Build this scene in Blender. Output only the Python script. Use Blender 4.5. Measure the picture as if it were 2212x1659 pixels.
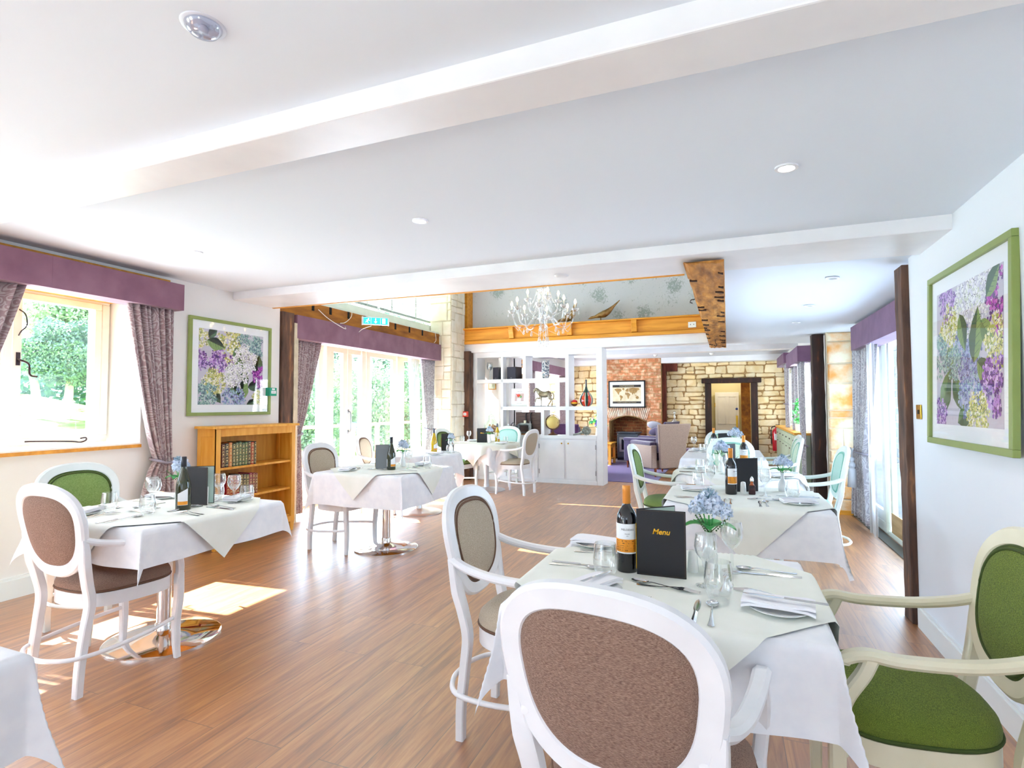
import bpy, bmesh, random
from math import *
from mathutils import Vector as V, Matrix

for o in list(bpy.data.objects):
    bpy.data.objects.remove(o)
SC = bpy.context.scene
COL = SC.collection
RND = random.Random(7)

# ------------------------------------------------------------------ camera
cam_d = bpy.data.cameras.new('camera')
cam_d.sensor_width = 36.0
cam_d.lens = 1174.5 / 2212 * 36.0
cam_d.clip_start = .02
cam_d.clip_end = 200
cam = bpy.data.objects.new('camera', cam_d)
COL.objects.link(cam)
YAW, PIT, ROL = radians(21.606), radians(2.29), radians(-.186)
W_ = V((-sin(YAW) * cos(PIT), cos(YAW) * cos(PIT), sin(PIT)))
R0 = V((cos(YAW), sin(YAW), 0)); U0 = R0.cross(W_)
R_ = R0 * cos(ROL) + U0 * sin(ROL); U_ = U0 * cos(ROL) - R0 * sin(ROL)
mw = Matrix((R_, U_, -W_)).transposed().to_4x4()
mw.translation = V((0, 0, 1.35))
cam.matrix_world = mw
SC.camera = cam

# ------------------------------------------------------------------ light and exposure
SC.view_settings.view_transform = 'Standard'
SC.view_settings.look = 'None'
SC.view_settings.gamma = 1
SC.view_settings.use_curve_mapping = False
SC.view_settings.exposure = 1.15
try:
    SC.cycles.transparent_max_bounces = 32
    SC.cycles.diffuse_bounces = 5
    SC.cycles.max_bounces = 12
    SC.cycles.sample_clamp_indirect = 4
except Exception:
    pass
wd = bpy.data.worlds.new('sky')
SC.world = wd
wd.use_nodes = True
wn = wd.node_tree
bg = wn.nodes['Background']
sky = wn.nodes.new('ShaderNodeTexSky')
sky.sky_type = 'NISHITA'
sky.sun_disc = False
sky.sun_elevation = radians(45)
sky.sun_rotation = radians(-90)
sky.dust_density = 3
mixs = wn.nodes.new('ShaderNodeMix'); mixs.data_type = 'RGBA'
mixs.inputs[0].default_value = .86
wn.links.new(sky.outputs[0], mixs.inputs[6])
mixs.inputs[7].default_value = (.68, .85, 1.0, 1)
wn.links.new(mixs.outputs[2], bg.inputs['Color'])
bg.inputs['Strength'].default_value = 1.6

sun_d = bpy.data.lights.new('sun', 'SUN')
sun_d.energy = 24.0
sun_d.color = (1.0, .95, .91)
sun_d.angle = radians(.6)
sun = bpy.data.objects.new('sun', sun_d)
COL.objects.link(sun)
sun.rotation_euler = V((1.0, .08, -1.02)).to_track_quat('-Z', 'Y').to_euler()

def area(name, loc, direction, sx, sy, power, color=(1, 1, 1)):
    d = bpy.data.lights.new(name, 'AREA')
    d.shape = 'RECTANGLE'; d.size = sx; d.size_y = sy
    d.energy = power; d.color = color
    o = bpy.data.objects.new(name, d); COL.objects.link(o)
    o.location = loc
    o.rotation_euler = V(direction).to_track_quat('-Z', 'Y').to_euler()
    return o
# daylight coming in at the glazed openings, and added fill lamps to the rear
DAY = (.50, .71, 1.0)
area('daylight_left_window', (-5.35, 1.9, 1.7), (1, 0, -.1), 2.3, 1.2, 38, DAY)
area('left_rear_fill_light', (-5.1, -1.7, 1.6), (1, .15, .0), 1.6, 1.2, 15, DAY)  # added lamp at an unseen opening, fills the near room with light
area('daylight_garden_doors', (-5.75, 6.7, 1.2), (1, -.15, .1), 3.3, 2.1, 100, DAY)
area('terrace_bounce_garden_doors', (-5.7, 6.7, .6), (1, -.25, .75), 3.3, 1.2, 90, (.55, .74, 1.0))
area('daylight_upper_window', (-5.6, 6.8, 3.5), (1, 0, -.2), 3.3, 1.3, 28, DAY)
area('daylight_right_doors', (2.1, 5.8, 1.1), (-1, -.1, .15), 3.2, 2.0, 80, (.62, .77, 1.0))
area('terrace_bounce_window', (-5.4, 1.9, 1.3), (1, 0, .8), 2.3, .6, 4, (.70, .82, 1.0))
area('rear_fill_light', (-1.8, -3.3, 1.2), (0, 1, -.1), 5.2, 1.6, 17, (.48, .69, 1.0))  # added fill lamp behind the camera, not at any known doors
area('daylight_lounge_window', (-4.1, 11.6, 1.5), (1, 0, 0), 2.2, 1.3, 95, (.88, .93, 1.0))
area('daylight_lounge_right', (1.55, 11.0, 1.5), (-1, 0, 0), 2.6, 1.2, 85, (.88, .93, 1.0))

# ------------------------------------------------------------------ helpers
def lin(h):
    h = h.lstrip('#')
    out = []
    for i in (0, 2, 4):
        c = int(h[i:i + 2], 16) / 255
        out.append(c / 12.92 if c <= .04045 else ((c + .055) / 1.055) ** 2.4)
    return (*out, 1)

def mat(name, hexc, rough=.5, metal=0, hex2=None, scale=6, stretch=(1, 1, 1), detail=4,
        bump=0, bscale=None, lo=.35, hi=.65, spec=.5, trans=0, emis=None, estr=0, sheen=0, island=0, coat=0, bstretch=None):
    m = bpy.data.materials.new(name); m.use_nodes = True
    nt = m.node_tree; b = nt.nodes['Principled BSDF']
    b.inputs['Base Color'].default_value = lin(hexc)
    b.inputs['Roughness'].default_value = rough
    b.inputs['Metallic'].default_value = metal
    b.inputs['Specular IOR Level'].default_value = spec
    b.inputs['Transmission Weight'].default_value = trans
    b.inputs['Coat Weight'].default_value = coat
    if sheen:
        b.inputs['Sheen Weight'].default_value = sheen
    if emis:
        b.inputs['Emission Color'].default_value = lin(emis)
        b.inputs['Emission Strength'].default_value = estr
    tc = nt.nodes.new('ShaderNodeTexCoord')
    if hex2 or bump:
        mp = nt.nodes.new('ShaderNodeMapping'); mp.inputs['Scale'].default_value = stretch
        nt.links.new(tc.outputs['Object'], mp.inputs[0])
    src = None
    if hex2:
        n = nt.nodes.new('ShaderNodeTexNoise'); n.inputs['Scale'].default_value = scale
        n.inputs['Detail'].default_value = detail
        nt.links.new(mp.outputs[0], n.inputs['Vector'])
        r = nt.nodes.new('ShaderNodeValToRGB')
        r.color_ramp.elements[0].position = lo; r.color_ramp.elements[1].position = hi
        r.color_ramp.elements[0].color = lin(hexc); r.color_ramp.elements[1].color = lin(hex2)
        nt.links.new(n.outputs['Fac'], r.inputs[0]); src = r.outputs[0]
    if island:
        g = nt.nodes.new('ShaderNodeNewGeometry')
        h = nt.nodes.new('ShaderNodeHueSaturation')
        h.inputs['Color'].default_value = lin(hexc)
        mr = nt.nodes.new('ShaderNodeMapRange')
        mr.inputs['To Min'].default_value = 1 - island; mr.inputs['To Max'].default_value = 1 + island
        nt.links.new(g.outputs['Random Per Island'], mr.inputs[0])
        nt.links.new(mr.outputs[0], h.inputs['Value'])
        if src: nt.links.new(src, h.inputs['Color'])
        src = h.outputs[0]
    if src: nt.links.new(src, b.inputs['Base Color'])
    if bump:
        n2 = nt.nodes.new('ShaderNodeTexNoise'); n2.inputs['Scale'].default_value = bscale or scale
        n2.inputs['Detail'].default_value = 3
        if bstretch:
            mp2 = nt.nodes.new('ShaderNodeMapping'); mp2.inputs['Scale'].default_value = bstretch
            nt.links.new(tc.outputs['Object'], mp2.inputs[0]); nt.links.new(mp2.outputs[0], n2.inputs['Vector'])
        else:
            nt.links.new(mp.outputs[0], n2.inputs['Vector'])
        bp = nt.nodes.new('ShaderNodeBump'); bp.inputs['Strength'].default_value = bump
        bp.inputs['Distance'].default_value = .01
        nt.links.new(n2.outputs['Fac'], bp.inputs['Height'])
        nt.links.new(bp.outputs[0], b.inputs['Normal'])
    return m

def clearmat(name, tint=(1, 1, 1), refl=.9, edge=.55, base=.03, rough=.02):
    # clear glass: see-through face on, reflecting and slightly tinted towards grazing angles
    m = bpy.data.materials.new(name); m.use_nodes = True
    nt = m.node_tree; nt.nodes.clear()
    out = nt.nodes.new('ShaderNodeOutputMaterial')
    t = nt.nodes.new('ShaderNodeBsdfTransparent'); t.inputs[0].default_value = (*tint, 1)
    g = nt.nodes.new('ShaderNodeBsdfGlossy'); g.inputs['Roughness'].default_value = rough
    g.inputs[0].default_value = (refl, refl, refl, 1)
    lw = nt.nodes.new('ShaderNodeLayerWeight'); lw.inputs[0].default_value = .35
    mr = nt.nodes.new('ShaderNodeMapRange'); mr.inputs['To Min'].default_value = base; mr.inputs['To Max'].default_value = edge
    nt.links.new(lw.outputs['Facing'], mr.inputs[0])
    mx = nt.nodes.new('ShaderNodeMixShader')
    nt.links.new(mr.outputs[0], mx.inputs[0])
    nt.links.new(t.outputs[0], mx.inputs[1]); nt.links.new(g.outputs[0], mx.inputs[2])
    nt.links.new(mx.outputs[0], out.inputs[0])
    return m

def BM():
    return bmesh.new()

def box(bm, x0, x1, y0, y1, z0, z1, mi=0, M=None):
    vs = [bm.verts.new(((x0, x1)[i & 1], (y0, y1)[i >> 1 & 1], (z0, z1)[i >> 2 & 1])) for i in range(8)]
    if M is not None:
        for v in vs: v.co = M @ v.co
    fs = []
    for f in ((0, 2, 3, 1), (4, 5, 7, 6), (0, 1, 5, 4), (2, 6, 7, 3), (0, 4, 6, 2), (1, 3, 7, 5)):
        fc = bm.faces.new([vs[i] for i in f]); fc.material_index = mi; fs.append(fc)
    return vs

def hexa(bm, bot, top, mi=0):
    # prism from two matching polygons
    b = [bm.verts.new(p) for p in bot]; t = [bm.verts.new(p) for p in top]
    n = len(b)
    fs = [bm.faces.new(b[::-1]), bm.faces.new(t)]
    for i in range(n):
        fs.append(bm.faces.new((b[i], b[(i + 1) % n], t[(i + 1) % n], t[i])))
    for f in fs: f.material_index = mi
    return b + t

def prism(bm, poly, axis, a, b, mi=0):
    # extrude a 2-D polygon along x, y or z
    def P(u, v, w):
        return {'x': (w, u, v), 'y': (u, w, v), 'z': (u, v, w)}[axis]
    return hexa(bm, [P(u, v, a) for u, v in poly], [P(u, v, b) for u, v in poly], mi)

def lathe(bm, prof, n=24, c=(0, 0, 0), mi=0, capb=True, capt=True, sx=1, sy=1, rfun=None):
    rings = []
    for r, z in prof:
        ring = []
        for i in range(n):
            a = 2 * pi * i / n
            rr = r * (rfun(a, z) if rfun else 1)
            ring.append(bm.verts.new((c[0] + rr * cos(a) * sx, c[1] + rr * sin(a) * sy, c[2] + z)))
        rings.append(ring)
    for A, B in zip(rings, rings[1:]):
        for i in range(n):
            f = bm.faces.new((A[i], A[(i + 1) % n], B[(i + 1) % n], B[i])); f.material_index = mi
    if capb: bm.faces.new(rings[0][::-1]).material_index = mi
    if capt: bm.faces.new(rings[-1]).material_index = mi

def crom(pts, n=6, closed=False):
    P = [V(p) for p in pts]; out = []
    m = len(P)
    rng = range(m if closed else m - 1)
    for i in rng:
        if closed:
            p0, p1, p2, p3 = P[(i - 1) % m], P[i], P[(i + 1) % m], P[(i + 2) % m]
        else:
            p1, p2 = P[i], P[i + 1]
            p0 = P[i - 1] if i > 0 else p1 * 2 - p2
            p3 = P[i + 2] if i + 2 < m else p2 * 2 - p1
        for k in range(n):
            t = k / n
            out.append(.5 * ((2 * p1) + (p2 - p0) * t + (2 * p0 - 5 * p1 + 4 * p2 - p3) * t * t + (3 * p1 - p0 - 3 * p2 + p3) * t ** 3))
    if not closed: out.append(P[-1])
    return out

def circ(r, n=8, sx=1, sy=1):
    return [(r * cos(2 * pi * i / n) * sx, r * sin(2 * pi * i / n) * sy) for i in range(n)]

def rrect(w, h, b):
    w /= 2; h /= 2
    return [(w - b, -h), (w, -h + b), (w, h - b), (w - b, h), (-w + b, h), (-w, h - b), (-w, -h + b), (-w + b, -h)]

def sweep(bm, pts, prof, up=(0, 0, 1), closed=False, mi=0, scale=None, cap=True):
    # sweep a 2-D profile along a path; profile x = side, y = 'up' made perpendicular
    P = [V(p) for p in pts]; m = len(P); rings = []
    for i in range(m):
        if closed: t = P[(i + 1) % m] - P[(i - 1) % m]
        else: t = P[min(i + 1, m - 1)] - P[max(i - 1, 0)]
        t = t.normalized() if t.length > 1e-9 else V((0, 0, 1))
        u = V(up)
        if callable(up): u = V(up(i))
        if abs(u.normalized().dot(t)) > .98: u = V((1, 0, 0)) if abs(t.x) < .9 else V((0, 1, 0))
        s = t.cross(u).normalized(); u2 = s.cross(t)
        k = scale[i] if scale else 1
        kx, ky = k if isinstance(k, (tuple, list)) else (k, k)
        rings.append([bm.verts.new(P[i] + s * (a * kx) + u2 * (b * ky)) for a, b in prof])
    n = len(prof)
    prs = list(zip(rings, rings[1:]))
    if closed: prs.append((rings[-1], rings[0]))
    for A, B in prs:
        for i in range(n):
            f = bm.faces.new((A[i], A[(i + 1) % n], B[(i + 1) % n], B[i])); f.material_index = mi
    if cap and not closed:
        bm.faces.new(rings[0][::-1]).material_index = mi
        bm.faces.new(rings[-1]).material_index = mi

def tube(bm, pts, r, n=8, mi=0, closed=False):
    if isinstance(r, (list, tuple)):
        sweep(bm, pts, circ(1, n), closed=closed, mi=mi, scale=list(r))
    else:
        sweep(bm, pts, circ(r, n), closed=closed, mi=mi)

def ball(bm, c, r, seg=10, rings=7, mi=0, sx=1, sy=1, sz=1):
    prof = []
    for i in range(rings + 1):
        a = -pi / 2 + pi * i / rings
        prof.append((max(r * cos(a), r * .02), r * sin(a) * sz))
    lathe(bm, prof, seg, c, mi, sx=sx, sy=sy)

def quad(bm, pts, mi=0):
    f = bm.faces.new([bm.verts.new(p) for p in pts]); f.material_index = mi
    return f

def obj(name, bm, mats, parent=None, smooth=False, bevel=0, seg=2, loc=None, recalc=True):
    if recalc: bmesh.ops.recalc_face_normals(bm, faces=bm.faces)
    me = bpy.data.meshes.new(name); bm.to_mesh(me); bm.free()
    for m in (mats if isinstance(mats, (list, tuple)) else [mats]): me.materials.append(m)
    if smooth:
        for p in me.polygons: p.use_smooth = True
        if smooth != True:
            try: me.set_sharp_from_angle(angle=radians(smooth))
            except Exception: pass
    o = bpy.data.objects.new(name, me); COL.objects.link(o)
    if parent is not None: o.parent = parent
    if bevel:
        b = o.modifiers.new('bevel', 'BEVEL'); b.width = bevel; b.segments = seg; b.limit_method = 'ANGLE'
    if loc: o.location = loc
    return o

def tag(o, label, cat, group=None):
    o['label'] = label; o['category'] = cat
    if group: o['group'] = group
    return o

def thing(name, label, cat, loc=(0, 0, 0), rz=0, group=None):
    o = bpy.data.objects.new(name, None); COL.objects.link(o)
    o.empty_display_size = .05
    o.location = loc; o.rotation_euler = (0, 0, rz)
    return tag(o, label, cat, group)

def struct(name, bm, m, smooth=False, bevel=0):
    o = obj(name, bm, m, smooth=smooth, bevel=bevel); o['kind'] = 'structure'
    return o

def kids(o):
    return [c for c in bpy.data.objects if c.parent is o]

def dup(root, loc=None, rz=None, label=None, group=None, cat=None):
    r = root.copy(); COL.objects.link(r)
    if loc is not None: r.location = loc
    if rz is not None: r.rotation_euler = (0, 0, rz) if not isinstance(rz, tuple) else rz
    if label: r['label'] = label
    if cat: r['category'] = cat
    if group: r['group'] = group
    for ch in root.children:
        c = ch.copy(); COL.objects.link(c); c.parent = r
        for g in ch.children:
            d = g.copy(); COL.objects.link(d); d.parent = c
    return r

def textmesh(s, size, shear=0, extrude=0, bold=0, align='CENTER'):
    cu = bpy.data.curves.new('t', 'FONT'); cu.body = s; cu.size = size; cu.shear = shear
    cu.extrude = extrude; cu.offset = bold; cu.align_x = align; cu.align_y = 'CENTER'
    o = bpy.data.objects.new('t', cu); COL.objects.link(o)
    dg = bpy.context.evaluated_depsgraph_get()
    me = bpy.data.meshes.new_from_object(o.evaluated_get(dg))
    bpy.data.objects.remove(o); bpy.data.curves.remove(cu)
    return me

def addtext(bm, s, size, fn, mi=0, **k):
    # fn maps the flat text (x, y, z) to a place in the mesh
    me = textmesh(s, size, **k)
    vs = [bm.verts.new(fn(v.co.x, v.co.y, v.co.z)) for v in me.vertices]
    for p in me.polygons:
        try: bm.faces.new([vs[i] for i in p.vertices]).material_index = mi
        except ValueError: pass
    bpy.data.meshes.remove(me)
# ------------------------------------------------------------------ materials
WALL = mat('wall_paint', 'EDEAE6', .9, bump=.08, bscale=30)
WALLR = mat('wall_paint_cool_light', 'E8ECF2', .9, bump=.08, bscale=30)  # same paint as WALL, with cooler light put into the colour
CEIL = mat('ceiling_paint', 'E6EEF8', .95, bump=.04, bscale=25)
WHITE = mat('white_paint', 'F2F3F6', .35, hex2='E9EAEE', scale=3)
TRIM = mat('trim_paint', 'EDF1EF', .3)
CHW = mat('chair_white', 'F2F2F4', .28, hex2='E6E7EA', scale=5)
CHC = mat('chair_cream', 'E2DCC2', .3, hex2='D8D1B4', scale=4)
CHM = mat('chair_white_mint_light', 'EFF4F0', .28, hex2='E2EBE5', scale=5)  # white frame, pale green tinge of the light put into its colour
CHG = mat('chair_grey_green_white', 'E8EEEC', .28, hex2='DCE5E3', scale=5)
CREAM = mat('cream_joinery', 'EEE9DC', .4, hex2='E4DFD0', scale=4)
DOORP = mat('sage_white_joinery', 'E8ECDF', .4, hex2='DFE4D5', scale=4)
PURP = mat('purple_suede', '7D5668', .95, hex2='8A6475', scale=5, sheen=.15, detail=8)
PURPB = mat('purple_suede_rear', '6E5070', .95, hex2='7E5F7E', scale=5, sheen=.15, detail=8)
OAK = mat('oak', 'DC982C', .4, hex2='ECB04A', scale=7, stretch=(3, 3, .35), detail=7, bump=.05, bscale=30)
OAKH = mat('oak_inside', 'C07E22', .5, hex2='D29634', scale=8, stretch=(3, 3, .35), detail=6)
PINE = mat('orange_pine', 'D0881E', .45, hex2='E8A236', scale=5, stretch=(.4, 4, 4), detail=8, bump=.06, bscale=20)
def oldwood(name, a, b, c, stretch, scale=5):
    m = mat(name, a, .75, hex2=b, scale=scale, stretch=stretch, detail=9, bump=.8, bscale=9, lo=.3, hi=.62)
    r = [n for n in m.node_tree.nodes if n.type == 'VALTORGB'][0]
    e = r.color_ramp.elements.new(.78); e.color = lin(c)
    return m
TIMZ = oldwood('old_timber_upright', '33251F', '6B4A38', 'B67A42', (3.2, 3.2, .6))
TIMDK = oldwood('dark_old_timber', '17100F', '3A2018', '7A431E', (3, 3, .6))
TIMY = oldwood('old_timber_lengthwise', '7A4A20', 'C4853A', 'E2AC5C', (3, .7, 3), 6)
TIMX = oldwood('old_timber_crosswise', '7A4516', 'B2701F', 'CF8B35', (3, .6, 3), 4)
STONE = mat('cream_stone', 'E8CE98', .85, hex2='F6E8C6', scale=6, detail=6, bump=.5, bscale=28, island=.12)
STONEP = mat('pale_stone', 'EADFC8', .85, hex2='F6F0E2', scale=5, detail=6, bump=.6, bscale=22, island=.07)
STONEO = mat('ochre_stone', 'D9CDB2', .85, hex2='D8954A', scale=4, detail=6, bump=.7, bscale=22, lo=.4, hi=.62, island=.16)
MORT = mat('brown_mortar', 'AE8C5E', .95, hex2='9A784C', scale=14, bump=.4, bscale=40)
MORTP = mat('pale_mortar', 'D8CBB0', .95, hex2='C8BAA0', scale=14, bump=.4, bscale=40)
BRICK = mat('red_brick', 'C27E56', .85, hex2='E2C6A6', scale=9, detail=6, lo=.45, hi=.7, bump=.5, bscale=40, island=.22)
BRICKP = mat('worn_brick', 'C89070', .85, hex2='E8D8C4', scale=11, detail=6, bump=.5, bscale=40, island=.15)
BRICKD = mat('dark_brick', '6E3A1E', .85, hex2='9A5830', scale=8, detail=5, bump=.4, bscale=40, island=.25)
CHROME = mat('chrome', 'F2F2F2', .07, 1)
STEEL = mat('cutlery_steel', 'DADBDC', .16, 1)
DSTEEL = mat('brushed_metal', '8A8C90', .35, 1)
BRASS = mat('brass', 'D0A43C', .25, 1)
CLOTH = mat('white_linen', 'F4F5F8', .85, hex2='ECEEF3', scale=16, detail=3, bump=.12, bscale=5)
NAPK = mat('napkin_linen', 'F3F3F7', .9, bump=.2, bscale=20)
OVER = mat('ivory_overlay', 'F0F2EA', .85, hex2='E9ECE2', scale=6, bump=.25, bscale=6)
CHINA = mat('china', 'F6F7F4', .12, coat=.5)
BLACK = mat('black_leatherette', '16161B', .45, bump=.08, bscale=300)
BLK = mat('black_plastic', '141418', .35)
DARK = mat('near_black', '151210', .9)
GOLD = mat('gold_print', 'F0B62C', .35, .4)
CARDG = mat('grey_board', '8E9296', .7)
PAGE = mat('page_mint', 'BFD6CC', .5)
BOTD = mat('dark_bottle_glass', '0E0C10', .06, spec=.8)
BOTG = mat('olive_bottle_glass', '2E3410', .06, hex2='20250C', scale=3, spec=.8)
BOTY = mat('white_wine_in_glass', 'D8B412', .06, hex2='C29C0C', scale=3, spec=.8)
CAPO = mat('orange_capsule', 'D98A34', .3, .3)
LABW = mat('label_paper', 'EEF0F2', .6)
LABO = mat('label_orange', 'EE9A1E', .5, hex2='D98612', scale=40)
INK = mat('ink', '2A2420', .6)
GLASS = clearmat('drinking_glass', (.975, .985, .985), .95, .75, .06)
PANE = clearmat('window_glass', (.97, .99, .99), .7, .16, .015)
GREENG = clearmat('pale_green_glass', (.84, .95, .90), .9, .7, .12)
FROST = clearmat('patterned_glass', (.86, .9, .92), .95, .8, .25, .15)
PICGL = clearmat('picture_glass', (.99, .99, .99), .8, .14, .01)
LEAF = mat('leaf_green', '2E9A3E', .45, hex2='4CB85A', scale=20)
BLOOM = mat('pale_blue_petals', 'C2D2E8', .7, hex2='E2E8F4', scale=40, island=.12)
BLOOMC = mat('bloom_centre', '6E93A4', .7, hex2='8FB0BE', scale=40)
FAB = {}
def fabric(name, a, b, c=None):
    m = mat(name, a, .92, hex2=b, scale=190, stretch=(.7, 4, 5), detail=6, bump=.35, bscale=220, sheen=.05, lo=.38, hi=.66, bstretch=(1, 1, 1))
    return m
BEIGE = fabric('taupe_weave', '6E5244', 'A38776')
BEIGEL = fabric('oat_weave', 'A69680', 'C9BDAA')
GREEN = fabric('green_chenille', '465612', '77882C')
GREENL = fabric('light_green_chenille', '5C7A34', '92A866')
AQUA = fabric('aqua_weave', 'A6D2C6', 'CCE6DE')
PIPB = mat('brown_piping', '6A4C3A', .8)
PIPG = mat('dark_green_piping', '3A4A12', .8)
PIPA = mat('aqua_piping', '7FBFAE', .8)
LAMP = mat('lamp_lens', 'FFFFFF', .4, emis='FFFFFF', estr=14)
BULB = mat('warm_bulb', 'FFE0B0', .4, emis='FFD9A0', estr=7)
LENS = mat('unlit_lens', 'AEBBC0', .25)
EXITG = mat('exit_sign_green', '1FB7A0', .4, emis='22C8AE', estr=.8)
EXITW = mat('exit_sign_white', 'FFFFFF', .4, emis='FFFFFF', estr=1.2)
TEALP = mat('teal_plastic', '0E9A78', .4)
REDP = mat('red_plastic', 'D23A22', .35)
REDX = mat('extinguisher_red', 'C8182A', .25, coat=.4)
ROPE = mat('white_cable', 'ECEAE4', .6)
IRON = mat('wrought_iron', '3A2E30', .4, .7)
CARPET = mat('purple_carpet', '5B4C82', 1, hex2='6A5A90', scale=60, bump=.5, bscale=150, sheen=.2)
PAVER = mat('shaded_paving', 'B4BAC2', .9, hex2='A4AAB2', scale=2)  # darker copy of the paving, courtyard shade put into its colour
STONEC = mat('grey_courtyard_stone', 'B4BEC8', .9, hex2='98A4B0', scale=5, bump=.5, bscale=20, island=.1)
PAVE = mat('pale_paving', 'E4E0D8', .9, hex2='D2CEC6', scale=2)
GRASS = mat('lawn', '7DA64A', .95, hex2='9CC06A', scale=3, bump=.5, bscale=60)
DECKW = mat('deck_timber', 'D8A982', .8, hex2='C4946C', scale=4)

def floor_mat():
    m = bpy.data.materials.new('wood_vinyl_floor'); m.use_nodes = True
    nt = m.node_tree; b = nt.nodes['Principled BSDF']; N = nt.nodes.new; L = nt.links.new
    tc = N('ShaderNodeTexCoord'); mp = N('ShaderNodeMapping')
    mp.inputs['Rotation'].default_value = (0, 0, radians(90))
    L(tc.outputs['Object'], mp.inputs[0])
    br = N('ShaderNodeTexBrick'); br.offset = .37; br.offset_frequency = 2
    br.inputs['Scale'].default_value = 1
    br.inputs['Brick Width'].default_value = 1.25; br.inputs['Row Height'].default_value = .185
    br.inputs['Mortar Size'].default_value = .0016; br.inputs['Mortar Smooth'].default_value = .2
    br.inputs['Bias'].default_value = 0
    br.inputs['Color1'].default_value = (0, 0, 0, 1); br.inputs['Color2'].default_value = (1, 1, 1, 1)
    br.inputs['Mortar'].default_value = (.1, .1, .1, 1)
    L(mp.outputs[0], br.inputs['Vector'])
    ad = N('ShaderNodeVectorMath'); ad.operation = 'MULTIPLY_ADD'
    ad.inputs[1].default_value = (7, 7, 7)
    mp2 = N('ShaderNodeMapping'); mp2.inputs['Scale'].default_value = (1.0, 14, 1)
    L(mp.outputs[0], mp2.inputs[0])
    L(br.outputs['Color'], ad.inputs[0]); L(mp2.outputs[0], ad.inputs[2])
    n = N('ShaderNodeTexNoise'); n.inputs['Scale'].default_value = 1.6; n.inputs['Detail'].default_value = 9
    n.inputs['Distortion'].default_value = 1.2; n.inputs['Roughness'].default_value = .62
    L(ad.outputs[0], n.inputs['Vector'])
    r = N('ShaderNodeValToRGB'); cr = r.color_ramp
    cr.elements[0].position = .28; cr.elements[0].color = lin('6A3A1A')
    cr.elements[1].position = .74; cr.elements[1].color = lin('C68E50')
    e = cr.elements.new(.5); e.color = lin('A4682E')
    L(n.outputs['Fac'], r.inputs[0])
    mx = N('ShaderNodeMix'); mx.data_type = 'RGBA'; mx.blend_type = 'OVERLAY'; mx.inputs[0].default_value = .11
    L(r.outputs[0], mx.inputs[6]); L(br.outputs['Color'], mx.inputs[7])
    mk = N('ShaderNodeMix'); mk.data_type = 'RGBA'
    L(br.outputs['Fac'], mk.inputs[0]); L(mx.outputs[2], mk.inputs[6]); mk.inputs[7].default_value = lin('5A3A22')
    L(mk.outputs[2], b.inputs['Base Color'])
    b.inputs['Roughness'].default_value = .45
    b.inputs['Specular IOR Level'].default_value = 1.0
    b.inputs['Coat Weight'].default_value = 1.0; b.inputs['Coat Roughness'].default_value = .4; b.inputs['Coat IOR'].default_value = 1.8
    bp = N('ShaderNodeBump'); bp.inputs['Strength'].default_value = .06; bp.inputs['Distance'].default_value = .01
    L(n.outputs['Fac'], bp.inputs['Height']); L(bp.outputs[0], b.inputs['Normal'])
    return m
FLOOR = floor_mat()

def damask(name, base, fig, rough=.6, scale=9, sheen=.4, co='UV'):
    # scrolling leaf figure woven into curtain cloth
    m = bpy.data.materials.new(name); m.use_nodes = True
    nt = m.node_tree; b = nt.nodes['Principled BSDF']; N = nt.nodes.new; L = nt.links.new
    tc = N('ShaderNodeTexCoord')
    n = N('ShaderNodeTexNoise'); n.inputs['Scale'].default_value = 3; n.inputs['Detail'].default_value = 2
    L(tc.outputs[co], n.inputs['Vector'])
    ad = N('ShaderNodeVectorMath'); ad.operation = 'MULTIPLY_ADD'; ad.inputs[1].default_value = (.35, .35, .35)
    L(n.outputs['Color'], ad.inputs[0]); L(tc.outputs[co], ad.inputs[2])
    v = N('ShaderNodeTexVoronoi'); v.inputs['Scale'].default_value = scale; v.feature = 'F1'
    L(ad.outputs[0], v.inputs['Vector'])
    mm = N('ShaderNodeMath'); mm.operation = 'MULTIPLY'; mm.inputs[1].default_value = 26
    L(v.outputs['Distance'], mm.inputs[0])
    s = N('ShaderNodeMath'); s.operation = 'SINE'; L(mm.outputs[0], s.inputs[0])
    n2 = N('ShaderNodeTexNoise'); n2.inputs['Scale'].default_value = scale * 1.3; n2.inputs['Detail'].default_value = 3
    L(tc.outputs[co], n2.inputs['Vector'])
    a2 = N('ShaderNodeMath'); a2.operation = 'MULTIPLY_ADD'; a2.inputs[1].default_value = 4.0; a2.inputs[2].default_value = -2.0
    L(n2.outputs['Fac'], a2.inputs[0])
    sm = N('ShaderNodeMath'); sm.operation = 'ADD'; L(s.outputs[0], sm.inputs[0]); L(a2.outputs[0], sm.inputs[1])
    r = N('ShaderNodeValToRGB'); r.color_ramp.elements[0].position = .0; r.color_ramp.elements[1].position = .18
    r.color_ramp.elements[0].color = lin(base); r.color_ramp.elements[1].color = lin(fig)
    L(sm.outputs[0], r.inputs[0]); L(r.outputs[0], b.inputs['Base Color'])
    b.inputs['Roughness'].default_value = rough; b.inputs['Sheen Weight'].default_value = sheen
    return m
CURT = damask('mauve_damask', '957C7E', 'B5A7A7', scale=13)
CURTR = damask('silver_lilac_damask', 'A39FA8', 'C3C2C7', scale=9)
SHEER = clearmat('sheer_voile', (.82, .83, .85), .9, .5, .35, .6)
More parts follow.
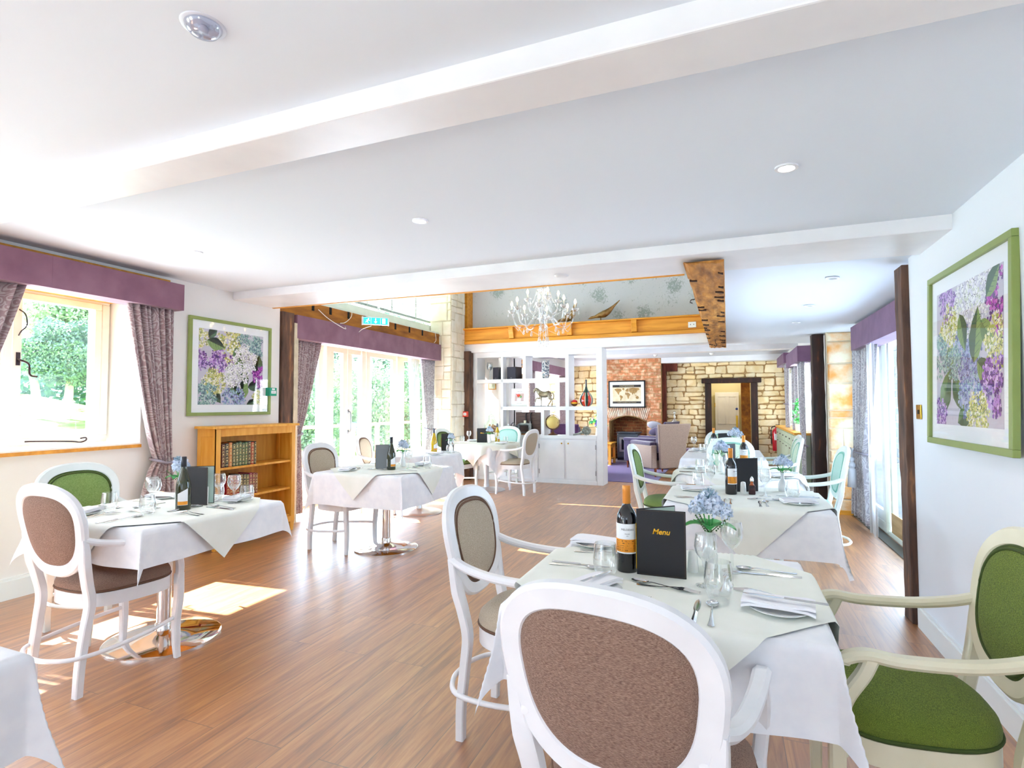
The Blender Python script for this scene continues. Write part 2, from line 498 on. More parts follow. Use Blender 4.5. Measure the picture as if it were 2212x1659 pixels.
def wallpaper():
    m = bpy.data.materials.new('grey_floral_wallpaper'); m.use_nodes = True
    nt = m.node_tree; b = nt.nodes['Principled BSDF']; N = nt.nodes.new; L = nt.links.new
    tc = N('ShaderNodeTexCoord')
    v = N('ShaderNodeTexVoronoi'); v.inputs['Scale'].default_value = 2.1; L(tc.outputs['Object'], v.inputs['Vector'])
    r1 = N('ShaderNodeMapRange'); r1.inputs['From Min'].default_value = .14; r1.inputs['From Max'].default_value = .42
    r1.inputs['To Min'].default_value = .24; r1.inputs['To Max'].default_value = -.06
    L(v.outputs['Distance'], r1.inputs[0])
    n = N('ShaderNodeTexNoise'); n.inputs['Scale'].default_value = 17; n.inputs['Detail'].default_value = 4; n.inputs['Distortion'].default_value = 1.8
    L(tc.outputs['Object'], n.inputs['Vector'])
    a = N('ShaderNodeMath'); a.operation = 'ADD'; L(n.outputs['Fac'], a.inputs[0]); L(r1.outputs[0], a.inputs[1])
    r = N('ShaderNodeValToRGB'); r.color_ramp.elements[0].position = .56; r.color_ramp.elements[1].position = .74
    r.color_ramp.elements[0].color = lin('D2D7DE'); r.color_ramp.elements[1].color = lin('9EACAE')
    L(a.outputs[0], r.inputs[0]); L(r.outputs[0], b.inputs['Base Color']); b.inputs['Roughness'].default_value = .9
    return m
WPAPER = wallpaper()
# ------------------------------------------------------------------ the room
def zc(x): return 2.3505 - .038 * x            # the old ceiling falls towards the right wall
bm = BM(); box(bm, -5.42, 1.62, -3.4, 13.7, -.1, 0); struct('floor', bm, FLOOR)
bm = BM(); box(bm, -3.75, -1.18, 9.66, 13.25, 0, .008); struct('floor', bm, CARPET)

def slab(bm, x0, x1, y0a, y0b, y1a, y1b, dz0, dz1):
    # slab under/over the sloping ceiling; y0a/y0b near edge at x0/x1, y1a/y1b far edge
    bot = [(x0, y0a, zc(x0) + dz0), (x1, y0b, zc(x1) + dz0), (x1, y1b, zc(x1) + dz0), (x0, y1a, zc(x0) + dz0)]
    top = [(p[0], p[1], zc(p[0]) + dz1) for p in bot]
    return hexa(bm, bot, top)
def yl(a, b, x): return a[1] + (b[1] - a[1]) * (x - a[0]) / (b[0] - a[0])
X0, X1 = -5.3, 1.62
bm = BM(); slab(bm, X0, X1, -3.4, -3.4, 4.65, 3.52, 0, .25); struct('ceiling', bm, CEIL)
b1n = ((-3.445, 1.587), (.206, 1.37)); b1f = ((-3.953, 1.825), (.635, 1.528))
bm = BM(); slab(bm, X0, X1, yl(*b1n, X0), yl(*b1n, X1), yl(*b1f, X0), yl(*b1f, X1), -.078, .02)
struct('trim_1', bm, WHITE, bevel=.006)
b2n = ((-4.701, 4.122), (1.062, 3.336)); b2f = ((-4.317, 4.586), (-.265, 4.025))
bm = BM(); slab(bm, X0, X1, yl(*b2n, X0), yl(*b2n, X1), yl(*b2f, X0), yl(*b2f, X1), -.077, .02)
box(bm, -4.73, -.25, 4.66, 4.9, 2.6, 2.9)
struct('trim_2', bm, WHITE, bevel=.006)
bm = BM()
x0, x1 = -4.72, -.27
hexa(bm, [(x0, yl(*b2f, x0) - .005, zc(x0) - .083), (x1, yl(*b2f, x1) - .005, zc(x1) - .083), (x1, yl(*b2f, x1) + .02, zc(x1) - .083), (x0, yl(*b2f, x0) + .02, zc(x0) - .083)],
     [(x0, yl(*b2f, x0) - .005, zc(x0) - .03), (x1, yl(*b2f, x1) - .005, zc(x1) - .03), (x1, yl(*b2f, x1) + .02, zc(x1) - .03), (x0, yl(*b2f, x0) + .02, zc(x0) - .03)])
struct('trim_3', bm, PINE)
# wall above the beam closing the stair void, and the void's own high ceiling
bm = BM(); box(bm, -4.73, -.02, 4.68, 4.8, 2.62, 4.7); struct('wall_void_front', bm, WALL)
bm = BM(); box(bm, -.12, -.02, 4.8, 9.6, 2.45, 4.7); struct('wall_void_right', bm, WALL)
bm = BM(); box(bm, -5.4, -.02, 4.68, 9.7, 4.7, 4.85); struct('ceiling', bm, CEIL)
# right aisle ceiling
bm = BM()
hexa(bm, [(-.01, 3.95, 2.31), (1.62, 3.72, 2.245), (1.62, 9.1, 2.245), (-.01, 9.1, 2.31)], [(-.01, 3.95, 2.6), (1.62, 3.72, 2.6), (1.62, 9.1, 2.6), (-.01, 9.1, 2.6)])
struct('ceiling', bm, CEIL)
# lounge ceiling with cross beams
bm = BM(); box(bm, -4.9, 1.62, 9.3, 14.0, 2.47, 2.6); struct('ceiling', bm, CEIL)
bm = BM(); box(bm, -4.6, 1.62, 9.08, 9.4, 2.335, 2.6); struct('trim_4', bm, WHITE, bevel=.006)
bm = BM(); box(bm, -4.6, 1.3, 11.0, 11.25, 2.375, 2.48); struct('trim_5', bm, WHITE, bevel=.006)
bm = BM(); box(bm, -4.6, 1.3, 13.25, 13.62, 2.345, 2.48); struct('trim_6', bm, WHITE, bevel=.006)

# left wall with its window opening
LW = -4.73
bm = BM()
box(bm, -5.3, LW, -3.4, -2.5, 0, 2.6); box(bm, -5.3, LW, -.9, .7, 0, 2.6); box(bm, -5.3, LW, -2.5, -.9, 0, 1.0); box(bm, -5.3, LW, -2.5, -.9, 2.3, 2.6)  # unseen rear opening, added to let fill light in
box(bm, -5.3, LW, .7, 3.2, 0, 1.0)
box(bm, -5.3, LW, .7, 3.2, 2.3, 2.6)
prism(bm, [(-5.3, 3.1), (LW, 3.2), (LW, 4.76), (-5.3, 4.76)], 'z', 0, 2.6)
struct('wall_left', bm, WALL)
bm = BM(); box(bm, LW, LW + .018, -3.4, 3.72, 0, .13); box(bm, LW, LW + .012, -3.4, 3.72, .13, .15); struct('baseboard_left', bm, TRIM)
bm = BM(); box(bm, LW - .02, LW + .035, .7, 3.42, 2.42, 2.50); box(bm, -5.25, LW - .01, .7, 3.13, 2.26, 2.31); struct('trim_7', bm, PINE)

# right wall
RW = 1.07
bm = BM(); box(bm, RW, 1.62, -3.4, 4.06, 0, 2.5); struct('wall_right', bm, WALLR)
bm = BM(); box(bm, RW - .018, RW, -3.4, 4.03, 0, .115); box(bm, RW - .012, RW, -3.4, 4.03, .115, .13); struct('baseboard_right', bm, TRIM)
# rear wall behind the camera, with open gaps added to let light in
bm = BM(); box(bm, -5.3, -4.6, -3.5, -3.4, 0, 2.6); box(bm, 1.0, 1.62, -3.5, -3.4, 0, 2.6)
box(bm, -4.6, 1.0, -3.5, -3.4, 1.9, 2.6); box(bm, -3.0, .2, -3.5, -3.4, 0, 1.9); struct('wall_rear', bm, WALL)

# upper wall round the high window and the opening for the garden doors
bm = BM()
box(bm, -5.4, -4.78, 4.68, 5.0, 2.62, 4.7); box(bm, -5.4, -4.78, 4.98, 9.3, 4.35, 4.7); box(bm, -5.4, -4.78, 9.25, 9.4, 0, 4.7)
struct('wall_void_left', bm, WALL)
bm = BM(); box(bm, -5.4, -4.76, 4.78, 9.3, 2.33, 2.63)
for y in (5.3, 5.62, 5.98, 6.35, 6.72, 7.1, 7.5, 7.9):
    box(bm, -4.762, -4.755, y, y + .045, 2.535, 2.63, 1)  # near-black upright strips at the lintel's upper edge
struct('trim_8', bm, [TIMX, DARK], bevel=.01)

def rubble(name, origin, ux, uz, W, H, mat_s, mat_m, ch=(.09, .2), cw=(.16, .42), depth=.02, seed=1, holes=(), parent=None, kind=None, gap=.021, nrm=None, extra=None, base=.06):
    # one face of coursed stone: rounded blocks proud of a mortar bed
    rr = random.Random(seed)
    o = V(origin); ux = V(ux); uz = V(uz); n = V(nrm) if nrm else ux.cross(uz)
    bm = BM()
    def blk(u0, u1, w0, w1, mi):
        d = depth * (.6 + .8 * rr.random())
        j = lambda: (rr.random() - .5) * (.03 if gap > .015 else .012)
        c = min(.014, (w1 - w0) * .25)
        P = lambda u, w, k: o + ux * u + uz * w + n * k
        k = min(.02, (w1 - w0) * .25, (u1 - u0) * .25) if gap > .015 else .004
        q = [(u0 + j(), w0 + j()), (u1 + j(), w0 + j()), (u1 + j(), w1 + j()), (u0 + j(), w1 + j())]
        mu, mw2 = (u0 + u1) / 2, (w0 + w1) / 2
        ou = [(q[0][0], q[0][1] + k), (q[0][0] + k, q[0][1]), (q[1][0] - k, q[1][1]), (q[1][0], q[1][1] + k), (q[2][0], q[2][1] - k), (q[2][0] - k, q[2][1]), (q[3][0] + k, q[3][1]), (q[3][0], q[3][1] - k)]
        inn = [(x + (mu - x) * c / max(.03, (u1 - u0) / 2), y + (mw2 - y) * c / max(.03, (w1 - w0) / 2)) for x, y in ou]
        a = [bm.verts.new(P(*p, 0)) for p in ou]; m = [bm.verts.new(P(*p, d * .6)) for p in ou]; b = [bm.verts.new(P(*p, d)) for p in inn]
        for A, B in ((a, m), (m, b)):
            for i in range(8): bm.faces.new((A[i], A[(i + 1) % 8], B[(i + 1) % 8], B[i])).material_index = mi
        bm.faces.new(b).material_index = mi
    w = 0
    while w < H - .03:
        h = min(rr.uniform(*ch), H - w)
        if H - w - h < ch[0] * .6: h = H - w
        u = -rr.random() * cw[0] * .8
        while u < W:
            k = rr.uniform(*cw); u0, u1 = max(u, 0), min(u + k, W)
            u += k
            if u1 - u0 < .05: continue
            segs = [(u0, u1)]
            for (a, b, c, d) in holes:
                if w + h > c + .01 and w < d - .01:
                    ns = []
                    for s, e in segs:
                        if e <= a or s >= b: ns.append((s, e)); continue
                        if s < a: ns.append((s, a))
                        if e > b: ns.append((b, e))
                    segs = ns
            for s, e in segs:
                if e - s < .04: continue
                if h > .17 and rr.random() < .25:
                    m_ = w + h * rr.uniform(.4, .6)
                    blk(s + gap / 2, e - gap / 2, w + gap / 2, m_ - gap / 2, 0); blk(s + gap / 2, e - gap / 2, m_ + gap / 2, w + h - gap / 2, 0)
                else: blk(s + gap / 2, e - gap / 2, w + gap / 2, w + h - gap / 2, 0)
        w += h
    # mortar bed
    cuts_u = sorted({0, W, *[c for h in holes for c in h[:2]]}); cuts_w = sorted({0, H, *[c for h in holes for c in h[2:]]})
    for a, b in zip(cuts_u, cuts_u[1:]):
        for c, d in zip(cuts_w, cuts_w[1:]):
            mu, mw_ = (a + b) / 2, (c + d) / 2
            if any(h[0] < mu < h[1] and h[2] < mw_ < h[3] for h in holes): continue
            P = lambda u, w, k: o + ux * u + uz * w + n * k
            hexa(bm, [P(a, c, -base), P(b, c, -base), P(b, c, .004), P(a, c, .004)], [P(a, d, -base), P(b, d, -base), P(b, d, .004), P(a, d, .004)], 1)
    if extra: extra(bm)
    ob = obj(name, bm, [mat_s, mat_m], parent)
    if kind: ob['kind'] = kind
    return ob

# stone pier between the garden doors and the shelving
def core(bm):
    box(bm, -4.94, -4.62, 8.6, 9.3, 0, 4.7, 1)
p = rubble('wall_pier_left', (-4.95, 8.52, 0), (1, 0, 0), (0, 0, 1), .42, 4.7, STONEP, MORTP, (.2, .36), (.22, .5), .016, 3, gap=.013, extra=core, kind='structure', nrm=(0, -1, 0))
p2 = rubble('wall_pier_left_side', (-4.53, 8.52, 0), (0, 1, 0), (0, 0, 1), .52, 4.7, STONEP, MORTP, (.2, .36), (.2, .34), .016, 5, gap=.013, kind='structure', nrm=(1, 0, 0))
# plaster and stone strip beside the left post
rubble('wall_pier_door', (-4.9, 4.96, 0), (1, 0, 0), (0, 0, 1), .2, 2.33, STONEP, MORTP, (.12, .3), (.2, .3), .012, 8, kind='structure', nrm=(0, -1, 0))

# gallery: wallpapered wall above an orange ledge
bm = BM(); box(bm, -4.62, -.12, 9.45, 9.6, 2.6, 4.7); struct('wall_gallery', bm, WPAPER)
bm = BM()
box(bm, -4.52, -.12, 9.09, 9.45, 2.37, 2.6)
struct('wall_gallery_base', bm, WHITE)
bm = BM()
box(bm, -4.7, -.27, 8.95, 9.46, 2.752, 2.775)
box(bm, -4.68, -.27, 9.04, 9.09, 2.55, 2.752)
box(bm, -4.68, -.27, 9.0, 9.09, 2.49, 2.545)
for x in (-4.68, -3.62, -2.55, -1.45):
    prism(bm, [(9.05, 2.55), (9.0, 2.56), (8.98, 2.64), (8.955, 2.70), (8.955, 2.752), (9.05, 2.752)], 'x', x, x + .09)
prism(bm, [(8.96, 2.745), (9.4, 2.745), (9.4, 2.83), (9.1, 2.775)], 'x', -4.62, -4.5)
box(bm, -4.66, -4.55, 9.2, 9.44, 2.775, 4.7)
struct('trim_9', bm, PINE, bevel=.004)

# back wall of the lounge: rubble stone with a doorway, brick chimney breast, dark post
def core2(bm):
    pass
rubble('wall_back', (-1.37, 13.6, 0), (1, 0, 0), (0, 0, 1), 2.75, 2.47, STONE, MORT, (.085, .2), (.14, .44), .022, 11,
       holes=((1.0, 1.88, 0, 1.86),), kind='structure', nrm=(0, -1, 0), base=.1)
rubble('wall_back_left', (-4.4, 13.6, 0), (1, 0, 0), (0, 0, 1), 1.5, 2.47, STONE, MORT, (.09, .2), (.14, .44), .022, 13, kind='structure', nrm=(0, -1, 0), base=.1)
# chimney breast
cx0, cx1 = -2.9, -1.45
ax0, ax1, az, arise = -2.67, -1.82, .96, .13
cw_ = cx1 - cx0
def chim(bm):
    box(bm, cx0, ax0, 13.31, 13.7, 0, 1.1, 1); box(bm, ax1, cx1, 13.31, 13.7, 0, 1.1, 1); box(bm, cx0, cx1, 13.31, 13.7, 1.1, 2.47, 1)
    # rendered underside of the arch
    N = 14; mx = (ax0 + ax1) / 2; hw = (ax1 - ax0) / 2
    def za(x): return az + arise * (1 - ((x - mx) / hw) ** 2)
    for i in range(N):
        a = ax0 + (ax1 - ax0) * i / N; b = ax0 + (ax1 - ax0) * (i + 1) / N
        hexa(bm, [(a, 13.24, za(a)), (b, 13.24, za(b)), (b, 13.7, za(b)), (a, 13.7, za(a))], [(a, 13.24, za(a) + .02), (b, 13.24, za(b) + .02), (b, 13.7, 1.12), (a, 13.7, 1.12)], 1)
rubble('wall_chimney', (cx0, 13.25, 0), (1, 0, 0), (0, 0, 1), cw_, 2.47, BRICK, MORT, (.072, .076), (.2, .235), .012, 17,
       holes=((ax0 - cx0 - .02, ax1 - cx0 + .02, 0, 1.30),), kind='structure', nrm=(0, -1, 0), gap=.01, base=.06, extra=chim)
bm = BM()   # arch voussoirs
N = 24; mx = (ax0 + ax1) / 2; hw = (ax1 - ax0) / 2 + .02
def za(x): return az + arise * (1 - ((x - mx) / (hw)) ** 2)
for i in range(N):
    a = mx - hw + 2 * hw * i / N + .004; b = mx - hw + 2 * hw * (i + 1) / N - .004
    k = ((a + b) / 2 - mx) * .22
    top = 1.30 - .03 * abs((a + b) / 2 - mx)
    dy = RND.random() * .01
    hexa(bm, [(a, 13.225 + dy, za(a) + .02), (b, 13.225 + dy, za(b) + .02), (b, 13.3, za(b) + .02), (a, 13.3, za(a) + .02)], [(a + k, 13.225 + dy, top), (b + k, 13.225 + dy, top), (b + k, 13.3, top), (a + k, 13.3, top)])
struct('trim_10', bm, BRICKP)
rubble('wall_fireplace_back', (ax0 - .05, 13.68, 0), (1, 0, 0), (0, 0, 1), ax1 - ax0 + .1, 1.15, BRICKD, MORT, (.072, .076), (.2, .235), .01, 19, kind='structure', nrm=(0, -1, 0), gap=.01)
bm = BM(); box(bm, -3.0, -1.6, 12.98, 13.3, .008, .06); struct('trim_11', bm, mat('hearth_slab', 'EDEDEA', .5, hex2='D8D8D4', scale=6), bevel=.005)
bm = BM(); box(bm, cx1, -1.36, 13.4, 13.62, 0, 2.47)
box(bm, cx1, -1.1, 13.47, 13.62, 2.16, 2.35)
struct('trim_12', bm, BRICKD if False else mat('red_stained_post', '4A2018', .8, hex2='7A3A28', scale=6, stretch=(3, 3, .6), bump=.5), bevel=.006)
# door frame of old timber
bm = BM(); box(bm, -.56, .72, 13.47, 13.66, 1.86, 1.97)
box(bm, -.49, -.35, 13.49, 13.7, 0, 1.86); box(bm, .5, .64, 13.49, 13.7, 0, 1.86)
struct('trim_13', bm, TIMDK, bevel=.012)
# little passage behind the doorway
bm = BM(); box(bm, -.6, -.42, 13.7, 15.2, 0, 2.3); box(bm, .62, .8, 13.7, 15.2, 0, 2.3); box(bm, -.6, .8, 15.2, 15.3, 0, 2.3)
box(bm, -.6, .8, 13.7, 15.3, 2.3, 2.35); struct('wall_passage', bm, mat('passage_paint', 'E6DDB8', .9))
bm = BM(); box(bm, -.6, .8, 13.7, 15.3, -.05, 0); struct('floor', bm, FLOOR)
d = bpy.data.lights.new('passage_fill_light', 'POINT'); d.energy = 5; d.shadow_soft_size = .1; d.color = (1, .93, .8)  # added lamp without a fitting, brightens the passage
o = bpy.data.objects.new('passage_fill_light', d); COL.objects.link(o); o.location = (.0, 14.5, 2.1)
bm = BM(); box(bm, .3, .5, 14.0, 14.16, 0, 2.2); struct('trim_14', bm, TIMX, bevel=.01)
# lounge side walls
bm = BM()
box(bm, -3.95, -3.75, 9.3, 10.0, 0, 2.5); box(bm, -3.95, -3.75, 10.0, 12.9, 0, .85); box(bm, -3.95, -3.75, 10.0, 12.9, 2.15, 2.5); box(bm, -3.95, -3.75, 12.9, 13.7, 0, 2.5)
box(bm, -4.6, -3.75, 9.56, 9.62, 0, 2.5)
struct('wall_lounge_left', bm, WALL)
bm = BM()
box(bm, 1.2, 1.4, 8.1, 9.6, 0, 2.5); box(bm, 1.2, 1.4, 9.6, 13.3, 0, .95); box(bm, 1.2, 1.4, 9.6, 13.3, 2.1, 2.5)
box(bm, 1.2, 1.4, 11.15, 11.8, .95, 2.1); box(bm, 1.2, 1.4, 13.3, 13.7, 0, 2.5)
struct('wall_lounge_right', bm, WALL)
# right aisle: stone pier, back of the recess
def core3(bm): box(bm, 1.2, 1.62, 7.84, 8.1, 0, 2.4, 1)
rubble('wall_pier_right', (1.17, 7.8, 0), (1, 0, 0), (0, 0, 1), .45, 2.26, STONEO, MORTP, (.16, .36), (.3, .5), .02, 23, gap=.014, kind='structure', nrm=(0, -1, 0), extra=core3)
bm = BM(); box(bm, 1.45, 1.62, 4.06, 4.3, 0, 2.3); box(bm, 1.5, 1.62, 4.3, 7.8, 2.12, 2.3); struct('wall_recess', bm, WALL)
bm = BM(); box(bm, 1.18, 1.52, 7.75, 7.79, 0, .05); struct('baseboard_pier', bm, PINE)

# the roof is unseen, added to keep the sun off the courtyard on the right
bm = BM(); hexa(bm, [(-5.7, -3.8, 4.95), (-2.0, -3.8, 7.4), (2.1, -3.8, 4.2), (2.1, 16, 4.2), (-2.0, 16, 7.4), (-5.7, 16, 4.95)][:3] + [], [(-5.7, 16, 4.95), (-2.0, 16, 7.4), (2.1, 16, 4.2)])
struct('shading_roof', bm, mat('shading_roof_tiles', '7A6A60', .9, hex2='6A5A52', scale=8))
bm = BM(); box(bm, 1.45, 1.62, 4.06, 8.1, 2.3, 4.2); box(bm, 1.45, 1.62, -3.4, 4.06, 2.5, 4.2); struct('wall_right_upper', bm, WALL)
# posts
def rough_post(name, x0, x1, y0, y1, z0, z1, m, label, seed, nz=26, axis=2, amp=.0035):
    rr = random.Random(seed); bm = BM(); rings = []
    for i in range(nz + 1):
        z = z0 + (z1 - z0) * i / nz
        j = lambda: (rr.random() - .5) * 2 * amp
        mx, my = (x0 + x1) / 2, (y0 + y1) / 2
        ring = [(x0 + j(), y0 + j()), (mx, y0 + j() * .6), (x1 + j(), y0 + j()), (x1 + j() * .6, my), (x1 + j(), y1), (mx, y1), (x0 + j(), y1), (x0 + j() * .6, my)]
        rings.append([bm.verts.new((a, b, z)) for a, b in ring])
    for A, B in zip(rings, rings[1:]):
        for i in range(8): bm.faces.new((A[i], A[(i + 1) % 8], B[(i + 1) % 8], B[i]))
    bm.faces.new(rings[0][::-1]); bm.faces.new(rings[-1])
    o = obj(name, bm, m, bevel=.004)
    return tag(o, label, 'post')
rough_post('timber_post', -4.84, -4.705, 4.775, 4.955, 0, 2.44, TIMZ, 'weathered brown timber post beside the oak bookcase', 1)
rough_post('timber_post', 1.032, 1.08, 4.065, 4.22, 0, 2.23, TIMZ, 'tall dark timber post at the end of the white right wall by the brass switch', 2)
rough_post('timber_post', 1.03, 1.165, 7.95, 8.12, 0, 2.26, TIMDK, 'dark timber post beside the ochre stone pier on the right', 3)
rough_post('timber_post', -4.52, -4.405, 9.0, 9.16, 0, 2.36, TIMZ, 'dark timber post with the red call point, left of the white shelving', 4)
# heavy beam running down the room
rr = random.Random(5); bm = BM(); rings = []
NY = 46; seg = 10
for i in range(NY + 1):
    y = 3.62 + (9.07 - 3.62) * i / NY
    ring = []
    for k in range(seg + 1):
        x = -.245 + .24 * k / seg
        z = 2.245 + (rr.random() - .5) * .012 + (.02 if k in (0,) else 0)
        ring.append((x + (rr.random() - .5) * .004, z))
    ring += [(-.004, 2.42), (-.25, 2.42)]
    if i == 0 or y < 4.15: ring[-1] = (-.25, 2.262); ring[-2] = (-.004, 2.262)
    rings.append([bm.verts.new((a, y, b)) for a, b in ring])
n = len(rings[0])
for A, B in zip(rings, rings[1:]):
    for i in range(n): bm.faces.new((A[i], A[(i + 1) % n], B[(i + 1) % n], B[i]))
bm.faces.new(rings[0][::-1]); bm.faces.new(rings[-1])
# axe marks and notches, shade of the cuts put into a dark colour
for i in range(24):
    y = 3.85 + i * .21 + rr.random() * .12; w = .03 + rr.random() * .05; s = rr.random() < .62
    xa, xb = (-.01 - w, -.012) if s else (-.238, -.238 + w)
    d = .025 if s else -.015
    hexa(bm, [(xa, y, 2.236), (xb, y + d, 2.232), (xb, y + .035 + d, 2.232), (xa, y + .018, 2.236)], [(xa, y, 2.25), (xb, y + d, 2.25), (xb, y + .035 + d, 2.25), (xa, y + .018, 2.25)], 1)
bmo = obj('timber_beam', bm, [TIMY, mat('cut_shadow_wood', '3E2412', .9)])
tag(bmo, 'heavy axe-marked brown timber beam running along the ceiling', 'beam')
def hook(parent, pts, nm='hook'):
    bm = BM(); tube(bm, crom(pts, 5), .004, 6); return obj(nm, bm, IRON, parent, smooth=True)
hook(bmo, [(-.14, 7.9, 2.24), (-.14, 7.9, 2.20), (-.12, 7.9, 2.175), (-.14, 7.9, 2.15), (-.16, 7.9, 2.175)])
hook(bmo, [(-.25, 5.0, 2.28), (-.28, 5.0, 2.275), (-.29, 5.0, 2.255), (-.27, 5.0, 2.245)])
# ------------------------------------------------------------------ left casement window
def frame_rect(bm, y0, y1, z0, z1, x0, x1, w, mi=0):
    box(bm, x0, x1, y0, y1, z0, z0 + w, mi); box(bm, x0, x1, y0, y1, z1 - w, z1, mi)
    box(bm, x0, x1, y0, y0 + w, z0 + w, z1 - w, mi); box(bm, x0, x1, y1 - w, y1, z0 + w, z1 - w, mi)
bm = BM()
frame_rect(bm, .75, 3.12, 1.05, 2.3, -5.14, -5.04, .06)
for y in (1.54, 2.37): box(bm, -5.14, -5.03, y, y + .05, 1.11, 2.24)
w1 = struct('window_1', bm, CREAM, bevel=.006)
for (a, b) in ((.81, 1.53), (1.6, 2.36), (2.43, 3.055)):
    bm = BM(); frame_rect(bm, a, b, 1.11, 2.24, -5.1, -5.035, .055); c = obj('casement', bm, CREAM, w1, bevel=.006)
    bm = BM(); box(bm, -5.08, -5.072, a + .05, b - .05, 1.16, 2.19); obj('pane', bm, PANE, c)
def curl(pts, r=.006, nm='casement_handle'):
    bm = BM(); tube(bm, crom(pts, 6), r, 6); return obj(nm, bm, IRON, w1, smooth=True)
for y, s in ((2.46, 1), (2.325, -1)):
    curl([(-5.03, y, 1.72), (-5.0, y, 1.71), (-4.99, y + .05 * s, 1.68), (-4.99, y + .06 * s, 1.6), (-4.97, y + .1 * s, 1.585)], .008)
    bm = BM(); box(bm, -5.04, -5.025, y - .012, y + .012, 1.67, 1.77); obj('handle_plate', bm, IRON, w1)
    curl([(-5.03, y, 2.1), (-4.99, y + .02 * s, 2.06), (-4.99, y + .03 * s, 1.98), (-5.0, y, 1.93), (-5.03, y, 1.9)], .005)
for y0 in (2.52, 1.7):
    curl([(-5.03, y0, 1.085), (-5.0, y0 + .05, 1.085), (-5.0, y0 + .3, 1.07), (-4.99, y0 + .36, 1.06), (-4.98, y0 + .4, 1.075), (-5.0, y0 + .41, 1.095), (-5.02, y0 + .38, 1.09)], .006, 'casement_stay')
bm = BM(); prism(bm, [(-5.05, .7), (-4.7, .7), (-4.69, 1.6), (-4.7, 2.6), (-4.715, 3.2), (-5.05, 3.12)], 'z', 1.0, 1.045)
obj('window_sill', bm, [mat('sill_white', 'F4F1E8', .45)], w1, bevel=.005)
bm = BM(); prism(bm, [(-4.72, .7), (-4.695, .7), (-4.685, 1.6), (-4.695, 2.6), (-4.708, 3.2), (-4.72, 3.2)], 'z', 1.003, 1.03)
obj('sill_edge', bm, PINE, w1)

# ------------------------------------------------------------------ garden doors
d1 = bpy.data.objects.new('door_1', None); COL.objects.link(d1); d1['kind'] = 'structure'; d1.location = (-5.4, 6.7, 0)
def dpart(nm, bm, m, **k):
    bm.transform(Matrix.Translation((5.4, -6.7, 0))) ; return obj(nm, bm, m, d1, **k)
bm = BM()
box(bm, -5.45, -5.36, 4.96, 5.06, 0, 2.33); box(bm, -5.45, -5.36, 9.17, 9.25, 0, 2.33); box(bm, -5.45, -5.36, 4.96, 9.25, 2.25, 2.33); box(bm, -5.45, -5.34, 4.96, 9.25, 0, .05); box(bm, -5.46, -5.36, 8.1, 8.24, 0, 2.3)
box(bm, -5.46, -5.34, 6.26, 6.36, 0, 2.3)
dpart('door_frame', bm, DOORP, bevel=.005)
for a, b in ((5.06, 6.25), (6.37, 6.78), (6.79, 7.24), (7.25, 8.09), (8.25, 9.16)):
    bm = BM(); frame_rect(bm, a, b, .05, 2.25, -5.44, -5.385, .1); box(bm, -5.438, -5.387, a + .1, b - .1, .15, .22)
    L_ = dpart('door_leaf', bm, DOORP, bevel=.005)
    bm = BM(); box(bm, -5.415, -5.408, a + .08, b - .08, .22, 2.17); bm.transform(Matrix.Translation((5.4, -6.7, 0))); obj('pane', bm, PANE, L_)
# one leaf folded open outwards, seen edge on, with its long handle
bm = BM(); box(bm, -6.0, -5.45, 7.44, 7.495, .05, 2.25)
bm2 = BM()
for z0, z1 in ((.05, .2), (2.17, 2.25)): box(bm2, -6.0, -5.46, 7.44, 7.495, z0, z1)
box(bm2, -6.0, -5.92, 7.44, 7.495, .2, 2.17); box(bm2, -5.54, -5.46, 7.44, 7.495, .2, 2.17)
bm.free(); L_ = dpart('door_leaf', bm2, DOORP, bevel=.005)
bm = BM(); box(bm, -5.93, -5.53, 7.464, 7.471, .2, 2.17); bm.transform(Matrix.Translation((5.4, -6.7, 0))); obj('pane', bm, PANE, L_)
bm = BM(); box(bm, -5.44, -5.36, 7.10, 7.14, .05, 2.25)
dpart('door_post', bm, DOORP, bevel=.005)
bm = BM(); tube(bm, crom([(-5.38, 6.8, 1.27), (-5.34, 6.8, 1.25), (-5.335, 6.8, 1.1), (-5.34, 6.8, .98), (-5.38, 6.8, .96)], 5), .009, 8)
box(bm, -5.39, -5.375, 6.785, 6.815, 1.24, 1.3); box(bm, -5.39, -5.375, 6.785, 6.815, .93, .99)
dpart('door_handle', bm, DSTEEL, smooth=True)

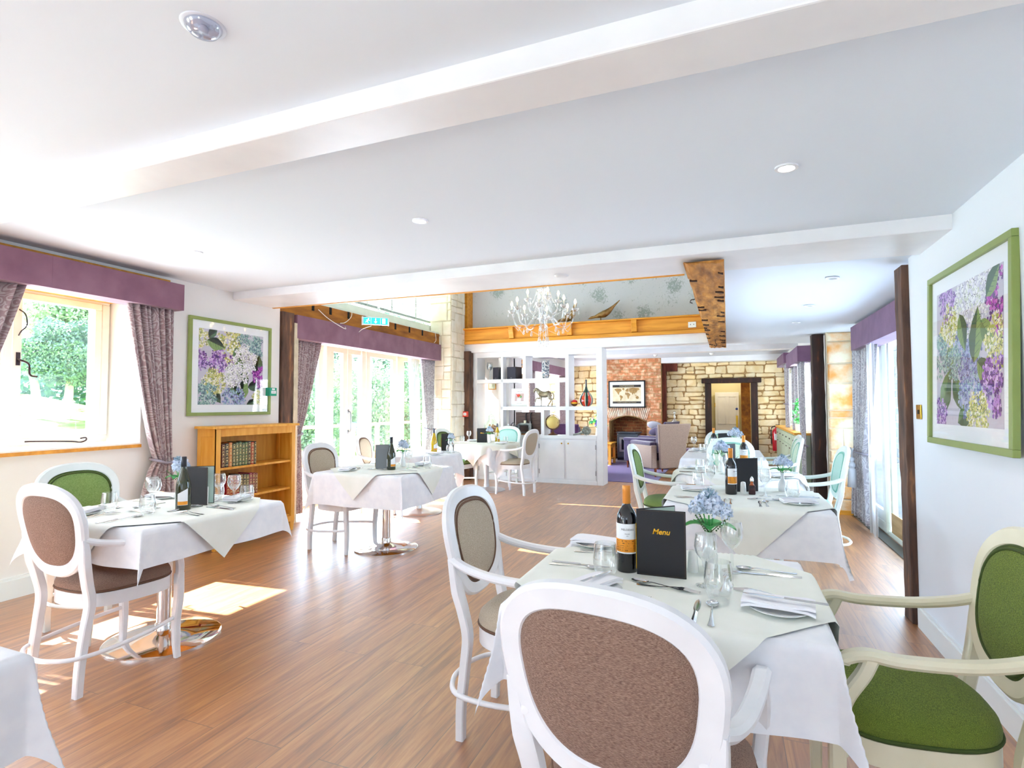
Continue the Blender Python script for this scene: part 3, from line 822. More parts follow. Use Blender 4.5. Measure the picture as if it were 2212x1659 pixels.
# ------------------------------------------------------------------ high window with slatted blinds
bm = BM(); frame_rect(bm, 4.98, 9.25, 2.63, 4.35, -5.36, -5.28, .06)
for y in (6.1, 7.2, 8.2): box(bm, -5.36, -5.29, y, y + .05, 2.69, 4.29)
box(bm, -5.30, -4.78, 4.98, 9.25, 2.63, 2.66)
w2 = struct('window_2', bm, DOORP, bevel=.004)
bm = BM(); box(bm, -5.33, -5.322, 5.04, 9.2, 2.69, 4.29); obj('pane', bm, PANE, w2)
bm = BM(); box(bm, -5.04, -4.96, 5.0, 9.2, 2.66, 2.8); obj('sill_panel', bm, DOORP, w2, bevel=.004)
SLAT = mat('blind_slat', 'C4D0C8', .5)
for a, b in ((5.05, 7.0), (7.04, 9.1)):
    t = thing('venetian_blind', 'white slatted blind %s in the high window over the garden doors' % ('nearer the camera' if a < 6 else 'nearer the stone pier'), 'blind', (-5.0, (a + b) / 2, 2.84), group='blinds in the high window')
    h = (b - a) / 2
    bm = BM()
    for i in range(40):
        z = .03 + i * .034
        quad(bm, [(-.012, -h, z - .014), (.012, -h, z + .014), (.012, h, z + .014), (-.012, h, z - .014)])
    obj('slats', bm, SLAT, t, recalc=False)
    bm = BM(); box(bm, -.022, .022, -h, h, 0, .016); obj('bottom_rail', bm, SLAT, t)
    bm = BM()
    for y in (-h * .7, 0, h * .7): box(bm, .018, .021, y - .012, y + .012, 0, 1.45)
    obj('tape', bm, SLAT, t)

# ------------------------------------------------------------------ right sliding doors
bm = BM()
def drx(x0, x1, y0, y1, z0, z1): box(bm, x0, x1, y0, y1, z0, z1)
frame_rect(bm, 4.3, 7.8, 0, 2.13, 1.52, 1.6, .05)
d2 = struct('door_2', bm, DOORP, bevel=.004)
for (a, b, x) in ((6.68, 7.74, 1.5), (4.35, 6.66, 1.54)):
    bm = BM(); frame_rect(bm, a, b, .03, 2.1, x, x + .045, .1 if x < 1.52 else .07)
    if x < 1.52: box(bm, x + .002, x + .043, a + .1, b - .1, .13, .24)
    L_ = obj('door_leaf', bm, DOORP, d2, bevel=.004)
    bm = BM(); box(bm, x + .02, x + .026, a + .07, b - .07, .1, 2.02); obj('pane', bm, PANE, L_)
bm = BM(); box(bm, 1.528, 1.538, 4.4, 6.6, .02, .25); obj('kick_board', bm, mat('raw_oak_board', 'C2A274', .6, hex2='A88858', scale=5, stretch=(1, .5, 5), bump=.1), d2)
bm = BM(); box(bm, 1.40, 1.5, 4.2, 7.78, 0, .012); obj('threshold', bm, mat('dark_threshold', '4A4A44', .5), d2)

# lounge windows
for nm, x, spans, z0, z1 in (('window_3', -3.85, ((10.0, 12.9),), .85, 2.15), ('window_4', 1.3, ((9.6, 11.15), (11.8, 13.3)), .95, 2.1)):
    bm = BM()
    for a, b in spans:
        frame_rect(bm, a, b, z0, z1, x - .03, x + .03, .06)
        for k in (1, 2): box(bm, x - .025, x + .025, a + (b - a) * k / 3 - .03, a + (b - a) * k / 3 + .03, z0, z1)
    w = struct(nm, bm, DOORP, bevel=.004)
    for a, b in spans:
        bm = BM(); box(bm, x - .003, x + .003, a + .05, b - .05, z0 + .05, z1 - .05); obj('pane', bm, PANE, w)
# white door seen through the doorway
bm = BM(); box(bm, -.3, .27, 15.05, 15.1, 0, 1.68)
for a, b in ((-.24, -.04), (.02, .21)):
    for c, d in ((.12, .68), (.86, 1.58)):
        frame = [(a, b, c, d)]
        box(bm, a, b, 15.035, 15.05, c, c + .02); box(bm, a, b, 15.035, 15.05, d - .02, d); box(bm, a, a + .02, 15.035, 15.05, c, d); box(bm, b - .02, b, 15.035, 15.05, c, d)
d3 = struct('door_3', bm, WHITE, bevel=.004)
bm = BM(); box(bm, .19, .24, 15.025, 15.04, .78, 1.08); obj('push_plate', bm, BRASS, d3)
bm = BM(); lathe(bm, [(.03, 0), (.03, .006)], 16); bm.transform(Matrix.Translation((.215, 15.04, 1.25)) @ Matrix.Rotation(radians(90), 4, 'X')); obj('fire_door_disc', bm, mat('blue_disc', '2244A0', .4), d3)
bm = BM(); box(bm, -.315, -.295, 15.02, 15.06, 1.3, 1.4); box(bm, -.315, -.295, 15.02, 15.06, .5, .6); obj('hinge', bm, BRASS, d3)

# ------------------------------------------------------------------ pelmets and curtains
def pelmet(x0, x1, y0, y1, z0, z1, m, label, group='purple pelmets', slots=()):
    bm = BM(); box(bm, x0, x1, y0, y1, z0, z1)
    for y in slots:
        xx = x1 + .0005 if x1 < 0 else x0 - .0005
        box(bm, min(xx, xx), xx + .0015, y, y + .004, z0, z1)
    return tag(obj('pelmet', bm, m, bevel=.006), label, 'pelmet')
pelmet(-4.73, -4.525, .6, 3.43, 2.213, 2.445, PURP, 'plum suede pelmet over the cream casement window on the left', slots=(2.4,))
pelmet(-4.93, -4.7, 5.0, 8.46, 2.152, 2.432, PURP, 'plum suede pelmet over the tall garden doors', slots=(6.15, 7.55))
pelmet(1.3, 1.48, 4.31, 7.06, 1.955, 2.215, PURPB, 'purple suede pelmet over the sliding doors on the right', slots=(6.3,))
pelmet(1.0, 1.2, 9.28, 11.0, 2.01, 2.25, PURPB, 'purple boxed pelmet nearer of the two beyond the dark post on the right')
pelmet(1.02, 1.2, 11.7, 13.2, 2.16, 2.36, PURPB, 'purple boxed pelmet by the stone wall at the far right')
pelmet(-3.75, -3.6, 10.1, 12.85, 2.05, 2.25, PURP, 'plum suede pelmet seen through the top row of the white shelving')

def curtain(x, ytop, ybot, z1, z0, m, label, folds=7, amp=.03, tie=None, parts=(), zt=None, depthdir=1, nm='curtain', waist=None, x_of=None):
    # ytop=(y0,y1) at the head, ybot=(y0,y1) at the hem, waist=(z,y0,y1) where it is held back
    bm = BM(); NU, NZ = folds * 10, 28; uvl = bm.loops.layers.uv.new('uv')
    def span(z):
        if waist:
            wz, a, b = waist
            if z >= wz:
                t = (z - wz) / (z1 - wz); t = t ** .75
                return a + (ytop[0] - a) * t, b + (ytop[1] - b) * t
            t = (wz - z) / max(wz - z0, .01); t = min(1, t) ** .6
            return a + (ybot[0] - a) * t, b + (ybot[1] - b) * t
        t = (z - z0) / (z1 - z0)
        return ybot[0] + (ytop[0] - ybot[0]) * t, ybot[1] + (ytop[1] - ybot[1]) * t
    rows = []
    W = (ytop[1] - ytop[0]) * 1.9
    for j in range(NZ + 1):
        z = z0 + (z1 - z0) * j / NZ; a, b = span(z); row = []
        for i in range(NU + 1):
            u = i / NU
            uu = u + .012 * sin(u * 23 + z * 1.5)
            ph = uu * folds * 2 * pi + .5 * sin(z * 1.3 + u * 5)
            dx = amp * (sin(ph) + .25 * sin(2.3 * ph + 1)) * (.75 + .25 * sin(u * 9))
            yy = a + (b - a) * u + .3 * (b - a) / folds * sin(ph) * .4
            row.append((bm.verts.new((x + dx * depthdir, yy, z)), (u * W, z)))
        rows.append(row)
    for A, B in zip(rows, rows[1:]):
        for i in range(NU):
            q = [A[i], A[i + 1], B[i + 1], B[i]]
            f = bm.faces.new([p[0] for p in q])
            for l, p in zip(f.loops, q): l[uvl].uv = p[1]
    if nm == 'sheer_curtain':
        o = obj(nm, bm, m, smooth=True)
        return tag(o, label, 'curtain')
    t = thing(nm, label, 'curtain', (x, (ytop[0] + ytop[1]) / 2, z0))
    o = obj('drape', bm, m, t, smooth=True)
    o.location = (-t.location[0], -t.location[1], -t.location[2])
    s = o.modifiers.new('thickness', 'SOLIDIFY'); s.thickness = .003
    if waist:
        wz, a, b = waist
        bm = BM(); c = (a + b) / 2
        tube(bm, crom([(x + amp * 1.5, a - .01, wz), (x + amp * 1.5, c, wz - .02), (x + amp * 1.5, b + .01, wz), (x - amp * 1.5, b + .01, wz + .02), (x - amp * 1.5, a - .01, wz + .02)], 5, True), .012, 8, closed=True)
        o = obj('tieback', bm, mat('tieback_cord', '8E8894', .7), t, smooth=True)
        o.location = (-t.location[0], -t.location[1], -t.location[2])
    return t
curtain(-4.62, (2.98, 3.38), (3.1, 3.45), 2.23, .35, CURT, 'patterned mauve curtain at the right of the cream casement window', 7, .042, waist=(.88, 3.27, 3.40))
curtain(-4.62, (1.75, 2.28), (1.5, 1.8), 2.23, .35, CURT, 'patterned mauve curtain cut off by the left edge of the photo', 6, .03, waist=(1.1, 1.55, 1.9))
curtain(-4.84, (5.03, 5.55), (5.0, 5.26), 2.17, .06, CURT, 'mauve curtain swept aside between the old post and the garden doors', 8, .03, waist=(1.02, 5.0, 5.2))
curtain(-4.86, (8.03, 8.49), (8.12, 8.49), 2.17, .1, CURTR, 'lilac curtain beside the pale stone pier', 8, .028, waist=(.95, 8.24, 8.47))
curtain(-5.12, (8.05, 8.4), (8.2, 8.5), 2.25, .1, SHEER, 'sheer white voile at the right of the garden doors', 8, .02, nm='sheer_curtain')
tc_ = curtain(1.38, (6.35, 7.3), (6.75, 7.55), 1.97, .06, CURTR, 'long silver-lilac curtain with a tassel tie beside the ochre stone pier', 7, .035, waist=(.8, 6.9, 7.35))
curtain(1.33, (6.2, 6.45), (6.25, 6.5), 1.97, .06, SHEER, 'sheer panel hanging behind the tasselled curtain', 3, .015, nm='sheer_curtain')
bm = BM()
prof = [(.004, .2), (.02, .195), (.028, .175), (.02, .155), (.014, .15), (.024, .14), (.034, .12), (.036, .1), (.03, .085), (.022, .08), (.034, .07), (.04, .03), (.05, -.13)]
lathe(bm, prof[::-1], 18, (0, 0, 0), rfun=lambda a, z: 1 + (.06 * sin(9 * a) if z < .08 else 0))
tube(bm, [(0, 0, .19), (.0, .02, .26), (.0, .05, .3)], .008, 6); tube(bm, [(0, 0, .19), (.0, -.03, .26), (.0, -.07, .3)], .008, 6)
o = obj('tassel', bm, mat('tassel_thread', 'C8CCD4', .7, bump=.5, bscale=90, stretch=(6, 6, .4)), tc_, smooth=True); o.location = (1.27 - 1.38, 7.02 - 6.825, .57 - .06)
curtain(1.08, (9.32, 9.85), (9.4, 9.75), 2.03, .1, CURTR, 'silver-lilac curtain under the nearer boxed pelmet, tied at the worktop', 5, .03, waist=(.72, 9.4, 9.62))
curtain(1.1, (10.4, 10.95), (10.4, 10.95), 2.03, .1, CURTR, 'silver-lilac curtain between the green cupboards and the far pelmet', 5, .03)
curtain(1.1, (11.75, 12.3), (11.8, 12.2), 2.18, .75, CURTR, 'short silver-lilac curtain above the fire extinguisher', 5, .03, waist=(1.35, 11.95, 12.15))
curtain(-3.66, (10.15, 10.5), (10.15, 10.5), 2.07, .1, CURT, 'mauve curtain seen behind the framed print on the shelving', 4, .025)
curtain(-3.66, (12.2, 12.8), (12.2, 12.8), 2.07, .1, CURT, 'mauve curtain seen behind the bronze horse', 5, .025)

# ------------------------------------------------------------------ outside
bm = BM(); box(bm, -60, -9.0, -20, 45, -.45, -.4); struct('ground', bm, GRASS)
bm = BM(); box(bm, -9.0, -5.45, -20, 16, -.2, -.03); struct('ground', bm, PAVE)
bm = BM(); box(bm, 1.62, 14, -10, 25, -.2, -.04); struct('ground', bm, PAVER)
bm = BM(); box(bm, -5.3, 1.6, -14, -3.5, -.2, -.04); struct('ground', bm, PAVE)
t = thing('deck_railing', 'pale timber railing round the terrace outside the garden doors', 'railing', (-8.6, 9, 0))
for z0, z1 in ((.85, .92), (.05, .12)):
    bm = BM(); box(bm, -.03, .03, -6, 8, z0, z1); obj('rail', bm, DECKW, t)
for i in range(14):
    bm = BM(); box(bm, -.045, .045, -6 + i, -5.91 + i, -.05, .9); obj('rail_post', bm, DECKW, t)
# courtyard wall seen through the right-hand doors
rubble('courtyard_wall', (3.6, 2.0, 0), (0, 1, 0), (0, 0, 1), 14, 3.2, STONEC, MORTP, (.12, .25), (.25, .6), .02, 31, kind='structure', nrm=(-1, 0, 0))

LEAFM = []
for a, b in (('4E7460', '7CA48C'), ('6A9274', '9CC0A0'), ('5E7A70', '8AA89C'), ('86A684', 'BACFAE')):
    LEAFM.append(mat('foliage_' + a.lower(), a, .6, hex2=b, scale=1.4, detail=6))
def crown(bm, c, r, n, s, rr, mi=0):
    for i in range(n):
        d = V((rr.gauss(0, 1), rr.gauss(0, 1), rr.gauss(0, 1))).normalized()
        k = .55 + .45 * rr.random() ** .5
        k *= 1 + .18 * sin(d.x * 6 + c[0]) * sin(d.y * 7 + c[1]) + .12 * sin(d.z * 9)
        p = V((c[0] + d.x * r[0] * k, c[1] + d.y * r[1] * k, c[2] + d.z * r[2] * k))
        u = V((rr.gauss(0, 1), rr.gauss(0, 1), rr.gauss(0, 1))).normalized(); v = u.orthogonal().normalized()
        sc = s * (.6 + .8 * rr.random())
        quad(bm, [p - u * sc, p + v * sc * .5, p + u * sc, p - v * sc * .5], mi)
BARK = mat('bark', 'B8AC9C', .9, hex2='D4CCC0', scale=6, bump=.5)
def tree(loc, r, h, n, s, m, label, seed, trunks=1, cat='tree', nm='garden_tree', group=None):
    rr = random.Random(seed); t = thing(nm, label, cat, loc, 0, group)
    bm = BM()
    for k in range(trunks):
        x = (k - (trunks - 1) / 2) * .6
        tube(bm, crom([(x * .3, x, -.3), (x * .4, x * 1.2 + .1, h * .5), (x * .5, x * 1.5, h)], 4), [.14 - .08 * i / 8 for i in range(9)], 8)
    obj('trunk', bm, BARK, t, smooth=True)
    bm = BM(); crown(bm, (0, 0, h), r, int(n * 2.4), s * .5, rr)
    if r[2] > 1.2:
        for k in range(5):
            a = rr.random() * 6.28; crown(bm, (r[0] * .6 * cos(a), r[1] * .6 * sin(a), h + (rr.random() - .5) * r[2]), (r[0] * .5, r[1] * .5, r[2] * .45), n // 2, s * .5, rr)
    obj('foliage', bm, m, t, recalc=False)
    return t
tree((-20.5, 12.6, 1.2), (1.9, 2.0, 1.9), 2.9, 7000, .12, LEAFM[3], 'sunlit yellow-green tree at the upper right of the casement view', 1, 1)
tree((-17.6, 9.75, 1.1), (.9, 1.15, .9), 1.75, 5600, .095, LEAFM[2], 'pale multi-stemmed tree in the middle of the casement view', 2, 3)
tree((-21.5, 7.6, 1.3), (1.6, 1.9, 1.3), .9, 4000, .15, LEAFM[2], 'dark shrub behind the window mullion', 3, nm='garden_shrub', cat='shrub')
tree((-11.6, 12.3, -.4), (1.2, 1.5, 1.6), 1.6, 4200, .11, LEAFM[1], 'bright laurel bush behind the terrace railing, nearest the old post', 4, nm='garden_shrub', cat='shrub')
tree((-12.2, 15.9, -.4), (1.4, 1.7, 1.8), 1.6, 4600, .12, LEAFM[3], 'large pale laurel behind the open door leaf', 5, nm='garden_shrub', cat='shrub')
tree((-12.8, 19.9, -.4), (1.6, 1.8, 1.8), 1.7, 4600, .12, LEAFM[1], 'leafy bush towards the sheer curtain', 6, nm='garden_shrub', cat='shrub')
tree((-18.5, 20.5, -.4), (2.6, 3.2, 2.6), 4.6, 5600, .2, LEAFM[2], 'dark tree rising behind the laurels', 7, 2)
tree((-18.5, 28.5, -.4), (2.6, 3.4, 2.8), 4.4, 5200, .2, LEAFM[0], 'green tree farthest along the garden', 8, 2)
bm = BM(); rr = random.Random(12)
for i in range(9): crown(bm, (-27, -6 + i * 5, 1.0 + .4 * rr.random() + (1.2 if i > 4 else 0)), (1.8, 3.4, 2.1 + (1.5 if i > 4 else 0)), 2800, .17, rr)
tag(obj('hedge', bm, LEAFM[0], recalc=False), 'dense hedge closing the far side of the garden', 'hedge')
bm = BM(); hexa(bm, [(-26, 3, -.4), (-9, 3, -.4), (-9, 13.5, -.4), (-26, 13.5, -.4)], [(-26, 4.5, 1.9), (-9, 4, .1), (-9, 11.0, .1), (-26, 13.0, 1.9)]); struct('ground', bm, GRASS)
# ------------------------------------------------------------------ medallion-back armchairs
def sgn(a): return -1 if a < 0 else 1
def sup(t, a, b, n=2.6):
    c, s = cos(t), sin(t)
    return a * sgn(c) * abs(c) ** (2 / n), b * sgn(s) * abs(s) ** (2 / n)
BZ, BA, BB = .765, .212, .196     # middle of the back, half width and height of the ring's centre line
def backpt(x, z, off=0):
    return V((x, -.232 - (z - .5) * .2 + .45 * x * x + off, z))
def ringpath(k=1.0, n=56, off=0, dk=0):
    out = []
    for i in range(n):
        t = 2 * pi * i / n
        x, z = sup(t, BA * k + dk, BB * k + dk)
        x *= 1 + .13 * (z / BB)
        out.append(backpt(x, BZ + z, off))
    return out
def seat_outline(k=1.0, n=48, inset=0):
    out = []
    for i in range(n):
        t = 2 * pi * i / n
        x, y = sup(t, .232, .215, 3.0)
        x *= 1 + .13 * (y / .215)
        out.append(((x * k), y * k + .01))
    return out
def rings_mesh(bm, levels, capb=True, capt=True, mi=0):
    rs = [[bm.verts.new(p) for p in lv] for lv in levels]
    n = len(rs[0])
    for A, B in zip(rs, rs[1:]):
        for i in range(n): bm.faces.new((A[i], A[(i + 1) % n], B[(i + 1) % n], B[i])).material_index = mi
    if capb: bm.faces.new(rs[0][::-1]).material_index = mi
    if capt: bm.faces.new(rs[-1]).material_index = mi

def make_chair(label, frame_m, fab_m, pip_m, loc, rz, group=None, fabback=None):
    t = thing('dining_chair', label, 'chair', loc, rz, group)
    bm = BM()
    L = [(x, y, .452) for x, y in seat_outline(.985)]
    lv = []
    for k, z in ((.97, .448), (1.0, .462), (1.005, .478), (.98, .497), (.9, .511), (.75, .521), (.5, .528), (.2, .531)):
        lv.append([(x, y, z) for x, y in seat_outline(k)])
    rings_mesh(bm, lv); s = obj('seat', bm, fab_m, t, smooth=True)
    bm = BM(); tube(bm, [(x, y, .459) for x, y in seat_outline(1.0)], .006, 6, closed=True); obj('piping', bm, pip_m, s, smooth=True)
    bm = BM(); rings_mesh(bm, [[(x, y, z) for x, y in seat_outline(.995)] for z in (.385, .39, .445, .45)]); obj('seat_rail', bm, frame_m, t, smooth=35)
    # back ring
    bm = BM(); sweep(bm, ringpath(), rrect(.062, .034, .009), up=(0, 1, .2), closed=True)
    bf = obj('backrest_frame', bm, frame_m, t, smooth=40)
    for sx in (-1, 1):   # round plugs in the ring, as on the real frame
        bm = BM(); lathe(bm, [(.011, -.002), (.011, .0025), (.006, .004)], 12)
        bm.transform(Matrix.Translation(backpt(sx * .196, .665, -.017)) @ Matrix.Rotation(radians(90), 4, 'X'))
        obj('plug', bm, frame_m, bf, smooth=40)
    bm = BM()
    lv = []
    for k, o in ((.30, -.022), (.6, -.02), (.82, -.017), (.9, -.008), (.9, .008), (.86, .02), (.7, .03), (.45, .037), (.2, .04)):
        lv.append(ringpath(k, 56, o))
    rings_mesh(bm, lv); bp = obj('back_pad', bm, fab_m, t, smooth=True)
    bm = BM(); tube(bm, ringpath(.875, 56, .014), .006, 6, closed=True); tube(bm, ringpath(.835, 56, .022), .005, 6, closed=True)
    obj('piping', bm, pip_m, bp, smooth=True)
    for sx in (-1, 1):
        bm = BM()   # rear leg runs up into the side of the ring
        pts = crom([(sx * .176, -.245, 0), (sx * .18, -.24, .14), (sx * .182, -.222, .3), (sx * .188, -.208, .42), (sx * .194, -.226, .52), (sx * .206, -.244, .60), (sx * .219, -.253, .67), (sx * .228, -.262, .735)], 6)
        m = len(pts); sc = [(.82 + .4 * min(1, i / m * 1.5) - (.75 * max(0, i / m - .7) / .3), .9 + .1 * i / m - .35 * max(0, i / m - .7) / .3) for i in range(m)]
        sweep(bm, pts, rrect(.044, .038, .005), up=(0, 1, 0), scale=sc)
        obj('leg', bm, frame_m, t, smooth=40)
        bm = BM()   # front cabriole leg
        pts = crom([(sx * .222, .215, 0), (sx * .214, .212, .08), (sx * .212, .212, .2), (sx * .226, .214, .33), (sx * .228, .212, .45)], 6)
        m = len(pts); sc = [.72 + .3 * min(1, (i / m) * 1.5) for i in range(m)]
        sweep(bm, pts, rrect(.042, .04, .007), up=(0, 1, 0), scale=sc)
        obj('leg', bm, frame_m, t, smooth=40)
        bm = BM()   # arm and its support
        pts = crom([(sx * .222, -.258, .73), (sx * .236, -.19, .705), (sx * .246, -.08, .684), (sx * .25, .06, .676), (sx * .25, .14, .682), (sx * .247, .185, .668), (sx * .245, .192, .655)], 6)
        m = len(pts); sc = [(1 - .15 * (1 - i / m), 1) for i in range(m)]
        sweep(bm, pts, rrect(.046, .03, .01), up=(0, 0, 1), scale=sc)
        pts = crom([(sx * .228, .205, .40), (sx * .237, .21, .48), (sx * .246, .19, .56), (sx * .25, .15, .63), (sx * .25, .13, .675)], 5)
        sweep(bm, pts, rrect(.036, .034, .006), up=(0, 1, 0))
        obj('arm', bm, frame_m, t, smooth=40)
    bm = BM()
    pts = crom([(.205, .215, .215), (.225, .1, .205), (.228, -.1, .19), (.19, -.26, .185), (.09, -.325, .185), (0, -.335, .185), (-.09, -.325, .185), (-.19, -.26, .185), (-.228, -.1, .19), (-.225, .1, .205), (-.205, .215, .215)], 6)
    tube(bm, pts, .011, 8); obj('stretcher', bm, frame_m, t, smooth=True)
    return t

PROTO = {}
def chair(kind, label, loc, rz, group=None):
    if kind in PROTO: return dup(PROTO[kind], loc, rz, label, group)
    fm, fb, pp = {'beige_white': (CHW, BEIGE, PIPB), 'oat_white': (CHW, BEIGEL, PIPB), 'green_white': (CHG, GREENL, PIPG), 'green_cream': (CHC, GREEN, PIPG),
                  'green_tinged': (CHM, GREENL, PIPG), 'aqua_tinged': (CHM, AQUA, PIPA), 'mint_tinged': (CHM, mat('mint_weave', 'C4D8BE', .9, hex2='D6E4D0', scale=60), PIPA)}[kind]
    PROTO[kind] = make_chair(label, fm, fb, pp, loc, rz, group)
    return PROTO[kind]
FX, FY, FNX, FNY = -pi / 2, 0, pi / 2, pi          # chair faces +X, +Y, -X, -Y
chair('beige_white', 'taupe armchair seen from behind in the foreground, back cut by the bottom edge', (-.203, 1.408, 0), FY - .16)
chair('oat_white', 'oat-coloured armchair at the left end of the foreground table, facing the wine bottle', (-.785, 2.2, 0), FX)
chair('green_cream', 'cream armchair with green chenille seat at the right of the foreground table', (.475, 1.975, 0), FNX)
chair('beige_white', 'taupe armchair seen from behind at the table near the oak bookcase', (-3.01, 1.90, 0), FY)
chair('green_white', 'green-backed armchair under the cream casement window', (-3.60, 2.24, 0), FX)
chair('oat_white', 'oat-coloured armchair at the left of the chrome-pedestal table, by the garden doors', (-3.46, 4.31, 0), FX)
chair('oat_white', 'pale armchair standing against the garden doors in bright daylight', (-4.15, 5.98, 0), FX + .25)
chair('green_white', 'green-backed white armchair in front of the stone pier', (-3.95, 7.65, 0), FX - .1)
chair('aqua_tinged', 'aqua-backed armchair between the far round table and the shelving', (-3.62, 8.66, 0), FNY)
chair('oat_white', 'oat-coloured armchair turned side-on at the right of the far round table', (-3.08, 7.90, 0), FNX - .12)
chair('green_tinged', 'pale-framed armchair with green pad at the left of the round table in the right-hand row', (-.52, 5.13, 0), FX)
chair('aqua_tinged', 'aqua-backed armchair by the ochre stone pier', (.62, 5.45, 0), FNX)
chair('mint_tinged', 'mint-padded armchair facing the camera behind the round table menu', (.02, 6.18, 0), FNY)
chair('mint_tinged', 'mint-padded armchair at the head of the farthest table, in front of the doorway', (-.07, 8.05, 0), FNY)
chair('mint_tinged', 'mint-padded armchair nearer of the pair by the silver-lilac curtains', (.42, 6.7, 0), FNX)
chair('mint_tinged', 'mint-padded armchair farther of the pair by the silver-lilac curtains', (.47, 7.35, 0), FNX)

# ------------------------------------------------------------------ tables
def drape_rect(hx, hy, S, z, rot=0, off=0, rad=.012, flare=.03, N=80, seed=0, rnd=None, Sy=None, tip=.2, wav=.012):
    # square cloth laid over a rectangular (or round, rnd = radius) top
    rr = random.Random(seed); ph = [rr.random() * 6.28 for _ in range(6)]
    bm = BM(); uvl = bm.loops.layers.uv.new('uv'); g = []
    Sy = Sy or S; ca, sa = cos(rot), sin(rot)
    for j in range(N + 1):
        row = []
        for i in range(N + 1):
            u = (i / N - .5) * S; v = (j / N - .5) * Sy
            x, y = u * ca - v * sa, u * sa + v * ca
            if rnd:
                r = hypot(x, y); a = atan2(y, x)
                if r <= rnd: p = (x, y, z + off + .0015 * sin(x * 17 + ph[0]) * sin(y * 13 + ph[1]))
                else:
                    e = r - rnd
                    k = wav * 3.2 * min(1, e / .18) * (sin(a * 11 + ph[0]) + .4 * sin(a * 17 + ph[1]))
                    hz = min(e, .02)
                    R = rnd + off + rad * min(1, e / .02) + flare * e + k
                    p = (R * cos(a), R * sin(a), z + off - max(0, sqrt(max(e * e - k * k, 0)) - .004))
            else:
                qx, qy = max(-hx, min(hx, x)), max(-hy, min(hy, y))
                ex, ey = x - qx, y - qy; r = hypot(ex, ey)
                if r < 1e-6: p = (x, y, z + off + .0012 * sin(x * 17 + ph[0]) * sin(y * 13 + ph[1]))
                else:
                    th = atan2(abs(ey), abs(ex))
                    w = r * tip * sin(2 * th) ** 1.3 if (abs(ex) > 1e-6 and abs(ey) > 1e-6) else 0
                    kk = rad * min(1, r / .02) + flare * r + off
                    wv = wav * min(1, r / .2) * (sin((x if abs(ey) > abs(ex) else y) * 15 + ph[2]) * .7 + sin((x if abs(ey) > abs(ex) else y) * 7 + ph[3]))
                    dx, dy = (ex / r, ey / r)
                    sx, sy = sgn(ex) if abs(ex) > 1e-9 else 0, sgn(ey) if abs(ey) > 1e-9 else 0
                    px = qx + dx * (kk + wv) + sx * w * .707
                    py = qy + dy * (kk + wv) + sy * w * .707
                    p = (px, py, z + off - max(0, sqrt(max(r * r - w * w, 0)) - .004))
            row.append(bm.verts.new(p))
        g.append(row)
    for A, B in zip(g, g[1:]):
        for i in range(N):
            bm.faces.new((A[i], A[i + 1], B[i + 1], B[i]))
    return bm

TOPZ = .75
def table(loc, label, where, hx=.44, hy=.44, S=1.36, rnd=None, base=.3, over=.98, seed=1, orot=pi / 4, pole=.037, over_label=None, cl=None, Sy=None, basem=None, rot=0):
    bmt = basem or CHROME
    t = thing('dining_table', label, 'table', loc)
    bm = BM()
    if rnd: lathe(bm, [(rnd - .016, TOPZ - .034), (rnd - .012, TOPZ - .024), (rnd - .014, TOPZ - .004)], 48)
    else: box(bm, -hx + .012, hx - .012, -hy + .012, hy - .012, TOPZ - .035, TOPZ - .004)
    obj('tabletop', bm, OAKH, t)
    bm = BM(); lathe(bm, [(pole, .03), (pole, TOPZ - .03)], 24); lathe(bm, [(pole + .008, .03), (pole + .006, .09), (pole, .1)], 24, capb=False, capt=False); obj('pedestal', bm, bmt, t, smooth=40)
    bm = BM(); lathe(bm, [(base, .0), (base, .008), (base - .01, .014), (base * .6, .026), (base * .25, .042), (pole + .01, .055)], 56); obj('base', bm, bmt, t, smooth=40)
    o = obj('tablecloth', drape_rect(hx, hy, S, TOPZ + .002, 0, 0, seed=seed, rnd=rnd, Sy=Sy), CLOTH, smooth=True, loc=loc, recalc=False)
    tag(o, cl or ('white linen cloth draped over ' + where), 'tablecloth')
    if over:
        o = obj('overlay_cloth', drape_rect(hx + .016, hy + .016, over, TOPZ + .005, orot, .003, rad=.016, seed=seed + 9, rnd=(rnd + .012) if rnd else None, N=70, tip=.0, wav=.011 if not rnd else .012), OVER, smooth=True, loc=loc, recalc=False)
        tag(o, over_label or ('ivory overlay cloth laid cornerwise on ' + where), 'tablecloth')
    return t
TF = (-.205, 1.955, 0); T2 = (.085, 3.88, 0); T3 = (.06, 5.22, 0); T4 = (-.06, 7.2, 0)
TL = (-3.09, 2.255, 0); TM = (-3.05, 4.43, 0); TC = (-3.68, 6.05, 0); TB = (-3.62, 8.02, 0)
table(TF, 'pedestal dining table in the foreground under white and ivory cloths', 'the foreground table', .445, .39, 1.36, Sy=1.26, seed=1, over=.98)
table(T2, 'second dining table on the right, behind the foreground table', 'the second table on the right', .45, .43, 1.4, seed=2, over=1.08)
table(T3, 'round dining table third in the right-hand row', 'the round table in the right-hand row', rnd=.5, S=1.42, seed=3, over=1.0)
table(T4, 'farthest dining table in the right-hand row', 'the farthest table of the right-hand row', .44, .72, 1.32, seed=4, over=None, Sy=1.9)
table(TL, 'dining table beside the oak bookcase, on an oval-looking polished base', 'the table beside the oak bookcase', .44, .44, 1.26, seed=5, over=1.0)
table(TM, 'square dining table on a chrome pedestal in the middle of the left side', 'the chrome-pedestal table in the middle', .46, .46, 1.5, seed=6, over=1.0)
table(TC, 'round dining table by the garden doors', 'the round table by the garden doors', rnd=.52, S=1.5, seed=7, over=None, basem=mat('satin_base_metal', 'D8DADC', .3, .8))
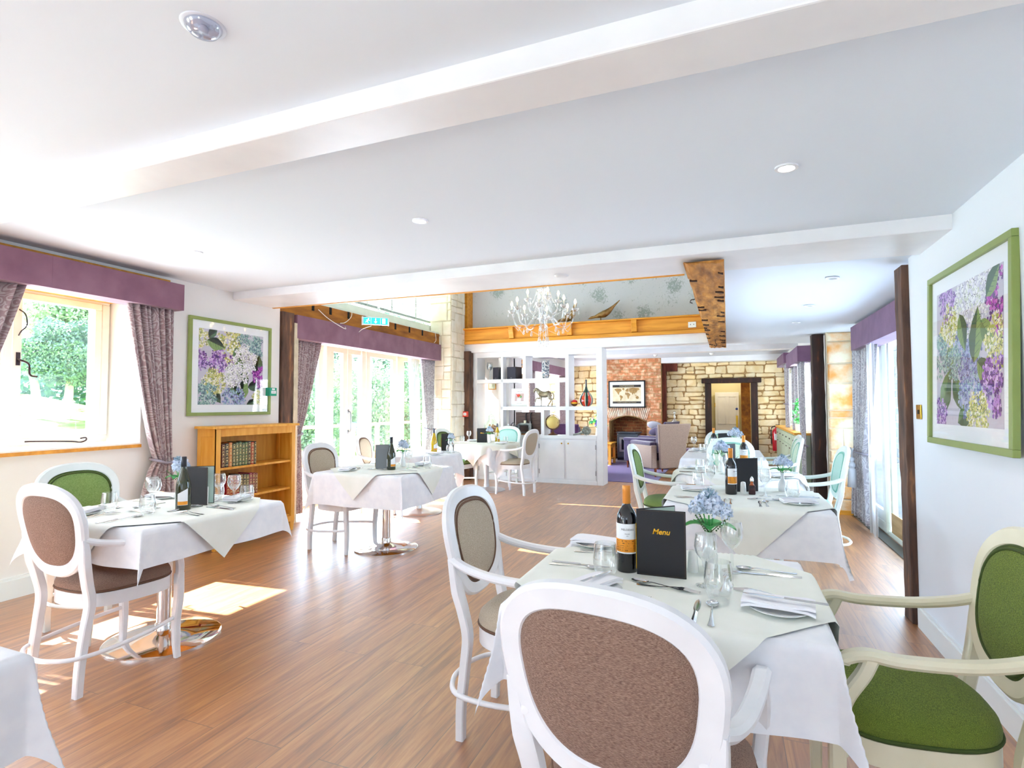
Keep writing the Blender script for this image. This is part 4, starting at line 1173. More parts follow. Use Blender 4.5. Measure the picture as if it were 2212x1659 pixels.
table(TB, 'round dining table in front of the white shelving', 'the round table before the shelving', rnd=.5, S=1.45, seed=8, over=1.2, basem=mat('satin_grey_base', 'C8CCD2', .35, .7))
o = obj('tablecloth', drape_rect(.42, .44, 1.34, TOPZ + .002, 0, 0, seed=12), CLOTH, smooth=True, loc=(-2.02, .38, 0), recalc=False)
tag(o, 'white cloth corner cut off at the bottom left of the photo', 'tablecloth')
t = thing('dining_table', 'dining table almost wholly outside the bottom left corner of the photo', 'table', (-2.02, .38, 0))
bm = BM(); box(bm, -.405, .405, -.425, .425, TOPZ - .035, TOPZ - .004); obj('tabletop', bm, OAKH, t)
bm = BM(); lathe(bm, [(.3, 0), (.3, .01), (.037, .05), (.037, TOPZ - .03)], 32); obj('pedestal', bm, CHROME, t, smooth=40)

# ------------------------------------------------------------------ tableware
TZ = TOPZ + .008
def flat(bm, outline, zf, th, M=None):
    # thin shaped metal strip: outline = [(x, halfwidth)], zf(x) height
    tp, bt = [], []
    up, dn = [], []
    for x, w in outline:
        z = zf(x)
        a = [bm.verts.new((x, w, z + th * .3)), bm.verts.new((x, 0, z + th)), bm.verts.new((x, -w, z + th * .3)), bm.verts.new((x, 0, z))]
        tp.append(a)
    for A, B in zip(tp, tp[1:]):
        for i in range(4): bm.faces.new((A[i], A[(i + 1) % 4], B[(i + 1) % 4], B[i]))
    bm.faces.new(tp[0][::-1]); bm.faces.new(tp[-1])
def mk_knife():
    bm = BM(); flat(bm, [(-.11, .004), (-.105, .008), (-.06, .007), (-.01, .0055), (0, .006)], lambda x: 0, .006)
    flat(bm, [(0, .005), (.01, .006), (.03, .009), (.07, .009), (.095, .007), (.11, .001)], lambda x: .001, .002)
    return bm
def arc(x): return .001 + .012 * max(0, (x + .02) / .05) * max(0, 1 - (x + .02) / .12) * 1.6 if x > -.02 else .001 + .004 * max(0, (-.06 - x) * 0)
def mk_fork():
    bm = BM(); z = lambda x: .002 + .010 * max(0, sin(max(0, min(1, (x + .03) / .13)) * pi)) * .8
    flat(bm, [(-.1, .005), (-.095, .009), (-.06, .006), (-.02, .003), (.02, .0028), (.032, .006), (.042, .0115), (.055, .012)], z, .0022)
    for k in range(4):
        y = -.0098 + k * .0065
        tube(bm, [(.052, y, z(.052) + .001), (.075, y, z(.075)), (.1, y * .95, z(.1) + .003)], [.0019, .0017, .0008], 6)
    return bm
def mk_spoon():
    bm = BM(); z = lambda x: .002 + .006 * max(0, sin(max(0, min(1, (x + .03) / .09)) * pi))
    flat(bm, [(-.1, .005), (-.095, .009), (-.06, .006), (-.02, .0032), (.03, .003), (.045, .004)], z, .0022)
    n = 18; c = (.07, 0)
    rs = []
    for k, dz in ((1, .007), (.85, .0035), (.6, .001), (.3, 0)):
        rs.append([bm.verts.new((c[0] + .03 * k * cos(2 * pi * i / n), .0185 * k * sin(2 * pi * i / n), dz + .0005)) for i in range(n)])
    for A, B in zip(rs, rs[1:]):
        for i in range(n): bm.faces.new((A[i], A[(i + 1) % n], B[(i + 1) % n], B[i]))
    bm.faces.new(rs[-1])
    return bm
CUT = {}
def cutlery(kind, loc, rz, label, group=None, tilt=0):
    if kind not in CUT:
        CUT[kind] = obj(kind, {'knife': mk_knife, 'fork': mk_fork, 'spoon': mk_spoon}[kind](), STEEL, smooth=50); o = CUT[kind]
    else: o = CUT[kind].copy(); COL.objects.link(o)
    o.location = loc; o.rotation_euler = (0, tilt, rz)
    return tag(o, label, kind, group)
PL = {}
def plate(loc, label, r=.082, group=None):
    if 'p' not in PL:
        bm = BM(); lathe(bm, [(.045, 0), (.05, .003), (r * .8, .006), (r, .013), (r + .001, .0145), (r * .8, .009), (.05, .006), (.002, .006)], 40, capb=True, capt=True)
        PL['p'] = obj('side_plate', bm, CHINA, smooth=True); o = PL['p']
    else: o = PL['p'].copy(); COL.objects.link(o)
    o.location = loc; return tag(o, label, 'plate', group)
def mk_napkin(seed=1, L=.19, Wd=.095):
    bm = BM(); rr = random.Random(seed)
    for k in range(2):
        z0 = .001 + k * .008; N = 16; a0 = rr.random() * 6; w = Wd * (1 - .05 * k)
        rows = []
        for i in range(N + 1):
            x = -L / 2 + L * i / N; row = []
            for j in range(9):
                y = -w / 2 + w * j / 8
                z = z0 + .0018 * sin(x * 26 + a0) + .001 * sin(y * 45 + a0 * 2) - .010 * max(0, abs(x) / (L / 2) - .8) * 3 * (1 if k == 0 else .6)
                row.append((x, y + .004 * sin(x * 30 + k), z))
            rows.append(row)
        th = .007
        top = [[bm.verts.new((x, y, z + th)) for x, y, z in r] for r in rows]; bot = [[bm.verts.new(p) for p in r] for r in rows]
        for G, fl in ((top, 0), (bot, 1)):
            for A, B in zip(G, G[1:]):
                for i in range(8):
                    q = (A[i], A[i + 1], B[i + 1], B[i]); bm.faces.new(q if fl else q[::-1])
        loop_t = top[0] + [r[-1] for r in top[1:]] + top[-1][-2::-1] + [r[0] for r in top[-2:0:-1]]
        loop_b = bot[0] + [r[-1] for r in bot[1:]] + bot[-1][-2::-1] + [r[0] for r in bot[-2:0:-1]]
        m = len(loop_t)
        for i in range(m): bm.faces.new((loop_t[i], loop_t[(i + 1) % m], loop_b[(i + 1) % m], loop_b[i]))
    return bm
NK = {}
def napkin(loc, rz, label, seed=1, group=None, tilt=0):
    k = seed % 3
    if k not in NK: NK[k] = obj('napkin', mk_napkin(k + 1), NAPK, smooth=50); o = NK[k]
    else: o = NK[k].copy(); COL.objects.link(o)
    o.location = loc; o.rotation_euler = (0, tilt, rz); return tag(o, label, 'napkin', group)
GL = {}
def glass(kind, loc, label, s=1.0, group=None):
    nm = {'wine': 'wine_glass', 'tumbler': 'tumbler'}[kind]
    if kind not in GL:
        if kind == 'wine':
            prof = [(.034, 0), (.034, .002), (.02, .005), (.006, .012), (.0045, .03), (.0045, .065), (.008, .076), (.022, .09), (.034, .108), (.0375, .128), (.035, .15), (.031, .168), (.0298, .1685), (.0335, .15), (.0358, .128), (.032, .108), (.02, .0925), (.001, .088)]
        else:
            prof = [(.022, 0), (.027, .002), (.035, .02), (.0395, .042), (.0395, .06), (.036, .085), (.0335, .103), (.0322, .1035), (.0345, .085), (.038, .06), (.038, .042), (.034, .024), (.028, .014), (.001, .012)]
        bm = BM(); lathe(bm, prof, 32, capb=True, capt=True)
        GL[kind] = obj(nm, bm, GLASS, smooth=60); o = GL[kind]
    else: o = GL[kind].copy(); COL.objects.link(o)
    o.location = loc; o.scale = (s, s, s); return tag(o, label, 'glass', group)
def bottle(loc, rz, kind, label):
    t = thing('wine_bottle', label, 'bottle', loc, rz)
    if kind == 'red':
        prof = [(.034, 0), (.0365, .004), (.0365, .185), (.034, .2), (.026, .217), (.018, .228), (.0145, .24), (.0135, .26), (.0135, .296)]
        gm, cm = BOTD, CAPO; cap = [(.0142, .238), (.0148, .24), (.0148, .282), (.0152, .284), (.0152, .302), (.0138, .304)]
        r = .0368
    else:
        prof = [(.037, 0), (.0395, .004), (.0395, .12), (.037, .15), (.03, .18), (.02, .215), (.0145, .24), (.0132, .26), (.0132, .296)]
        gm, cm = (BOTG, mat('dark_capsule', '222028', .3)) if kind == 'white' else (BOTY, mat('grey_capsule', '5A5A64', .35)); cap = [(.0138, .245), (.0143, .246), (.0143, .302), (.012, .304)]
        r = .0398
    bm = BM(); lathe(bm, prof, 32); obj('bottle_body', bm, gm, t, smooth=60)
    bm = BM(); lathe(bm, cap, 24); obj('capsule', bm, cm, t, smooth=50)
    def patch(a0, a1, z0, z1, m, nm, rad, parent=t, top=None):
        bm = BM(); N = 16; A = []; 
        for i in range(N + 1):
            a = a0 + (a1 - a0) * i / N
            zt = z1 + (top(i / N) if top else 0)
            A.append((bm.verts.new((rad * cos(a), rad * sin(a), z0)), bm.verts.new((rad * cos(a), rad * sin(a), zt))))
        for p, q in zip(A, A[1:]): bm.faces.new((p[0], q[0], q[1], p[1]))
        return obj(nm, bm, m, parent, smooth=True, recalc=False)
    if kind == 'red':
        lb = patch(-pi, 0 - .0, .068, .172, LABW, 'label', r + .0004)
        patch(-pi + .02, -.02, .073, .118, LABO, 'label_band', r + .0007, lb)
        def wrap(zc0, rad):
            return lambda x, y, z: ((rad) * cos(-pi / 2 + x / rad), rad * sin(-pi / 2 + x / rad), zc0 + y)
        bm = BM(); addtext(bm, 'MELODIAS', .0098, wrap(.152, r + .0011)); addtext(bm, 'MALBEC', .0052, wrap(.137, r + .0011)); addtext(bm, '2021', .004, wrap(.130, r + .0011))
        rr = random.Random(4)
        for i in range(120):
            a = -pi + .3 + rr.random() * (pi - .6); z = .078 + int(rr.random() * 5) * .008 + rr.random() * .002; R2 = r + .0011; w = .02 + rr.random() * .06; h = .0008 + rr.random() * .0016
            quad(bm, [(R2 * cos(a), R2 * sin(a), z), (R2 * cos(a + w), R2 * sin(a + w), z), (R2 * cos(a + w), R2 * sin(a + w), z + h), (R2 * cos(a), R2 * sin(a), z + h)])
        obj('label_print', bm, INK, lb, recalc=False)
        patch(.5, 2.4, .07, .16, LABW, 'back_label', r + .0004)
    else:
        lb = patch(-pi / 2 + .25, -pi / 2 + 1.6, .03, .095, LABW, 'label', r + .0004, top=lambda u: .03 * u)
        patch(-pi / 2 + .27, -pi / 2 + 1.58, .032, .052, LABO, 'label_band', r + .0007, lb)
        patch(-pi / 2 - 1.5, -pi / 2 - .7, .03, .1, LABW, 'back_label', r + .0004)
    return t
def menu(loc, rz, label, text=True, h=.228, w=.165, open_=1.0, facem=None):
    t = thing('menu_folder', label, 'menu', loc, rz)
    # front board in the local x direction from the spine, rear board swung back
    def board(nm, ang, printed):
        bm = BM(); box(bm, 0, w, 0, .003, 0, h)
        M = Matrix.Rotation(ang, 4, 'Z')
        bm.transform(M); b = obj(nm, bm, facem or BLACK, t, bevel=.0012)
        if printed:
            st = BM()
            for i in range(46):
                for (x, z) in ((.004 + i * (w - .008) / 46, .004), (.004 + i * (w - .008) / 46, h - .004)):
                    box(st, x, x + .0016, -.0004, 0, z - .0003, z + .0003)
            for i in range(60):
                z = .004 + i * (h - .008) / 60; box(st, w - .0043, w - .0037, -.0004, 0, z, z + .0018)
            st.transform(M); obj('stitching', st, mat('stitch_thread', '9A7A5A', .8), b)
            if text:
                tb = BM(); addtext(tb, 'Menu', .026, lambda x, y, z: (w * .5 + x, -.0006, h * .67 + y), shear=.25, bold=.0006)
                tb.transform(M); obj('menu_lettering', tb, GOLD, b, recalc=False)
        return b, M
    b, M = board('front_board', 0, True)
    b2, M2 = board('rear_board', open_, False)
    bm = BM(); box(bm, .006, w - .004, -.002, 0, .004, h - .004); bm.transform(M2); obj('inside_sleeve', bm, PAGE, b2)
    bm = BM(); box(bm, -.0035, -.001, -.002, .0015, .02, h - .05); obj('spine_cord', bm, BRASS, t)
    bm = BM(); box(bm, .012, w - .01, .0035, .02, .002, .11); bm.transform(M); obj('paper_insert', bm, CHINA, t)
    return t
FL = {}
def flowers(loc, label, vlabel, s=1.0, seed=1, rz=0, low=False):
    t = thing('flower_vase', vlabel, 'vase', loc, rz)
    bm = BM(); lathe(bm, [(.022, 0), (.026, .004), (.027, .02), (.028, .045), (.022, .065), (.012, .085), (.0095, .105), (.013, .125), (.0145, .13), (.012, .129)], 28); obj('vase_body', bm, CHINA if not low else mat('vase_grey', 'D8DADC', .15), t, smooth=True)
    f = thing('flower_posy', label, 'flowers', (loc[0], loc[1], loc[2] + .125 * 1), rz); f.scale = (s, s, s)
    rr = random.Random(seed)
    bm = BM()
    for k, (a, b) in enumerate(((.012, .02), (-.015, .0), (.0, -.02))): tube(bm, crom([(0, 0, -.09), (a * .3, b * .3, 0), (a, b, .055)], 4), .002, 6)
    obj('stem', bm, LEAF, f, smooth=True)
    heads = [(0.0, 0.0, .085, .038), (.035, -.008, .065, .03), (-.03, .012, .068, .028), (.008, .02, .07, .027)]
    for hx_, hy_, hz_, R in heads:
        bm = BM(); n = 130
        for i in range(n):
            zf = 1 - 1.5 * (i + .5) / n; a = i * 2.39996; q = sqrt(max(0, 1 - zf * zf))
            d = V((q * cos(a), q * sin(a), zf)); p = V((hx_, hy_, hz_)) + d * R * (.8 + .25 * rr.random())
            u = (d.orthogonal().normalized()); u = Matrix.Rotation(rr.random() * 6.28, 3, d) @ u; v = d.cross(u)
            u = (u + d * .35 * (rr.random() - .2)).normalized()
            w = R * (.2 + .12 * rr.random())
            c0 = p - d * w * .4
            quad(bm, [c0 - u * w * .2, p + (v - u * .1) * w * .7, p + u * w * 1.1 + d * w * .3, p - v * w * .7])
        obj('bloom', bm, BLOOM, f, recalc=False)
    bm = BM(); c = V((0, -.01, .10))
    for i in range(60):
        a = rr.random() * 6.28; b = rr.random() * 1.0; d = V((sin(b) * cos(a), sin(b) * sin(a) - .25, cos(b))).normalized()
        tube(bm, [c, c + d * .034], [.0008, .0004], 3)
    obj('stamens', bm, BLOOMC, f)
    for k in range(5):
        a = k * 1.26 + .5 + seed; bm = BM(); L = .062 + .02 * rr.random()
        n = 8; prev = None
        for i in range(n + 1):
            x = L * i / n; w = .02 * sin(pi * min(1, (i / n) * .95 + .05)) ** .8 * (1 + .12 * (i % 2)); z = .012 + .02 * sin(x / L * 2.2) - .012 * (x / L) ** 2
            cur = (bm.verts.new((x, w, z + .006)), bm.verts.new((x, 0, z)), bm.verts.new((x, -w, z + .006)))
            if prev:
                bm.faces.new((prev[0], prev[1], cur[1], cur[0])); bm.faces.new((prev[1], prev[2], cur[2], cur[1]))
            prev = cur
        bm.transform(Matrix.Rotation(a, 4, 'Z')); lf = obj('leaf', bm, LEAF, f, smooth=True, recalc=False)
    bm = BM()
    for k in range(3):
        a = 2.2 + k * 1.9
        tube(bm, [(0, 0, -.0), (.06 * cos(a), .06 * sin(a), .058)], .0015, 5)
        for i in range(9):
            d = .02 + .005 * i; ball(bm, (d * cos(a), d * sin(a), .01 + .006 * i), .0028, 5, 4)
    obj('seed_spray', bm, mat('seed_spray_green', '5A7A4E', .7), f)
    return t
def shaker(loc, label):
    t = thing('salt_shaker', label, 'shaker', loc)
    bm = BM(); lathe(bm, [(.019, 0), (.02, .003), (.0155, .068), (.013, .074), (.004, .077)], 20); o = obj('shaker_body', bm, CHINA, t, smooth=50)
    return t
# ------------------------------------------------------------------ laying the tables
SIDES = {'near': ((0, -1), pi / 2, 'near side'), 'far': ((0, 1), -pi / 2, 'far side'), 'left': ((-1, 0), 0, 'left side'), 'right': ((1, 0), pi, 'right side')}
def short(s):
    return s
def setting(T, hx, hy, side, tname, items='FfkspnbtwdD', seed=0, shift=0, dz=0, inn=.15):
    (sx, sy), rot, sn = SIDES[side]
    rr = random.Random(seed)
    c = V((T[0] + sx * (hx - inn), T[1] + sy * (hy - inn), TZ + dz))
    f = V((-sx, -sy, 0)); r = V((-sy * -1, sx * -1, 0)) if False else V((f.y, -f.x, 0))    # forward and right-hand of the diner
    c = c + r * shift
    ang = atan2(f.y, f.x)
    P = lambda a, b, z=0: tuple(c + r * a + f * b + V((0, 0, z)))
    j = lambda k=.06: (rr.random() - .5) * k
    L = lambda s: '%s, %s of %s' % (s, sn, tname)
    if 'F' in items: cutlery('fork', P(-.115, 0), ang + j(), L('outer dinner fork'))
    if 'f' in items: cutlery('fork', P(-.08, .01), ang + j(), L('inner dinner fork'))
    if 'k' in items: cutlery('knife', P(.085, -.01), ang + j(), L('dinner knife'))
    if 's' in items: cutlery('spoon', P(.12, 0), ang + j(.1), L('soup spoon'))
    if 'p' in items: plate(P(-.215, .0), L('white side plate'))
    if 'n' in items: napkin(P(-.215, .0, .0165), ang + .25 + j(.3), L('folded napkin on its plate'), seed)
    if 'b' in items: cutlery('knife', P(-.215, .0, .0385), ang + .1 + j(.2), L('butter knife on the napkin'))
    if 't' in items: glass('tumbler', P(.14, .17), L('water tumbler'))
    if 'w' in items: glass('wine', P(.07, .2), L('stemmed wine glass'))
    if 'd' in items: cutlery('fork', P(0, .15), ang + pi / 2 + j(.1), L('dessert fork laid crosswise'))
    if 'D' in items: cutlery('spoon', P(.0, .175), ang - pi / 2 + j(.1), L('dessert spoon laid crosswise'))

# foreground table, item by item
def at_(x, y, z=0): return (x, y, TZ + z)
tf = 'the foreground table'
bottle(at_(-.345, 1.99), 0.22, 'red', 'red wine bottle with orange capsule and white and orange label on the foreground table')
menu(at_(-.305, 1.958), .0, 'black leatherette menu folder with gold lettering standing on the foreground table', open_=.75)
flowers(at_(-.07, 2.13), 'pale blue artificial flowers with green leaves on the foreground table', 'small white bud vase holding blue flowers on the foreground table', 1.25, 3)
shaker(at_(-.125, 2.06), 'white shaker half hidden behind the foreground menu folder')
glass('wine', at_(-.075, 1.915), 'wine glass directly in front of the foreground bud vase')
glass('wine', at_(.005, 2.115), 'taller wine glass behind and to the right of the foreground bud vase', 1.05)
glass('tumbler', at_(-.035, 1.80), 'water tumbler nearest the soup spoon on the foreground table', 1.1)
glass('tumbler', at_(-.405, 1.90), 'water tumbler in front of the foreground wine bottle', 1.1)
plate(at_(-.40, 1.73), 'white side plate under a napkin, in front of the taupe foreground chair')
napkin(at_(-.415, 1.74, .0165), 1.05, 'folded white napkin on the plate nearest the taupe foreground chair', 1)
cutlery('knife', at_(-.415, 1.735, .0385), 1.15, 'butter knife on the napkin nearest the taupe foreground chair')
plate(at_(-.53, 2.29), 'white side plate under a napkin at the far left corner of the foreground table')
napkin(at_(-.53, 2.29, .0165), -.1, 'folded white napkin at the far left corner of the foreground table', 2)
plate(at_(.125, 1.755), 'white side plate under a rolled napkin at the right of the foreground table')
napkin(at_(.125, 1.76, .0165), pi - .12, 'thick folded napkin at the right edge of the foreground table', 0)
cutlery('knife', at_(.14, 1.745, .0395), pi - .12, 'knife lying on the thick napkin at the right of the foreground table')
cutlery('fork', at_(-.275, 1.63), pi / 2 + .03, 'left fork of the pair behind the taupe foreground chair')
cutlery('fork', at_(-.235, 1.632), pi / 2 + .03, 'right fork of the pair behind the taupe foreground chair')
cutlery('knife', at_(-.095, 1.66), pi / 2 - .03, 'dinner knife beside the soup spoon on the foreground table')
cutlery('spoon', at_(-.052, 1.665), pi / 2, 'round soup spoon on the near side of the foreground table')
cutlery('fork', at_(-.19, 1.835), -.12, 'dessert fork lying crosswise in front of the foreground menu')
cutlery('spoon', at_(-.215, 1.855), pi - .25, 'dessert spoon lying crosswise in front of the foreground menu')
cutlery('knife', at_(-.52, 2.0), 0.0, 'dinner knife at the left end of the foreground table')
cutlery('spoon', at_(-.53, 1.965), .0, 'soup spoon at the left end of the foreground table')
cutlery('fork', at_(-.49, 2.17), .03, 'nearer fork below the far left napkin of the foreground table')
cutlery('fork', at_(-.47, 2.2), -.02, 'farther fork below the far left napkin of the foreground table')
cutlery('spoon', at_(.115, 2.155), pi, 'soup spoon at the right end of the foreground table')
cutlery('knife', at_(.115, 2.11), pi, 'dinner knife at the right end of the foreground table')
cutlery('fork', at_(.10, 1.89), pi - .12, 'fork just behind the thick napkin on the foreground table')
cutlery('fork', at_(-.02, 1.96), 1.45, 'fork standing out behind the tumbler on the foreground table')

# second table on the right
s2 = 'the second table on the right'
bottle((.012, 3.93, TZ), 1.0, 'red', 'red wine bottle with orange capsule on the second table on the right')
menu((.045, 4.03, TZ), .55, 'black menu folder standing behind the bottle on the second table on the right', text=False, open_=-.0 + .9)
shaker((.088, 4.0, TZ), 'white shaker beside the dark oil bottle on the second table on the right')
t = thing('oil_bottle', 'square dark vinegar bottle with a pourer on the second table on the right', 'bottle', (.14, 3.955, TZ))
bm = BM(); box(bm, -.021, .021, -.021, .021, 0, .062); obj('bottle_body', bm, mat('dark_vinegar', '2E0F12', .08), t, bevel=.006)
bm = BM(); lathe(bm, [(.018, .06), (.01, .07), (.0095, .088)], 16); obj('bottle_neck', bm, mat('amber_neck', 'A8541C', .2), t, smooth=True)
bm = BM(); lathe(bm, [(.011, .086), (.012, .09), (.011, .105), (.006, .115), (.002, .12)], 16); obj('stopper', bm, CHROME, t, smooth=True)
flowers((.34, 4.16, TZ), 'blue-grey flower with two bright green leaves on the second table on the right', 'small white bud vase at the right of the second table', 1.0, 5, low=True)
glass('wine', (.215, 3.9, TZ), 'wine glass in front of the vinegar bottle on the second table on the right', 1.05)
glass('tumbler', (.37, 3.85, TZ), 'water tumbler at the right of the second table', 1.1)
glass('tumbler', (-.205, 4.12, TZ), 'water tumbler left of the wine bottle on the second table', 1.05)
glass('wine', (-.12, 4.07, TZ), 'wine glass left of the wine bottle on the second table', 1.05)
for side, it, sh in (('near', 'Ffks', .0), ('left', 'kspnb', .1), ('right', 'pnbkF', 0), ('near', 'dD', .12)):
    setting(T2, .45, .43, side, s2, it, 3, sh, inn=.15 if it != 'dD' else .14)
# round table
s3 = 'the round table in the right-hand row'
bottle((.135, 5.62, TZ), .3, 'red', 'red wine bottle with orange capsule on the round table in the right-hand row')
menu((-.06, 5.45, TZ), .75, 'black menu folder on the round table in the right-hand row', text=False, open_=.8)
flowers((-.06, 5.2, TZ), 'pale blue flowers with green leaves on the round table in the right-hand row', 'white bud vase on the round table in the right-hand row', 1.2, 8)
glass('wine', (-.145, 5.12, TZ), 'left wine glass on the round table in the right-hand row')
glass('wine', (-.045, 5.02, TZ), 'wine glass in front of the flowers on the round table in the right-hand row', 1.08)
glass('tumbler', (-.235, 5.1, TZ), 'tumbler at the left of the round table in the right-hand row', 1.1)
glass('tumbler', (.25, 5.5, TZ), 'tumbler right of the bottle on the round table in the right-hand row', 1.1)
setting(T3, .5, .5, 'left', s3, 'Fkspn', 5, .06); setting(T3, .5, .5, 'right', s3, 'kpnb', 6, -.05)
# farthest table
s4 = 'the farthest table of the right-hand row'
bottle((-.17, 7.35, TZ), .3, 'red', 'red wine bottle with orange capsule on the farthest right-hand table')
menu((-.12, 7.5, TZ), .3, 'dark menu folder on the farthest right-hand table', text=False, open_=.6)
flowers((.08, 7.3, TZ), 'pale blue hydrangea head in front of the doorway on the farthest right-hand table', 'vase at the middle of the farthest right-hand table', 1.5, 9)
glass('wine', (-.42, 7.55, TZ), 'wine glass standing alone at the left of the farthest right-hand table', 1.05)
glass('tumbler', (-.3, 7.2, TZ), 'tumbler at the left of the farthest right-hand table', 1.05)
glass('wine', (-.22, 7.0, TZ), 'wine glass beside the bottle on the farthest right-hand table', 1.05)
setting(T4, .44, .6, 'left', s4, 'kpns', 7, -.15)
# table beside the bookcase
sl = 'the table beside the oak bookcase'
bottle((-2.93, 2.24, TZ), -.1, 'white', 'olive-green wine bottle on the table beside the oak bookcase')
menu((-3.08, 2.36, TZ), .15, 'black menu folder behind the wine bottle on the table beside the oak bookcase', text=False, open_=.5)
flowers((-3.21, 2.43, TZ), 'pale blue flowers peeping out behind the menu beside the oak bookcase', 'bud vase hidden behind the menu on the table beside the oak bookcase', 1.2, 11)
for k, x, y, lb in (('wine', -3.22, 2.26, 'left of two wine glasses beside the menu'), ('wine', -3.12, 2.2, 'right of two wine glasses beside the menu'), ('wine', -2.98, 2.52, 'wine glass just right of the menu'), ('wine', -2.83, 2.50, 'wine glass before the bookcase shelves'),
                    ('tumbler', -3.29, 2.06, 'tumbler at the window end'), ('tumbler', -2.985, 2.07, 'tumbler in front of the bottle'), ('tumbler', -2.78, 2.55, 'tumbler at the bookcase end'), ('tumbler', -3.03, 2.55, 'tumbler half hidden by the menu')):
    glass(k, (x, y, TZ), lb + ' on ' + sl, 1.02)
for side, it, sd in (('near', 'FfkspnbdD', 1), ('left', 'FfkspnbD', 2), ('far', 'FfkspnbD', 3), ('right', 'FfksdD', 4)):
    setting(TL, .44, .44, side, sl, it, sd, inn=.12)
# chrome-pedestal table
sm = 'the chrome-pedestal table in the middle'
bottle((-2.93, 4.33, TZ), .2, 'white', 'green wine bottle in front of the grey menu on the chrome-pedestal table')
menu((-3.1, 4.32, TZ), .3, 'grey-backed menu folder on the chrome-pedestal table', text=False, facem=mat('grey_leatherette', '6E7478', .5), open_=.5, w=.13)
flowers((-2.98, 4.6, TZ), 'blue-grey flowers with leaf behind the bottle on the chrome-pedestal table', 'bud vase behind the bottle on the chrome-pedestal table', 1.1, 14)
glass('wine', (-2.82, 4.45, TZ), 'wine glass right of the bottle on the chrome-pedestal table', 1.05)
glass('tumbler', (-2.68, 4.56, TZ), 'tumbler at the right of the chrome-pedestal table', 1.05)
for side, it, sd in (('near', 'pndD', 5), ('left', 'Fks', 6), ('far', 'pnk', 7), ('right', 'ksF', 8)):
    setting(TM, .46, .46, side, sm, it, sd)
# round table by the garden doors
sc_ = 'the round table by the garden doors'
bottle((-3.5, 6.12, TZ), .2, 'yellow', 'yellow white-wine bottle glowing on the round table by the garden doors')
menu((-3.52, 6.35, TZ), .3, 'dark menu folder behind the yellow bottle by the garden doors', text=False, open_=.6)
flowers((-3.36, 6.32, TZ), 'pale blue flowers beside the yellow bottle by the garden doors', 'white bud vase beside the yellow bottle by the garden doors', .9, 16)
glass('wine', (-3.76, 5.92, TZ), 'wine glass left of the yellow bottle by the garden doors')
glass('wine', (-3.27, 6.15, TZ), 'wine glass right of the flowers by the garden doors', 1.05)
glass('tumbler', (-3.24, 6.05, TZ), 'tumbler right of the flowers by the garden doors')
setting(TC, .52, .52, 'right', sc_, 'kspn', 9, inn=.17); setting(TC, .52, .52, 'near', sc_, 'Fkpn', 10, inn=.17)
# round table before the shelving
sb = 'the round table before the shelving'
menu((-3.78, 8.0, TZ), .25, 'black menu folder with gold lettering on the round table before the shelving', open_=.8)
bottle((-3.50, 8.18, TZ), .2, 'yellow', 'wine bottle with dark neck behind the flowers before the shelving')
flowers((-3.55, 7.98, TZ), 'pale blue and white flowers on the round table before the shelving', 'small white bud vase on the round table before the shelving', 1.1, 18)
glass('wine', (-4.0, 8.15, TZ), 'wine glass at the left of the round table before the shelving', 1.05)
glass('tumbler', (-4.0, 7.9, TZ), 'tumbler at the left of the round table before the shelving', 1.05)
glass('wine', (-3.4, 7.95, TZ), 'wine glass before the aqua chair', 1.0)
glass('tumbler', (-3.3, 8.05, TZ), 'tumbler before the aqua chair', 1.0)
setting(TB, .5, .5, 'right', sb, 'kspn', 12, inn=.16); setting(TB, .5, .5, 'left', sb, 'pn', 13, inn=.16)
# ------------------------------------------------------------------ oak bookcase and its books
# stands against the left wall: x -4.70 .. -4.44, y 3.72 .. 4.70
bc = thing('bookcase', 'low oak bookcase under the hydrangea print on the left wall', 'bookcase', (-4.57, 4.22, 0))
BX0, BX1, BY0, BY1, BH = -.125, .125, -.50, .50, 1.165
def bpart(nm, bm, m=OAK, **k): return obj(nm, bm, m, bc, bevel=.003, **k)
bm = BM(); box(bm, BX0 - .005, BX1 + .03, BY0 - .03, BY1 + .03, BH - .025, BH); bpart('top', bm)
for y, yy in ((BY0, BY0 + .03), (BY1 - .03, BY1)):
    bm = BM(); box(bm, BX0, BX1, y + .006, yy - .006, .12, BH - .025)
    for xa, xb in ((BX0, BX0 + .05), (BX1 - .05, BX1)): box(bm, xa, xb, y, yy, .1, BH - .025)
    box(bm, BX0 + .05, BX1 - .05, y, yy, BH - .1, BH - .025); box(bm, BX0 + .05, BX1 - .05, y, yy, .12, .2)
    bpart('side_panel', bm)
bm = BM()
for y, yy in ((BY0, BY0 + .05), (BY1 - .05, BY1)): box(bm, BX1 - .022, BX1 + .001, y, yy, .1, BH - .025)
box(bm, BX1 - .022, BX1, BY0 + .05, BY1 - .05, BH - .1, BH - .025); box(bm, BX1 - .022, BX1, BY0 + .05, BY1 - .05, .1, .16); bpart('face_frame', bm)
for z in (.16, .45, .745):
    bm = BM(); box(bm, BX0 + .012, BX1 - .022, BY0 + .03, BY1 - .03, z, z + .022); bpart('shelf', bm)
bm = BM(); box(bm, BX0, BX0 + .01, BY0 + .03, BY1 - .03, .12, BH - .03); bpart('back_panel', bm, OAKH)
for x in (BX0 + .028, BX1 - .028):
    for y in (BY0 + .03, BY1 - .03):
        bm = BM(); hexa(bm, [(x - .02, y - .02, 0), (x + .02, y - .02, 0), (x + .02, y + .02, 0), (x - .02, y + .02, 0)], [(x - .027, y - .03, .1), (x + .027, y - .03, .1), (x + .027, y + .03, .1), (x - .027, y + .03, .1)]); bpart('leg', bm)
BOOKS = {}
